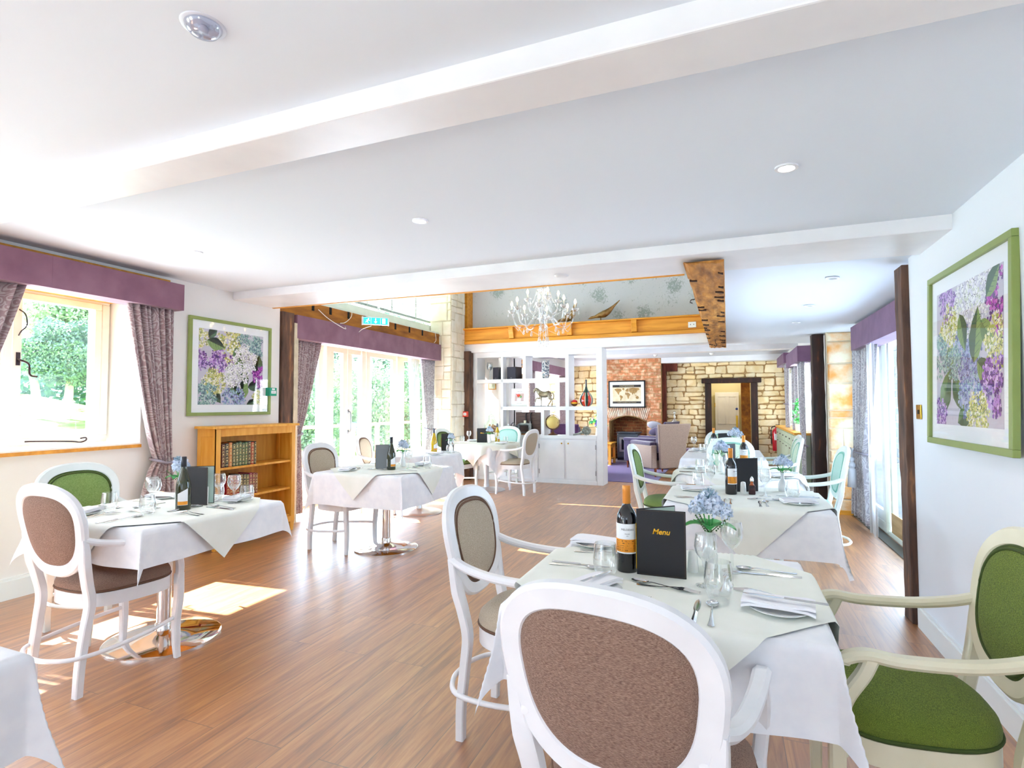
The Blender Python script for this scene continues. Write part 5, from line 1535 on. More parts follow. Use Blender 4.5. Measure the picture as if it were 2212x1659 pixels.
def book(loc, w, h, d, col, label, group):
    m = BOOKS.get(col) or mat('binding_' + col.lower(), col, .35); BOOKS[col] = m
    t = thing('book', label, 'book', loc, 0, group)
    bm = BM(); box(bm, -d, 0, 0, w, 0, h)
    # rounded spine
    prism(bm, [(0, .001), (.004, w * .2), (.005, w * .5), (.004, w * .8), (0, w - .001)], 'z', 0, h)
    o = obj('cover', bm, m, t)
    bm = BM(); box(bm, -d + .003, -.002, .003, w - .003, h, h + .0005); obj('pages', bm, mat('gilt_pages', 'C9B184', .7) if 'gilt' not in BOOKS else BOOKS['gilt'], t)
    bm = BM()
    for k in range(7):
        z = h * (.06 + .145 * k)
        box(bm, .0045, .0062, w * .12, w * .88, z, z + .004)
        if k < 6:
            zz = z + h * .05; box(bm, .0045, .006, w * .3, w * .7, zz, zz + h * (.045 if k % 2 else .025))
    for y in (w * .1, w * .86): box(bm, .0035, .0055, y, y + .0012, h * .06, h * .93)
    obj('gilt_tooling', bm, BOOKS.setdefault('gold', mat('gilt_tooling', 'E8D49A', .3, .5)), t)
    return t
BOOKS['gilt'] = mat('gilt_pages', 'B89A6A', .7)
up = [('5A1420', 'wine-red', .036), ('1A1A2A', 'navy-black', .04), ('C8763A', 'tan', .036), ('1F3A2C', 'dark green', .033), ('4A6048', 'sage', .034), ('2A5A40', 'bottle-green', .034), ('27503C', 'forest-green', .033), ('3A6A4A', 'mid-green', .032), ('1A1E2C', 'blue-black', .036), ('B83420', 'bright red', .035), ('18181E', 'black', .026)]
y = -.155
y = BY0 + .10
nm_ord = ['first', 'second', 'third', 'fourth', 'fifth', 'sixth', 'seventh', 'eighth', 'ninth', 'tenth', 'last']
for i, (c, n, w) in enumerate(up):
    book((-4.57 + .075, 4.22 + y, .767), w, .235 + .006 * ((i * 7) % 3) - .012, .16, c, '%s leather-bound book, %s from the left on the upper shelf of the oak bookcase' % (n, nm_ord[i]), 'leather-bound books on the upper shelf')
    y += w + .0035
lo_ = [('A01828', 'crimson', .036), ('B8402A', 'gold-tooled red', .034), ('C03A20', 'scarlet', .036), ('A82A3A', 'rose-red', .036), ('4A2A1E', 'brown', .036), ('22243A', 'navy', .036), ('3A5040', 'grey-green', .034), ('962A5A', 'magenta', .034), ('8A1E40', 'plum-red', .034), ('7A2030', 'dark red', .03)]
y = BY0 + .16
for i, (c, n, w) in enumerate(lo_):
    book((-4.57 + .075, 4.22 + y, .472), w, .20 + .005 * ((i * 5) % 3), .15, c, '%s leather-bound book, %s from the left on the lower shelf of the oak bookcase' % (n, nm_ord[i]), 'leather-bound books on the lower shelf')
    y += w + .003
for (yy, xx, lb, s) in ((3.86, -4.52, 'green toy left of the bookcase foot', 0), (4.22, -4.56, 'green ball under the middle of the bookcase', 1)):
    bm = BM(); ball(bm, (0, 0, .035), .035, 14, 9, sx=1.3 if not s else 1); o = obj('toy_ball', bm, mat('toy_green', '2EB060', .4), smooth=True, loc=(xx, yy, 0)); tag(o, 'small ' + lb, 'toy')

# ------------------------------------------------------------------ hydrangea prints
PET = {k: [mat('print_%s_%d' % (k, i), c, .8) for i, c in enumerate(v)] for k, v in dict(
    purple=('5E3A86', '8E5FB4', 'B98AD0', 'D8B8E4'), white=('F4F2F0', 'E4E0EA', 'D8DCC8', 'FAF8F8'), yellow=('E8DFA0', 'CFCB6A', 'F2F0D8', 'A8B050'),
    blue=('6A74A8', '8C98C4', 'B0B8DA', '9FC0C4'), magenta=('B03AB4', '8A2A98', 'D070C8', '5A2A7A'), teal=('6E9A98', '92B8AE', 'B4CEC4', '5E7A8A')).items()}
PLF = [mat('print_leaf_%d' % i, c, .8) for i, c in enumerate(('5E7F46', '7F9C58', '3F5F3E'))]
PBG = mat('print_ground', 'C9C4D0', .8)
PMATT = mat('print_mount', 'F4F6F8', .8)
PFR = mat('green_frame_lacquer', '8C9C54', .35, hex2='84954C', scale=8)
PDOT = mat('print_dark', '3A3444', .8)
def hydrangea_print(nm, label, loc, rz, tilt, W, H, seed, blobs, leaves, fw=.032, mount=.075, group=None):
    t = thing(nm, label, 'picture', loc, rz); t.rotation_euler = (tilt, 0, rz)
    bm = BM(); y0, y1 = -.028, 0
    for (a, b, c, d) in ((-W / 2, W / 2, -H / 2, -H / 2 + fw), (-W / 2, W / 2, H / 2 - fw, H / 2), (-W / 2, -W / 2 + fw, -H / 2 + fw, H / 2 - fw), (W / 2 - fw, W / 2, -H / 2 + fw, H / 2 - fw)):
        box(bm, a, b, y0, y1, c, d)
    obj('frame', bm, PFR, t, bevel=.003)
    bm = BM(); box(bm, -W / 2 + fw, W / 2 - fw, -.012, -.004, -H / 2 + fw, H / 2 - fw); obj('mount', bm, PMATT, t)
    w, h = W / 2 - fw - mount, H / 2 - fw - mount
    ms = [PBG, PDOT] + PLF; idx = {}
    for k, v in PET.items(): idx[k] = len(ms); ms += v
    bm = BM(); rr = random.Random(seed)
    box(bm, -w, w, -.0135, -.012, -h, h, 0)
    lay = [0]
    def poly(pts, mi):
        lay[0] += 1; y = -.0136 - lay[0] * 2.2e-7
        c = [(max(-w, min(w, x)), max(-h, min(h, z))) for x, z in pts]
        if len(set(c)) < 3: return
        ar = sum(c[i][0] * c[(i + 1) % len(c)][1] - c[(i + 1) % len(c)][0] * c[i][1] for i in range(len(c)))
        if abs(ar) < 1e-7: return
        bm.faces.new([bm.verts.new((x, y, z)) for x, z in c]).material_index = mi
    def leaf(cx, cz, L, a, mi):
        n = 7; up, dn = [], []
        for i in range(n + 1):
            u = i / n; wd = L * .27 * sin(pi * u ** .8) * (1 + .08 * (i % 2))
            up.append((u * L - L / 2, wd)); dn.append((u * L - L / 2, -wd))
        R = lambda p: (cx * w + p[0] * cos(a) - p[1] * sin(a), cz * h + p[0] * sin(a) + p[1] * cos(a))
        poly([R(p) for p in up + dn[::-1]], mi); mid = [R((-L / 2, 0)), R((L / 2, 0)), R((L / 2, .003)), R((-L / 2, .003))]
        poly([R(p) for p in up[:]] + [R((L / 2, 0)), R((-L / 2, 0))], 2 + (mi - 1) % 3); poly(mid, 4)
        for k in range(1, 6):
            x = -L / 2 + L * k / 7
            poly([R((x, 0)), R((x + L * .12, L * .17)), R((x + L * .13, L * .165)), R((x + .004, 0))], 4); poly([R((x, 0)), R((x + L * .12, -L * .17)), R((x + L * .13, -L * .165)), R((x + .004, 0))], 4)
    for bi, (cx, cz, r, k) in enumerate(blobs):
        r *= .84
        if bi == len(blobs) // 2:
            for l in leaves: leaf(*l)
        n = 85
        for i in range(n):
            q = sqrt((n - i) / n) * (.9 + .2 * rr.random()); a = rr.random() * 6.28
            x, z = cx * w + r * q * cos(a), cz * h + r * q * sin(a)
            if not (-w < x < w and -h < z < h): continue
            s = r * .14 * (.8 + .5 * rr.random()); b = rr.random() * 6.28
            if rr.random() < .5: poly([(x + s * .9 * cos(b + j * 2.1), z + s * .9 * sin(b + j * 2.1)) for j in range(3)], 1)
            base = idx[k]
            for j in range(4):
                aa = b + j * pi / 2; ci = base + int(rr.random() * 4)
                poly([(x, z), (x + s * cos(aa - .5), z + s * sin(aa - .5)), (x + s * 1.25 * cos(aa), z + s * 1.25 * sin(aa)), (x + s * cos(aa + .5), z + s * sin(aa + .5))], ci)
    obj('print', bm, ms, t, recalc=False)
    bm = BM(); box(bm, -W / 2 + fw, W / 2 - fw, -.019, -.017, -H / 2 + fw, H / 2 - fw); obj('glazing', bm, PICGL, t)
    return t
# local -Y is the viewing side
hydrangea_print('framed_print', 'square hydrangea print in a lime green frame above the oak bookcase', (-4.722, 4.115, 1.74), pi / 2, 0, .99, .955, 3,
    [(-.95, .75, .12, 'yellow'), (-.1, .62, .21, 'yellow'), (.85, .6, .16, 'teal'), (.35, .85, .09, 'teal'), (-.35, .12, .165, 'purple'), (-1.02, .15, .13, 'purple'), (.42, .25, .17, 'white'), (.12, -.22, .16, 'white'), (1.0, -.2, .15, 'magenta'), (-.55, -.42, .15, 'yellow'), (-.8, -.75, .15, 'teal'), (.02, -.92, .17, 'blue'), (.9, -.8, .11, 'yellow')],
    [(-.5, .62, .22, -.3, 3), (.22, .28, .26, -1.1, 2), (.85, .15, .22, 1.5, 4), (.4, -.25, .18, -1.2, 4), (.35, -.55, .25, 1.35, 3), (.05, -.58, .18, -.7, 2), (-.5, -.75, .2, -.9, 4), (.65, -.95, .16, .5, 4), (-.6, .95, .16, 1.0, 4), (.75, -.45, .2, .2, 4)])
hydrangea_print('framed_print', 'square hydrangea print in a green frame on the white right-hand wall', (1.062, 3.165, 1.59), -pi / 2, radians(-1.6), .97, .9, 8,
    [(-.6, .85, .13, 'purple'), (.0, .65, .17, 'white'), (.45, .78, .14, 'white'), (.95, .55, .17, 'magenta'), (-.55, .35, .15, 'yellow'), (.0, .0, .16, 'blue'), (.2, -.2, .16, 'blue'), (-.85, .0, .13, 'teal'), (.9, .05, .15, 'yellow'), (.1, -.55, .14, 'blue'), (.85, -.5, .17, 'purple'), (.35, -.85, .13, 'yellow'), (-.85, -.85, .1, 'purple'), (-.35, -.1, .1, 'teal')],
    [(-.1, .3, .2, -1.2, 3), (.3, .22, .26, 1.4, 3), (.6, .2, .18, -.8, 2), (-.5, -.1, .18, -1.3, 2), (-.65, -.5, .26, 1.1, 4), (-.25, -.55, .2, -1.0, 4), (.55, -.3, .2, -.6, 3), (0, -.85, .2, .4, 4), (.75, .85, .18, .8, 3), (.45, -.68, .16, .1, 4)])

# ------------------------------------------------------------------ wall fittings
t = thing('call_point', 'green emergency door release box on the wall beside the old post', 'call point', (-4.70, 4.60, 1.512))
bm = BM(); box(bm, -.02, .05, -.05, .05, -.045, .045); obj('housing', bm, TEALP, t, bevel=.004)
bm = BM(); box(bm, .05, .052, -.03, .035, -.02, .012); box(bm, .05, .052, -.02, .02, .02, .038); obj('sign_plate', bm, LABW, t)
bm = BM()
for k in (-1, 0, 1): box(bm, .052, .0525, k * .013 - .003, k * .013 + .003, -.007, -.001)
obj('dots', bm, INK, t)
t = thing('call_point', 'red fire call point on the dark post left of the shelving', 'call point', (-4.47, 8.975, 1.2))
bm = BM(); box(bm, -.05, .05, -.035, .02, -.05, .05); obj('housing', bm, REDP, t, bevel=.005)
bm = BM(); box(bm, -.028, .028, -.037, -.035, -.025, .025); obj('glass_plate', bm, LABW, t)
bm = BM(); box(bm, -.018, .018, -.038, -.037, -.004, .004); obj('print', bm, INK, t)
t = thing('light_switch', 'brass light switch on the right wall beside the dark post', 'switch', (1.068, 3.93, 1.305))
bm = BM(); box(bm, -.006, 0, -.043, .043, -.043, .043); obj('plate', bm, BRASS, t, bevel=.002)
bm = BM(); box(bm, -.011, -.006, -.008, .008, -.013, .013); obj('rocker', bm, BLK, t, bevel=.002)
t = thing('socket', 'white double socket on the orange ledge near the timber beam', 'socket', (-.5, 9.035, 2.625))
bm = BM(); box(bm, -.06, .06, -.02, .005, -.045, .045); obj('plate', bm, CHINA, t, bevel=.003)
bm = BM(); box(bm, -.03, -.02, -.022, -.02, -.005, .01); box(bm, .02, .03, -.022, -.02, -.005, .01); obj('slot', bm, INK, t)
# exit sign
t = thing('exit_sign', 'green lit exit sign with running man hanging before the old lintel', 'sign', (-4.32, 6.0, 2.475), radians(42))
bm = BM(); box(bm, -.165, .165, -.02, .02, -.05, .05); box(bm, -.175, -.165, -.028, .028, -.055, .055); box(bm, .165, .175, -.028, .028, -.055, .055); obj('housing', bm, WHITE, t, bevel=.004)
bm = BM(); box(bm, -.155, .155, -.023, -.02, -.042, .042); fc = obj('sign_face', bm, EXITG, t)
bm = BM()
box(bm, .085, .125, -.0245, -.023, -.032, .034)                                   # door
box(bm, -.004, .004, -.0245, -.023, -.02, .034); prism(bm, [(-.02, -.008), (.02, -.008), (0, -.034)], 'y', -.0245, -.023)   # arrow down
lathe(bm, [(.007, 0), (.007, .0015)], 10, (0, 0, 0))
for v in bm.verts[-20:] if False else []: pass
for seg_ in (((-.095, .012), (-.108, -.008), .008), ((-.108, -.008), (-.095, -.03), .006), ((-.108, -.006), (-.13, -.022), .006), ((-.095, .012), (-.075, .0), .005), ((-.098, .012), (-.122, .006), .005)):
    (ax, az_), (bx_, bz_), w_ = seg_; d = V((bx_ - ax, bz_ - az_)).normalized(); nx, nz = -d.y * w_ / 2, d.x * w_ / 2
    prism(bm, [(ax + nx, az_ + nz), (bx_ + nx, bz_ + nz), (bx_ - nx, bz_ - nz), (ax - nx, az_ - nz)], 'y', -.0245, -.023)
prism(bm, [(-.092 + .008 * cos(k * pi / 4), .026 + .008 * sin(k * pi / 4)) for k in range(8)], 'y', -.0245, -.023)
for x in (-.06, .06): box(bm, x - .001, x + .001, -.0245, -.023, -.038, .038)
bmesh.ops.delete(bm, geom=[v for v in bm.verts if abs(v.co.y) < .012 and abs(v.co.x) < .01 and v.co.z < .01 and v.co.z > -.01 and abs(v.co.y) >= 0 and v.co.y > -.02], context='VERTS')
obj('pictogram', bm, EXITW, fc)
bm = BM()
for x in (-.12, .12): tube(bm, [(x, 0, .05), (x * .8, .0, .7)], .0015, 4)
obj('hanging_wire', bm, ROPE, t)
for pts, lb in (([(-4.70, 5.35, 2.55), (-4.66, 5.5, 2.45), (-4.62, 5.75, 2.36), (-4.69, 5.85, 2.40)], 'white cable looping down the old lintel left of the exit sign'), ([(-4.74, 6.05, 2.64), (-4.70, 5.98, 2.55), (-4.69, 5.85, 2.46), (-4.69, 5.75, 2.435)], 'white cable hanging from the window sill left of the exit sign'),
                ([(-4.4, 6.02, 2.42), (-4.6, 6.1, 2.40), (-4.7, 6.15, 2.37)], 'short white cable below the exit sign'), ([(-4.73, 8.3, 2.66), (-4.7, 8.28, 2.5), (-4.69, 8.2, 2.44)], 'white cable hanging at the stone pier end of the old lintel')):
    bm = BM(); tube(bm, crom(pts, 6), .004, 6); tag(obj('cable', bm, ROPE, smooth=True), lb, 'cable')
# recessed lamps
def down(loc, lit, label, r=.045, group=None):
    t = thing('downlight', label, 'ceiling light', loc, 0, group); t.rotation_euler = (0, radians(2.2), 0)
    bm = BM(); lathe(bm, [(r * .62, -.001), (r * .72, -.006), (r, -.005), (r, .004), (r * .62, .004)], 32, capb=False, capt=False); obj('rim', bm, WHITE, t, smooth=40)
    bm = BM(); lathe(bm, [(r * .64, -.002), (r * .64, .0)], 24); obj('lens', bm, LAMP if lit else LENS, t)
    if lit:
        d = bpy.data.lights.new('downlight_lamp', 'SPOT'); d.energy = 8; d.spot_size = radians(110); d.spot_blend = .8; d.shadow_soft_size = .03; d.color = (1, .96, .9)
        o = bpy.data.objects.new('downlight_lamp', d); COL.objects.link(o); o.parent = t; o.location = (0, 0, -.02)
    return t
down((-3.61, 2.822, zc(-3.61) - .002), 1, 'lit recessed downlight nearest the casement window')
down((-1.616, 2.664, zc(-1.616) - .002), 1, 'lit recessed downlight in the middle of the white ceiling')
down((.246, 2.497, zc(.246) - .002), 1, 'lit recessed downlight over the foreground table')
for y, w_ in ((4.527, 'nearest'), (5.716, 'middle'), (6.82, 'farthest')):
    down((.73, y, 2.305 - .04 * .73 - .003), 0, 'unlit recessed downlight, %s of the three over the right aisle' % w_)
t = thing('smoke_detector', 'domed ceiling detector near the top left of the photo', 'detector', (-1.325, 1.044, zc(-1.325)))
bm = BM(); lathe(bm, [(.02, -.028), (.036, -.022), (.046, -.008), (.048, 0)], 36); obj('dome', bm, clearmat('blue_tinted_dome', (.74, .78, .88), .9, .6, .15, .1), t, smooth=True)
bm = BM(); lathe(bm, [(.004, -.024), (.011, -.02), (.013, -.01), (.009, -.002)], 16); obj('sensor', bm, WHITE, t, smooth=True)
bm = BM(); lathe(bm, [(.044, -.003), (.056, -.004), (.058, 0)], 36); obj('base_ring', bm, mat('detector_base', 'DDE2EE', .4), t, smooth=True)
t = thing('ceiling_vent', 'flat white disc fixed under the long ceiling beam', 'vent', (-1.13, 3.86, zc(-1.13) - .078))
bm = BM(); lathe(bm, [(.03, -.012), (.045, -.01), (.055, 0)], 28); obj('disc', bm, WHITE, t, smooth=40)

# ------------------------------------------------------------------ chandelier over the void
ch = thing('chandelier', 'glass chandelier with candle bulbs hanging in front of the ledge', 'chandelier', (-2.13, 6.45, 0))
CG = clearmat('crystal', (.90, .91, .94), .9, .7, .14, .04)
CRM = mat('candle_sleeve', 'E8E8E0', .4)
Zb = 2.28
bm = BM(); lathe(bm, [(.004, 4.72), (.004, Zb + .5)][::-1], 8); obj('chain', bm, DSTEEL, ch)
bm = BM(); lathe(bm, [(.01, Zb), (.05, Zb + .03), (.06, Zb + .06), (.03, Zb + .09), (.018, Zb + .13), (.045, Zb + .17), (.05, Zb + .2), (.02, Zb + .24), (.015, Zb + .32), (.05, Zb + .36), (.02, Zb + .40), (.014, Zb + .46), (.085, Zb + .52), (.08, Zb + .525), (.012, Zb + .5)], 20); obj('column', bm, CG, ch, smooth=True)
arm0 = None
def drop(bm, x, y, z, s=1):
    lathe(bm, [(.001, .0), (.004 * s, -.01 * s), (.010 * s, -.028 * s), (.0105 * s, -.036 * s), (.006 * s, -.046 * s), (.001, -.05 * s)][::-1], 8, (x, y, z))
def beads(bm, pts, r=.0055, gap=.0135):
    L = 0; P = [V(p) for p in pts]; nxt = 0
    for a, b in zip(P, P[1:]):
        l = (b - a).length
        while nxt <= L + l:
            q = a.lerp(b, (nxt - L) / l if l else 0); ball(bm, q, r, 6, 4); nxt += gap
        L += l
def arms(n, R, zc_, z0, ph):
    proto = {}
    for k in range(n):
        a = 2 * pi * k / n + ph
        for nm in ('arm', 'drip_pan', 'candle', 'bulb', 'pendant'):
            if nm not in proto:
                bm = BM()
                if nm == 'arm': tube(bm, crom([(.03, 0, z0), (R * .3, 0, z0 + .02), (R * .55, 0, z0 - .09), (R * .85, 0, z0 - .07), (R, 0, zc_ - .03)], 6), .009, 8)
                if nm == 'drip_pan': lathe(bm, [(.012, zc_ - .04), (.03, zc_ - .03), (.048, zc_ - .005), (.052, zc_ + .005), (.03, zc_ - .012), (.01, zc_ - .015)], 16, (R, 0, 0), rfun=lambda t_, z: 1 + .07 * sin(8 * t_))
                if nm == 'candle': lathe(bm, [(.009, zc_ - .01), (.009, zc_ + .06)], 10, (R, 0, 0))
                if nm == 'bulb': lathe(bm, [(.007, zc_ + .06), (.0155, zc_ + .078), (.016, zc_ + .09), (.009, zc_ + .112), (.002, zc_ + .124)], 12, (R, 0, 0))
                if nm == 'pendant':
                    for q in range(3):
                        b = 2.1 * q; drop(bm, R + .045 * cos(b), .045 * sin(b), zc_ - .02, 1.1)
                    drop(bm, R * .62, 0, z0 - .11, 1.6); beads(bm, [(R * .62, 0, z0 - .1), (R * .62, 0, z0 - .11)])
                    beads(bm, [(R * .9, 0, z0 - .08), (R * .75, .1, z0 - .15), (R * .62 , .2, z0 - .1)], .005)
                bm.transform(Matrix.Translation((0, 0, 0)))
                o = obj(nm, bm, {'arm': CG, 'drip_pan': CG, 'candle': CRM, 'bulb': BULB, 'pendant': CG}[nm], ch, smooth=True); proto[nm] = o
            else:
                o = proto[nm].copy(); COL.objects.link(o); o.parent = ch
            o.rotation_euler = (0, 0, a)
arms(8, .40, Zb + .27, Zb + .15, .2)
arms(4, .20, Zb + .40, Zb + .33, .6)
bm = BM()
for k in range(10):
    a = 2 * pi * k / 10
    beads(bm, [(.08 * cos(a), .08 * sin(a), Zb + .52), (.12 * cos(a), .12 * sin(a), Zb + .40), (.2 * cos(a), .2 * sin(a), Zb + .27)])
    beads(bm, [(.055 * cos(a), .055 * sin(a), Zb + .03), (.06 * cos(a), .06 * sin(a), Zb - .06 - .03 * (k % 3))]); drop(bm, .06 * cos(a), .06 * sin(a), Zb - .06 - .03 * (k % 3), 1.5)
    drop(bm, .085 * cos(a), .085 * sin(a), Zb + .52, 1.2)
obj('bead_strings', bm, CG, ch, smooth=True)
d = bpy.data.lights.new('chandelier_lamp', 'POINT'); d.energy = 4; d.color = (1, .85, .65); d.shadow_soft_size = .25
o = bpy.data.objects.new('chandelier_lamp', d); COL.objects.link(o); o.parent = ch; o.location = (0, 0, Zb + .62)

# ------------------------------------------------------------------ pheasants on the ledge
PH = mat('bronze_feather', '7A5A30', .45, .4, hex2='B89258', scale=14, bump=.5, bscale=40)
def pheasant(loc, rz, label, up_tail):
    bm = BM()
    body = crom([(-.20, 0, .075), (-.16, 0, .09), (-.10, 0, .10), (-.02, 0, .12), (.06, 0, .14), (.13, 0, .18), (.22, 0, .26), (.33, 0, .36)] if up_tail else [(-.08, 0, .36), (-.07, 0, .33), (-.05, 0, .26), (-.02, 0, .18), (.03, 0, .13), (.1, 0, .1), (.18, 0, .08), (.3, 0, .04)], 4)
    rad = [.012, .022, .022, .045, .062, .05, .022, .006] if up_tail else [.014, .025, .03, .055, .07, .06, .03, .006]
    n = len(body); R = []
    for i in range(n):
        u = i / (n - 1) * 7; k = min(6, int(u)); R.append(rad[k] + (rad[k + 1] - rad[k]) * (u - k))
    tube(bm, body, R, 10)
    h = body[0]; tube(bm, [h, h + V((-.035, 0, -.012))], [.009, .001], 6)
    t = thing('pheasant_figure', label, 'figurine', loc, rz)
    obj('bird', bm, PH, t, smooth=True)
    bm = BM()
    for y in (-.02, .02): tube(bm, [(.0, y, .0), (.0, y, .08)], .006, 6)
    obj('legs', bm, PH, t)
    bm = BM(); lathe(bm, [(.06, -.0), (.06, .012), (.03, .02)], 16, sx=1.2); obj('base', bm, PH, t)
pheasant((-2.0, 9.2, 2.777), 0, 'bronze pheasant with raised tail pecking on the orange ledge', True)
pheasant((-2.52, 9.2, 2.777), pi, 'bronze pheasant standing upright behind the chandelier', False)
# ------------------------------------------------------------------ open shelving room divider
# local frame: x along the unit from its right end (0) to the left (-2.6), y depth (0 front .. .32 back)
DV = thing('shelving_unit', 'tall white open shelving unit with cupboards dividing off the lounge', 'shelving', (-1.965, 9.11, 0), radians(-1.5))
DM = DV.matrix_basis
def dloc(x, y, z):
    a = radians(-1.5); X, Y = x + 1.965, y - 9.11
    return (x, y, z)
def X_(x): return x + 1.965
D0, D1 = 0, .34
TOPD = 2.335
def dp(nm, parts, m=WHITE, **k):
    bm = BM()
    for p in parts: box(bm, *p)
    return obj(nm, bm, m, DV, bevel=.0025, **k)
sx = [-4.50, -4.428, -4.332, -3.846, -3.803, -3.421, -3.358, -3.069, -3.013, -2.618, -2.555, -2.068, -2.004, -1.957]
Xs = [X_(v) for v in sx]
dp('upright', [(Xs[0], Xs[2], D0, D1, 0, TOPD)]); dp('upright', [(Xs[3], Xs[4], D0, D1, .83, 2.24)]); dp('upright', [(Xs[5], Xs[6], D0, D1, 1.835, 2.24)])
dp('upright', [(Xs[7], Xs[8], D0, D1, .83, 1.27)]); dp('upright', [(Xs[9], Xs[10], D0, D1, .83, 2.24)]); dp('upright', [(Xs[11], 0, D0, D1, 0, TOPD)])
dp('top_rail', [(Xs[2], Xs[11], D0, D1, 2.24, TOPD)])
dp('shelf', [(Xs[2], Xs[9], D0, D1, 1.769, 1.835)]); dp('shelf', [(Xs[3], Xs[11], D0, D1, 1.27, 1.335)])
dp('worktop', [(Xs[2], Xs[11], D0 - .004, D1, .775, .83)])
dp('carcase', [(Xs[2], Xs[11], .02, D1, .0, .775)]); dp('plinth', [(Xs[2], Xs[11], -.004, .02, 0, .06)])
for a, b in ((-4.3, -3.75), (-3.72, -3.14), (-3.109, -2.65), (-2.61, -2.09)):
    bm = BM(); box(bm, X_(a), X_(b), .003, .02, .085, .745); dr = obj('door', bm, WHITE, DV, bevel=.002)
    kx = X_(b) - .04 if a < -2.7 else X_(a) + .04
    bm = BM(); lathe(bm, [(.006, 0), (.006, .01), (.014, .018), (.012, .026), (.004, .03)], 14); bm.transform(Matrix.Translation((kx, .003, .695)) @ Matrix.Rotation(radians(90), 4, 'X')); obj('knob', bm, BRASS, dr, smooth=True)
    hx = X_(a) if a < -2.7 else X_(b)
    bm = BM(); box(bm, hx - .006, hx + .006, -.002, .004, .16, .24); box(bm, hx - .006, hx + .006, -.002, .004, .6, .68); obj('hinge', bm, DSTEEL, dr)
SH3, SH2, SH1 = 1.835, 1.335, .83
YD = 9.24
def yy_(x): return YD + (x + 1.965) * tan(radians(-1.5))
# shelf ornaments
t = thing('glass_goblet', 'tall etched goblet in the top left compartment of the shelving', 'glass', (-4.13, 9.3, SH3)); bm = BM()
lathe(bm, [(.035, 0), (.035, .004), (.008, .012), (.007, .05), (.012, .06), (.007, .07), (.007, .15), (.012, .17), (.05, .2), (.062, .25), (.055, .3), (.05, .325), (.046, .32), (.055, .25), (.04, .2), (.002, .18)], 24); obj('goblet', bm, FROST, t, smooth=True)
bm = BM(); lathe(bm, [(.02, .0), (.028, .03), (.03, .07), (.022, .09)], 16, (0, 0, .2)); obj('candle_light', bm, CHINA, t, smooth=True)
for x0, x1, lb in ((-4.03, -3.87, 'black loudspeaker in the top left compartment, half behind the upright'), (-3.76, -3.52, 'black loudspeaker in the second compartment of the top row')):
    t = thing('loudspeaker', lb, 'speaker', ((x0 + x1) / 2, 9.32, SH3), -.25)
    w = (x1 - x0) / 2 * .85; bm = BM(); box(bm, -w, w, -.1, .09, 0, .225); obj('cabinet', bm, mat('speaker_black', '2E2E38', .5), t, bevel=.004)
    bm = BM(); box(bm, -w + .008, w - .008, -.106, -.1, .01, .215); g = obj('grille', bm, mat('speaker_grille', '3A3A46', .9, bump=.5, bscale=200), t)
    bm = BM(); box(bm, -.02, .02, -.108, -.106, .02, .028); obj('badge', bm, DSTEEL, g)
t = thing('amber_candlestick', 'tall amber glass ornament behind the loudspeaker', 'ornament', (-3.475, 9.38, SH3))
bm = BM(); lathe(bm, [(.04, 0), (.042, .01), (.04, .1), (.02, .12), (.015, .18), (.018, .2), (.045, .215), (.048, .36), (.044, .365)], 20); obj('ornament_body', bm, mat('amber_glass', 'F09A10', .15, hex2='B06008', scale=14, spec=.8), t, smooth=40)
bm = BM(); lathe(bm, [(.0425, .05), (.0425, .07)], 20); lathe(bm, [(.0485, .26), (.0485, .285)], 20); obj('dark_rings', bm, mat('amber_dark', '4A2A08', .3), t)
t = thing('mosaic_vase', 'cylindrical speckled grey glass vase in the wide top compartment', 'vase', (-3.02, 9.26, SH3))
bm = BM(); lathe(bm, [(.045, 0), (.06, .008), (.068, .05), (.07, .15), (.07, .31), (.066, .325), (.058, .31), (.058, .05)], 32)
vm = mat('speckled_glass', '5E6674', .15, hex2='D8DCE0', scale=38, detail=6, lo=.45, hi=.56); r_ = [n for n in vm.node_tree.nodes if n.type == 'VALTORGB'][0]
e = r_.color_ramp.elements.new(.66); e.color = lin('B08C78')
obj('vase_body', bm, vm, t, smooth=True)
t = thing('framed_card', 'white framed card with a small red flower picture on the middle shelf', 'picture', (-3.53, 9.26, SH2), .0); t.rotation_euler = (radians(-6), 0, radians(6))
bm = BM(); box(bm, -.15, .15, 0, .02, 0, .33); obj('card', bm, CHINA, t, bevel=.003)
bm = BM(); box(bm, -.085, .085, -.002, 0, .1, .24); pc = obj('flower_picture', bm, mat('picture_lilac', 'D8C4CC', .7, hex2='C8A8A0', scale=12), t)
bm = BM()
rr = random.Random(3)
for i in range(14): ball(bm, (-.045 + .06 * rr.random(), -.003, .185 + .04 * rr.random()), .012, 6, 4, mi=0, sy=.15)
for i in range(8): ball(bm, (-.02 + .06 * rr.random(), -.003, .165 + .05 * rr.random()), .01, 6, 4, mi=1, sy=.15)
box(bm, -.04, .03, -.003, -.002, .105, .15, 2)
obj('painted_flowers', bm, [mat('picture_red', 'D8402A', .7), LEAF, CHINA], pc)
bm = BM(); addtext(bm, 'Thank You', .022, lambda x, y, z: (x, -.001, .277 + y), shear=.2); addtext(bm, 'For your kindness', .013, lambda x, y, z: (x, -.001, .06 + y), shear=.2); obj('card_lettering', bm, INK, t, recalc=False)
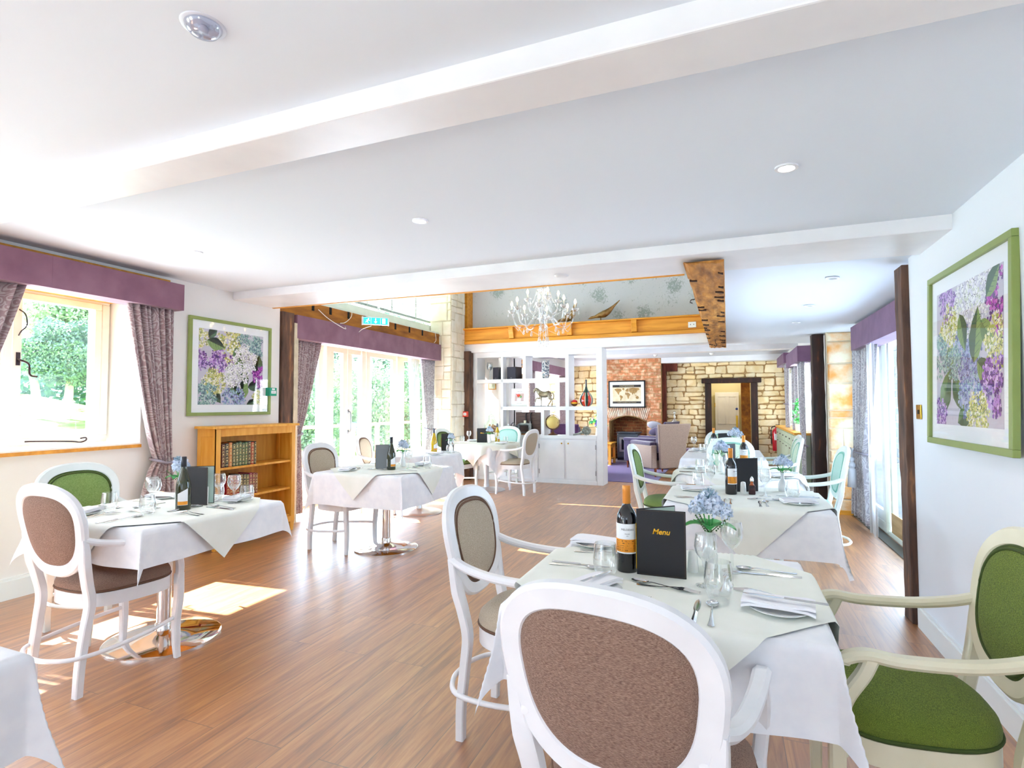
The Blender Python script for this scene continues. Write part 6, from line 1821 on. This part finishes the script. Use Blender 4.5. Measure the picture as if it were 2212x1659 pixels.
# horse
t = thing('horse_figure', 'bronze and silver walking horse on the middle shelf', 'figurine', (-3.04, 9.24, SH2))
HM = mat('antique_silver_bronze', 'B4AC9A', .32, .8, hex2='7A6A50', scale=9)
bm = BM()
def limb(pts, rads, n=8):
    P = crom(pts, 4); m = len(P); R = []
    for i in range(m):
        u = i / (m - 1) * (len(rads) - 1); k = min(len(rads) - 2, int(u)); R.append(1.3 * (rads[k] + (rads[k + 1] - rads[k]) * (u - k)))
    tube(bm, P, R, n)
limb([(.12, 0, .215), (.08, 0, .225), (.02, 0, .21), (-.04, 0, .215), (-.08, 0, .22), (-.1, 0, .22)], [.025, .045, .042, .044, .046, .025], 12)
limb([(-.06, 0, .225), (-.10, 0, .26), (-.13, 0, .30), (-.155, 0, .315)], [.042, .034, .024, .018], 10)
limb([(-.145, 0, .318), (-.17, 0, .30), (-.19, 0, .265), (-.198, 0, .25)], [.02, .02, .0125, .009], 8)
for y in (-.008, .008): limb([(-.145, y, .325), (-.148, y, .345)], [.006, .001], 5)
limb([(-.08, .018, .21), (-.09, .018, .15), (-.155, .018, .145), (-.175, .018, .09), (-.185, .018, .08)], [.022, .013, .009, .007, .009])
limb([(-.06, -.018, .2), (-.055, -.018, .14), (-.05, -.018, .1), (-.05, -.018, .03), (-.06, -.018, .012)], [.024, .014, .008, .007, .01])
limb([(.1, .018, .21), (.09, .018, .15), (.12, .018, .11), (.075, .018, .04), (.06, .018, .013)], [.034, .02, .01, .008, .01])
limb([(.1, -.018, .21), (.115, -.018, .15), (.155, -.018, .115), (.15, -.018, .05), (.145, -.018, .013)], [.034, .02, .01, .008, .01])
obj('horse_body', bm, HM, t, smooth=True)
bm = BM()
limb([(.12, 0, .235), (.16, 0, .23), (.175, 0, .18), (.165, 0, .14), (.135, 0, .125)], [.008, .014, .014, .01, .002])
obj('tail', bm, HM, t, smooth=True)
bm = BM()
for i in range(9): limb([(-.07 - i * .009, 0, .262 + i * .0075), (-.06 - i * .009, .012, .25 + i * .006), (-.055 - i * .008, .014, .235 + i * .006)], [.008, .007, .002], 5)
obj('mane', bm, mat('mane_grey', '8A8A88', .35, .7), t, smooth=True)
bm = BM(); box(bm, -.21, .21, -.045, .045, 0, .012); obj('stand', bm, mat('grey_stand', '6E6E76', .4), t, bevel=.003)
t = thing('bottle_vase', 'teardrop vase in red and dark green stripes in the right-hand compartment', 'vase', (-2.278, 9.25, SH2))
bm = BM(); prof = [(.05, 0), (.085, .02), (.115, .07), (.12, .12), (.1, .18), (.06, .24), (.03, .29), (.017, .34), (.013, .42), (.016, .465), (.012, .465)]
n = 48; rings = []
for r, z in prof: rings.append([bm.verts.new((r * cos(2 * pi * i / n), r * sin(2 * pi * i / n), z)) for i in range(n)])
for q, (A, B) in enumerate(zip(rings, rings[1:])):
    for i in range(n):
        f = bm.faces.new((A[i], A[(i + 1) % n], B[(i + 1) % n], B[i])); z = prof[q][1]
        f.material_index = (1 if (i // 4) % 2 == 0 and (i % 4 in ((0, 1, 2, 3) if z < .14 else (1, 2))) else (2 if i % 4 == 0 else 0)) if z < .2 else (0 if z < .34 else 3)
bm.faces.new(rings[0][::-1])
obj('vase_body', bm, [mat('deep_green_glaze', '143C34', .08, coat=.5), mat('red_glaze', 'D03418', .12, coat=.5), mat('cream_glaze', 'D8CDB4', .12), mat('grey_glaze', '4A5458', .12, coat=.5)], t, smooth=True)
t = thing('ornament_ball', 'red and gold ball beside the teardrop vase', 'ornament', (-2.485, 9.23, SH2 + .06))
bm = BM(); ball(bm, (0, 0, 0), .06, 24, 14)
for f in bm.faces:
    z = f.calc_center_median().z; f.material_index = 0 if z > .008 else (1 if z > -.014 else 2)
obj('ball', bm, [mat('red_lacquer', 'D01E20', .1, coat=.6), GOLD, mat('bronze_lacquer', '8A6238', .2, .6)], t, smooth=True)
t = thing('glass_jar', 'large green ribbed glass jar of corks at the bottom left of the shelving', 'jar', (-4.09, 9.28, SH1)); t.scale = (.86, .86, .93)
bm = BM(); lathe(bm, [(.1, 0), (.14, .02), (.17, .09), (.165, .17), (.12, .25), (.075, .29), (.07, .34), (.08, .345)], 40, capt=False, rfun=lambda a, z: 1 + (.02 * sin(16 * a) if .02 < z < .26 else 0)); obj('jar_body', bm, GREENG, t, smooth=True)
bm = BM(); lathe(bm, [(.078, .345), (.07, .36), (.04, .385), (.015, .395), (.012, .405), (.03, .42), (.032, .435), (.02, .45), (.002, .452)], 28); obj('lid', bm, GREENG, t, smooth=True)
bm = BM(); rr = random.Random(2)
for i in range(70):
    a = rr.random() * 6.28; r = .12 * sqrt(rr.random()); ball(bm, (r * cos(a), r * sin(a), .03 + .13 * rr.random() * (1.2 if cos(a) > 0 else .6)), .022, 7, 5)
co = obj('corks', bm, mat('cork', 'E0A060', .8, hex2='C88448', scale=20), t, smooth=True); co['kind'] = 'stuff'
# old sewing machine and crate
t = thing('sewing_machine', 'antique black and silver sewing machine on a wooden board in the shelving', 'sewing machine', (-3.44, 9.22, SH1))
SM = mat('worn_steel_enamel', 'A0A4A4', .3, .7, hex2='4C4C52', scale=8)
bm = BM(); box(bm, -.24, .24, -.09, .09, 0, .022); obj('board', bm, mat('worn_board', 'B8804C', .7, hex2='8A5A34', scale=6), t, bevel=.003)
bm = BM(); box(bm, -.16, .17, -.05, .05, .022, .045); box(bm, -.14, -.06, -.03, .03, .045, .16); tube(bm, crom([(-.1, 0, .15), (-.05, 0, .185), (.06, 0, .185), (.13, 0, .17)], 5), .028, 10); box(bm, .11, .16, -.025, .025, .08, .2); tube(bm, [(.135, 0, .05), (.135, 0, .24)], .006, 8); obj('machine_body', bm, SM, t, bevel=.004)
bm = BM(); tube(bm, [(-.19 + .0, .07 * cos(a), .14 + .07 * sin(a)) for a in [2 * pi * i / 20 for i in range(20)]], .009, 8, closed=True)
for k in range(3): tube(bm, [(-.19, 0, .14), (-.19, .07 * cos(k * 2.1), .14 + .07 * sin(k * 2.1))], .006, 6)
bm.transform(Matrix.Translation((-.19, 0, .14)) @ Matrix.Rotation(.9, 4, 'Z') @ Matrix.Translation((.19, 0, -.14)))
tube(bm, [(-.2, -.02, .16), (-.24, -.06, .17)], .006, 6); obj('hand_wheel', bm, DSTEEL, t, smooth=True)
bm = BM(); ball(bm, (-.25, -.07, .172), .018, 10, 7); obj('crank_knob', bm, CHINA, t, smooth=True)
bm = BM(); lathe(bm, [(.02, .2), (.022, .205), (.022, .25), (.02, .255)], 14, (.04, 0, 0)); obj('thread_reel', bm, mat('cream_thread', 'E8DFC0', .8), t)
t = thing('wooden_case', 'grey-brown wooden case with straps standing behind the sewing machine', 'case', (-3.39, 9.39, SH1))
bm = BM(); box(bm, -.245, .225, -.03, .04, 0, .40); obj('case_body', bm, mat('case_brown', '6E5850', .8, hex2='54423C', scale=5, stretch=(1, 1, 14)), t, bevel=.006)
bm = BM()
for x in (-.02, .07): tube(bm, crom([(x, -.032, .39), (x - .02, -.05, .34), (x, -.045, .2), (x + .02, -.035, .1)], 4), .009, 6)
obj('straps', bm, BLACK, t, smooth=True)
t = thing('desk_globe', 'small antique globe with yellow face on the shelving', 'globe', (-2.885, 9.24, SH1))
bm = BM(); ball(bm, (0, 0, .225), .115, 28, 16); obj('globe_ball', bm, mat('old_map_yellow', 'E4C878', .4, hex2='B08A48', scale=5, lo=.55, hi=.6), t, smooth=True)
bm = BM(); tube(bm, [(.128 * sin(a), .0, .225 + .128 * cos(a)) for a in [2 * pi * i / 40 for i in range(40)]], .008, 8, closed=True); obj('meridian_ring', bm, mat('aged_brass', '7A5A30', .35, .7), t, smooth=True)
bm = BM(); lathe(bm, [(.085, 0), (.085, .01), (.04, .03), (.015, .06), (.02, .08), (.01, .1)], 20); obj('foot', bm, mat('dark_turned_wood', '5A2E1A', .3), t, smooth=True)
t = thing('artichoke_ornament', 'silvered artichoke ornament lying on the worktop of the shelving', 'ornament', (-2.28, 9.22, SH1 + .085))
bm = BM(); rr = random.Random(6)
AM = mat('weathered_silver', 'B4B8AE', .4, .5, hex2='8A8C80', scale=12)
ball(bm, (0, 0, 0), .07, 14, 9)
for i in range(60):
    z = 1 - 2 * (i + .5) / 60; a = i * 2.4; q = sqrt(1 - z * z); d = V((-z, q * cos(a), q * sin(a))); d.normalize()
    p = d * .07; u = V((1, 0, 0)) - d * d.x; u = u.normalized() if u.length > .1 else d.orthogonal().normalized(); v = d.cross(u)
    w = .024
    quad(bm, [p - v * w, p + u * .006, p + v * w, p + d * .018 - u * -.03 + u * .0])
obj('head', bm, AM, t, smooth=False, recalc=False)
bm = BM(); tube(bm, crom([(-.05, 0, -.02), (-.12, -.01, -.05), (-.2, -.02, -.066), (-.22, -.02, -.068)], 4), [.03, .026, .022, .02, .018, .016, .015, .015, .014, .013, .013, .016, .016][:13], 8); obj('stalk', bm, AM, t, smooth=True)

# ------------------------------------------------------------------ lounge
t = thing('framed_map', 'black-framed antique world map over the brick fireplace', 'picture', (-2.257, 13.222, 1.62))
W, H = .88, .655
bm = BM()
for a in ((-W / 2, W / 2, -H / 2, -H / 2 + .03), (-W / 2, W / 2, H / 2 - .03, H / 2), (-W / 2, -W / 2 + .03, -H / 2, H / 2), (W / 2 - .03, W / 2, -H / 2, H / 2)): box(bm, a[0], a[1], -.03, 0, a[2], a[3])
obj('frame', bm, BLK, t, bevel=.003)
bm = BM(); box(bm, -W / 2 + .03, W / 2 - .03, -.012, 0, -H / 2 + .03, H / 2 - .03); obj('mount', bm, PMATT, t)
bm = BM(); box(bm, -.34, .34, -.0135, -.012, -.225, .225, 0); box(bm, -.34, .34, -.0145, -.0135, .165, .225, 1); box(bm, -.34, .34, -.0145, -.0135, -.225, -.175, 1)
CONT = [[(-.30, .12), (-.22, .14), (-.14, .13), (-.12, .08), (-.17, .05), (-.19, .0), (-.17, -.02), (-.2, -.01), (-.23, .04), (-.26, .08)], [(-.16, -.02), (-.11, -.04), (-.09, -.07), (-.12, -.11), (-.14, -.16), (-.155, -.15), (-.15, -.09), (-.17, -.05)],
        [(-.03, .08), (.0, .13), (.05, .14), (.04, .09), (.06, .07), (.02, .055), (-.02, .06)], [(-.04, .04), (.03, .04), (.07, .01), (.09, -.02), (.06, -.05), (.05, -.1), (.03, -.12), (.01, -.06), (.0, -.02), (-.04, -.01)],
        [(.06, .14), (.15, .155), (.28, .145), (.31, .11), (.25, .08), (.24, .04), (.2, .03), (.19, -.01), (.17, .03), (.14, -.02), (.12, .03), (.08, .04), (.06, .07), (.05, .1)], [(.21, -.06), (.26, -.04), (.29, -.08), (.27, -.12), (.22, -.11)], [(-.11, .13), (-.07, .155), (-.05, .12), (-.08, .09)], [(.2, -.02), (.24, -.03), (.23, -.045), (.2, -.04)]]
for c in CONT: prism(bm, c, 'y', -.0142, -.0136, 2)
addtext(bm, 'MAPPEMONDE', .042, lambda x, y, z: (x * 1.25, -.0148, .195 + y), mi=3)
addtext(bm, 'CARTE GENERALE DU MONDE', .022, lambda x, y, z: (x * 1.5, -.0148, -.2 + y), mi=3)
obj('map_sheet', bm, [mat('map_paper', 'E6DCC4', .7, hex2='D8C8A4', scale=8), mat('map_band', '2A2624', .7), mat('map_land', 'B08A4C', .7, hex2='8E6A34', scale=20), mat('map_lettering', 'C8B488', .7)], t, recalc=False)
bm = BM(); box(bm, -W / 2 + .03, W / 2 - .03, -.022, -.02, -H / 2 + .03, H / 2 - .03); obj('glazing', bm, PICGL, t)
# stove
t = thing('stove', 'dark grey stove with a glass door standing in the brick fireplace', 'stove', (-2.2, 13.05, .06))
SG = mat('stove_grey', '4A5460', .45)
bm = BM(); box(bm, -.25, .25, -.14, .2, .06, .63); obj('stove_body', bm, SG, t, bevel=.03, seg=4)
bm = BM(); prism(bm, [(-.29, .02), (-.2, -.17), (.2, -.17), (.29, .02), (.29, .22), (-.29, .22)], 'z', .63, .66); obj('stove_top', bm, SG, t, bevel=.01)
bm = BM(); box(bm, -.19, .19, -.15, -.14, .2, .54); dd = obj('stove_door', bm, mat('stove_door_steel', '9AA0A2', .35, .6), t, bevel=.006)
bm = BM(); box(bm, -.14, .14, -.153, -.15, .25, .49); obj('stove_glass', bm, mat('black_glass', '1E2224', .08), dd)
bm = BM(); box(bm, -.25, .25, -.1, .2, 0, .06); obj('stove_foot', bm, BLK, t)
# armchairs
def easy(loc, rz, label, mo, mi_, wing=False, w=.36):
    t = thing('armchair', label, 'armchair', loc, rz)
    # faces +Y; outside colour mo, inside mi_
    bm = BM(); prism(bm, [(-w - .06, 1.0), (w + .06, 1.0), (w + .02, .75), (w - .08, .16), (-w + .08, .16), (-w - .02, .75)], 'y', -.40, -.34)
    for v in bm.verts:
        v.co.y += -.16 * max(0, v.co.z - .16) / .84
        if v.co.z > .99: v.co.z += (.0 if abs(v.co.x) < .1 else .0)
    obj('back_shell', bm, mo, t, bevel=.02, seg=3)
    bm = BM(); prism(bm, [(-w, .95), (w, .95), (w - .04, .45), (-w + .04, .45)], 'y', -.36, -.22)
    for v in bm.verts: v.co.y += -.14 * max(0, v.co.z - .16) / .84
    obj('back_cushion', bm, mi_, t, bevel=.04, seg=3)
    for s in (-1, 1):
        bm = BM(); x0, x1 = sorted((s * (w - .03), s * (w + .09))); box(bm, x0, x1, -.36, .38, .16, .60); obj('arm', bm, mo, t, bevel=.02, seg=3)
        bm = BM(); box(bm, x0 - .012, x1 + .012, -.34, .40, .585, .66); obj('arm_pad', bm, mi_, t, bevel=.03, seg=3)
    bm = BM(); box(bm, -w + .03, w - .03, -.25, .39, .30, .46); obj('seat', bm, mi_, t, bevel=.035, seg=3)
    bm = BM(); box(bm, -w + .03, w - .03, -.3, .36, .16, .30); obj('seat_base', bm, mo, t, bevel=.01)
    for x in (-w + .0, w - .0):
        for y in (-.34, .33):
            bm = BM(); lathe(bm, [(.016, 0), (.026, .17)], 12, (x, y, 0)); obj('leg', bm, mat('reddish_leg', '8A4420', .35) if 'leg' not in BOOKS else BOOKS['leg'], t, smooth=40)
    return t
BOOKS['leg'] = mat('reddish_leg', '8A4420', .35)
TP = mat('taupe_upholstery', 'BCA89C', .9, hex2='A8968C', scale=90, bump=.3, bscale=120)
PV = mat('dark_purple_velvet', '3E3352', .85, hex2='4C4062', scale=12, sheen=.5)
PW = mat('violet_upholstery', '6A3E72', .85, hex2='5A3462', scale=12, sheen=.3)
easy((-1.27, 10.98, 0), radians(40), 'taupe-backed armchair with purple inside seen from behind at the carpet edge', TP, PV, w=.30)
easy((-2.80, 10.62, 0), radians(-20), 'violet armchair half hidden by the white shelving', PW, PV, w=.33)
easy((-1.62, 12.2, 0), radians(75), 'purple armchair beside the fireplace, beyond the taupe one', PV, PV, w=.36)
t = thing('footstool', 'low violet footstool between the taupe armchair and the farthest dining table', 'footstool', (-.80, 11.80, 0), .3)
bm = BM(); box(bm, -.26, .26, -.22, .22, .14, .46); obj('cushion', bm, PW, t, bevel=.04, seg=3)
for sx_ in (-.2, .2):
    for sy_ in (-.16, .16): bm = BM(); lathe(bm, [(.014, 0), (.022, .15)], 10, (sx_, sy_, 0)); obj('leg', bm, BOOKS['leg'], t, smooth=40)
for x, y, z, r, lb, m in ((-1.45, 11.95, .72, .2, 'grey-white cushion on top of the pile on the far purple armchair', mat('pale_cushion', 'B8BAC6', .9)), (-1.42, 11.85, .6, -.3, 'dark purple cushion in the pile on the far purple armchair', PV), (-1.27, 11.85, .62, .5, 'grey-purple cushion at the right of the cushion pile', mat('grey_purple_cushion', '6E6682', .9))):
    bm = BM(); ball(bm, (0, 0, 0), .17, 16, 10, sy=.35, sz=.5); o = obj('cushion', bm, m, smooth=True, loc=(x, y, z + .2)); o.rotation_euler = (0, r, r); tag(o, lb, 'cushion')
# coffee table
t = thing('coffee_table', 'small oak side table with a jug of flowers by the fireplace', 'table', (-2.74, 12.52, 0), radians(0))
bm = BM(); box(bm, -.3, .3, -.3, .3, .47, .5); obj('top', bm, OAK, t, bevel=.004)
bm = BM(); box(bm, -.26, .26, -.26, .26, .38, .47); obj('apron', bm, OAK, t)
bm = BM(); box(bm, -.26, .26, -.26, .26, .12, .145); obj('shelf', bm, OAK, t, bevel=.003)
for x in (-.25, .25):
    for y in (-.25, .25): bm = BM(); box(bm, x - .03, x + .03, y - .03, y + .03, 0, .47); obj('leg', bm, OAK, t, bevel=.004)
t = thing('flower_jug', 'tall cream jug with printed lettering on the oak side table', 'jug', (-2.80, 12.50, .5))
bm = BM(); lathe(bm, [(.075, 0), (.078, .01), (.062, .22), (.055, .3), (.06, .33), (.052, .325)], 28); obj('jug_body', bm, mat('cream_enamel', 'E6E4DA', .3), t, smooth=True)
bm = BM(); tube(bm, crom([(.06, 0, .28), (.11, 0, .25), (.11, 0, .15), (.07, 0, .1)], 5), .008, 6); obj('handle', bm, WHITE, t, smooth=True)
bm = BM()
for s_, sz, z_ in (('FRESH', .03, .2), ('FLOWERS', .03, .155), ('MARKET', .022, .12)):
    addtext(bm, s_, sz, lambda x, y, z, z_=z_: (.071 * cos(-pi / 2 + .1 + x / .071), .071 * sin(-pi / 2 + .1 + x / .071), z_ + y))
obj('jug_lettering', bm, mat('jug_ink', '4A5A5A', .6), t, recalc=False)
f = thing('flower_bunch', 'blue and yellow flower bunch in the cream jug', 'flowers', (-2.80, 12.50, .83)); rr = random.Random(9)
FM = [mat('flower_blue', '3E4AA8', .7), mat('flower_violet', '8A6CC0', .7), mat('flower_yellow', 'F0D060', .7), mat('flower_cream', 'E8E8C0', .7), LEAF]
for ci, cnt in ((0, 34), (1, 26), (2, 22), (3, 18), (4, 60)):
    bm = BM()
    for i in range(cnt):
        d = V((rr.gauss(0, 1), rr.gauss(0, 1), abs(rr.gauss(0, 1)) * 1.1 - .1)).normalized() * (.08 + .13 * rr.random()); c = V((d.x, d.y, .06 + d.z * 1.25)); s = .022 + .014 * rr.random()
        for k in range(5):
            a = k * 1.257; u = V((cos(a), -.5, sin(a))).normalized(); v = V((-sin(a), -.3, cos(a))).normalized()
            quad(bm, [c, c + u * s + v * s * .5, c + u * s * 1.5, c + u * s - v * s * .5])
    obj('petals' if ci < 4 else 'leaves', bm, FM[ci], f, recalc=False)
bm = BM(); tube(bm, [(0, 0, -.2), (.0, 0, .05)], .02, 6); obj('stems', bm, LEAF, f)
# oak cabinet and decanter
t = thing('oak_cabinet', 'orange oak display cabinet against the stone wall', 'cabinet', (-1.12, 13.2, 0))
bm = BM(); box(bm, -.22, .22, -.18, .2, .86, .9); obj('top', bm, OAK, t, bevel=.004)
bm = BM(); box(bm, -.2, -.15, -.16, .18, 0, .86); box(bm, .15, .2, -.16, .18, 0, .86); box(bm, -.2, .2, .16, .18, 0, .86); box(bm, -.2, .2, -.16, .18, 0, .06); obj('carcase', bm, OAK, t)
bm = BM(); box(bm, -.15, .15, -.14, .16, .4, .42); obj('shelf', bm, OAK, t)
bm = BM(); frame = [box(bm, a, b, -.175, -.16, c, d) for a, b, c, d in ((-.15, .15, .06, .11), (-.15, .15, .81, .86), (-.15, -.11, .11, .81), (.11, .15, .11, .81))]; dd = obj('door', bm, OAK, t)
bm = BM(); box(bm, -.11, .11, -.17, -.166, .11, .81); obj('glazing', bm, PANE, dd)
t = thing('decanter', 'round-bodied glass decanter on the oak cabinet by the stone wall', 'decanter', (-1.15, 13.15, .9))
bm = BM(); lathe(bm, [(.03, 0), (.07, .02), (.085, .06), (.06, .11), (.022, .14), (.018, .17), (.03, .19), (.02, .21), (.018, .24), (.035, .27), (.03, .3), (.002, .31)], 24); obj('decanter_body', bm, FROST, t, smooth=True)
# fire extinguisher
t = thing('fire_extinguisher', 'red fire extinguisher on the stone wall by the far curtain', 'fire extinguisher', (1.0, 13.45, .33))
bm = BM(); lathe(bm, [(.08, 0), (.085, .02), (.085, .42), (.06, .48), (.025, .5), (.025, .53)], 28); obj('cylinder', bm, REDX, t, smooth=50)
bm = BM()
N = 10
A = [(bm.verts.new((.0865 * cos(a), .0865 * sin(a), .24)), bm.verts.new((.0865 * cos(a), .0865 * sin(a), .38))) for a in [-pi * .5 - .55 + 1.1 * i / N for i in range(N + 1)]]
for p, q in zip(A, A[1:]): bm.faces.new((p[0], q[0], q[1], p[1]))
obj('label', bm, LABW, t, recalc=False)
bm = BM(); box(bm, -.015, .09, -.015, .015, .53, .56); box(bm, -.015, .07, -.012, .012, .57, .585); tube(bm, crom([(-.02, 0, .55), (-.1, 0, .5), (-.105, 0, .3), (-.1, 0, .15)], 5), .012, 8); obj('valve', bm, BLK, t, bevel=.002)
# green cupboards with oak worktop on the right of the lounge
t = thing('base_cupboard', 'pale green kitchen cupboards under the far window on the right', 'cupboard', (1.0, 10.6, 0))
CUPG = mat('pale_green_paint', 'C4D4BC', .5)
bm = BM(); box(bm, -.0, .19, -1.0, 2.6, .08, .87); obj('carcase', bm, CUPG, t)
for i in range(6):
    y = -.98 + i * .6
    bm = BM(); box(bm, -.018, 0, y, y + .57, .1, .66); dd = obj('door', bm, CUPG, t, bevel=.002)
    bm = BM(); box(bm, -.026, -.018, y + .22, y + .35, .6, .615); obj('handle', bm, IRON, dd)
    bm = BM(); box(bm, -.018, 0, y, y + .57, .69, .85); dd = obj('drawer', bm, CUPG, t, bevel=.002)
    bm = BM(); box(bm, -.026, -.018, y + .22, y + .35, .76, .78); obj('handle', bm, IRON, dd)
tag(obj('worktop', (lambda b: (box(b, .965, 1.19, 9.58, 13.22, .872, .91), b)[1])(BM()), OAK, bevel=.004), 'oak worktop on the pale green cupboards', 'worktop')
t = thing('potted_plant', 'small green plant on the worktop between the lilac curtains', 'plant', (1.1, 10.2, .91))
bm = BM(); lathe(bm, [(.05, 0), (.065, .12), (.055, .12)], 20); obj('pot', bm, CHINA, t, smooth=40)
bm = BM(); rr = random.Random(4); crown(bm, (0, 0, .3), (.09, .12, .2), 140, .035, rr); obj('leaves', bm, LEAF, t, recalc=False)
bm = BM(); tube(bm, [(0, 0, .05), (0, 0, .3)], .006, 6); obj('stem', bm, LEAF, t)
# white cupboard wall seen through the shelving on the lounge's left side
t = thing('small_frame', 'small framed picture on the lounge wall behind the top left of the shelving', 'picture', (-4.18, 9.555, 1.73))
bm = BM(); box(bm, -.09, .07, -.012, 0, -.07, .1); fr_ = obj('frame', bm, OAKH, t, bevel=.002)
bm = BM(); box(bm, -.075, .055, -.014, -.012, -.055, .085); obj('print', bm, mat('small_print', 'D8DAC8', .8, hex2='A8B8A0', scale=12), t)
t = thing('side_table', 'dark turned side table with a black lamp behind the glass jar', 'table', (-3.62, 9.75, 0))
bm = BM(); lathe(bm, [(.16, .7), (.16, .72)], 20); lathe(bm, [(.14, 0), (.02, .04), (.03, .3), (.02, .6), (.05, .7)], 16); obj('turned_table', bm, mat('mahogany', '4A2418', .35), t, smooth=40)
# speckles of ceiling fittings in the lounge
for x, y, lb in ((-1.45, 12.2, 'white ceiling sensor over the lounge, left of centre'), (-.3, 12.4, 'white ceiling sensor over the lounge near the doorway')):
    t = thing('ceiling_sensor', lb, 'sensor', (x, y, 2.47)); bm = BM(); lathe(bm, [(.02, -.05), (.045, -.03), (.05, 0)], 16); obj('dome', bm, CHINA, t, smooth=True)
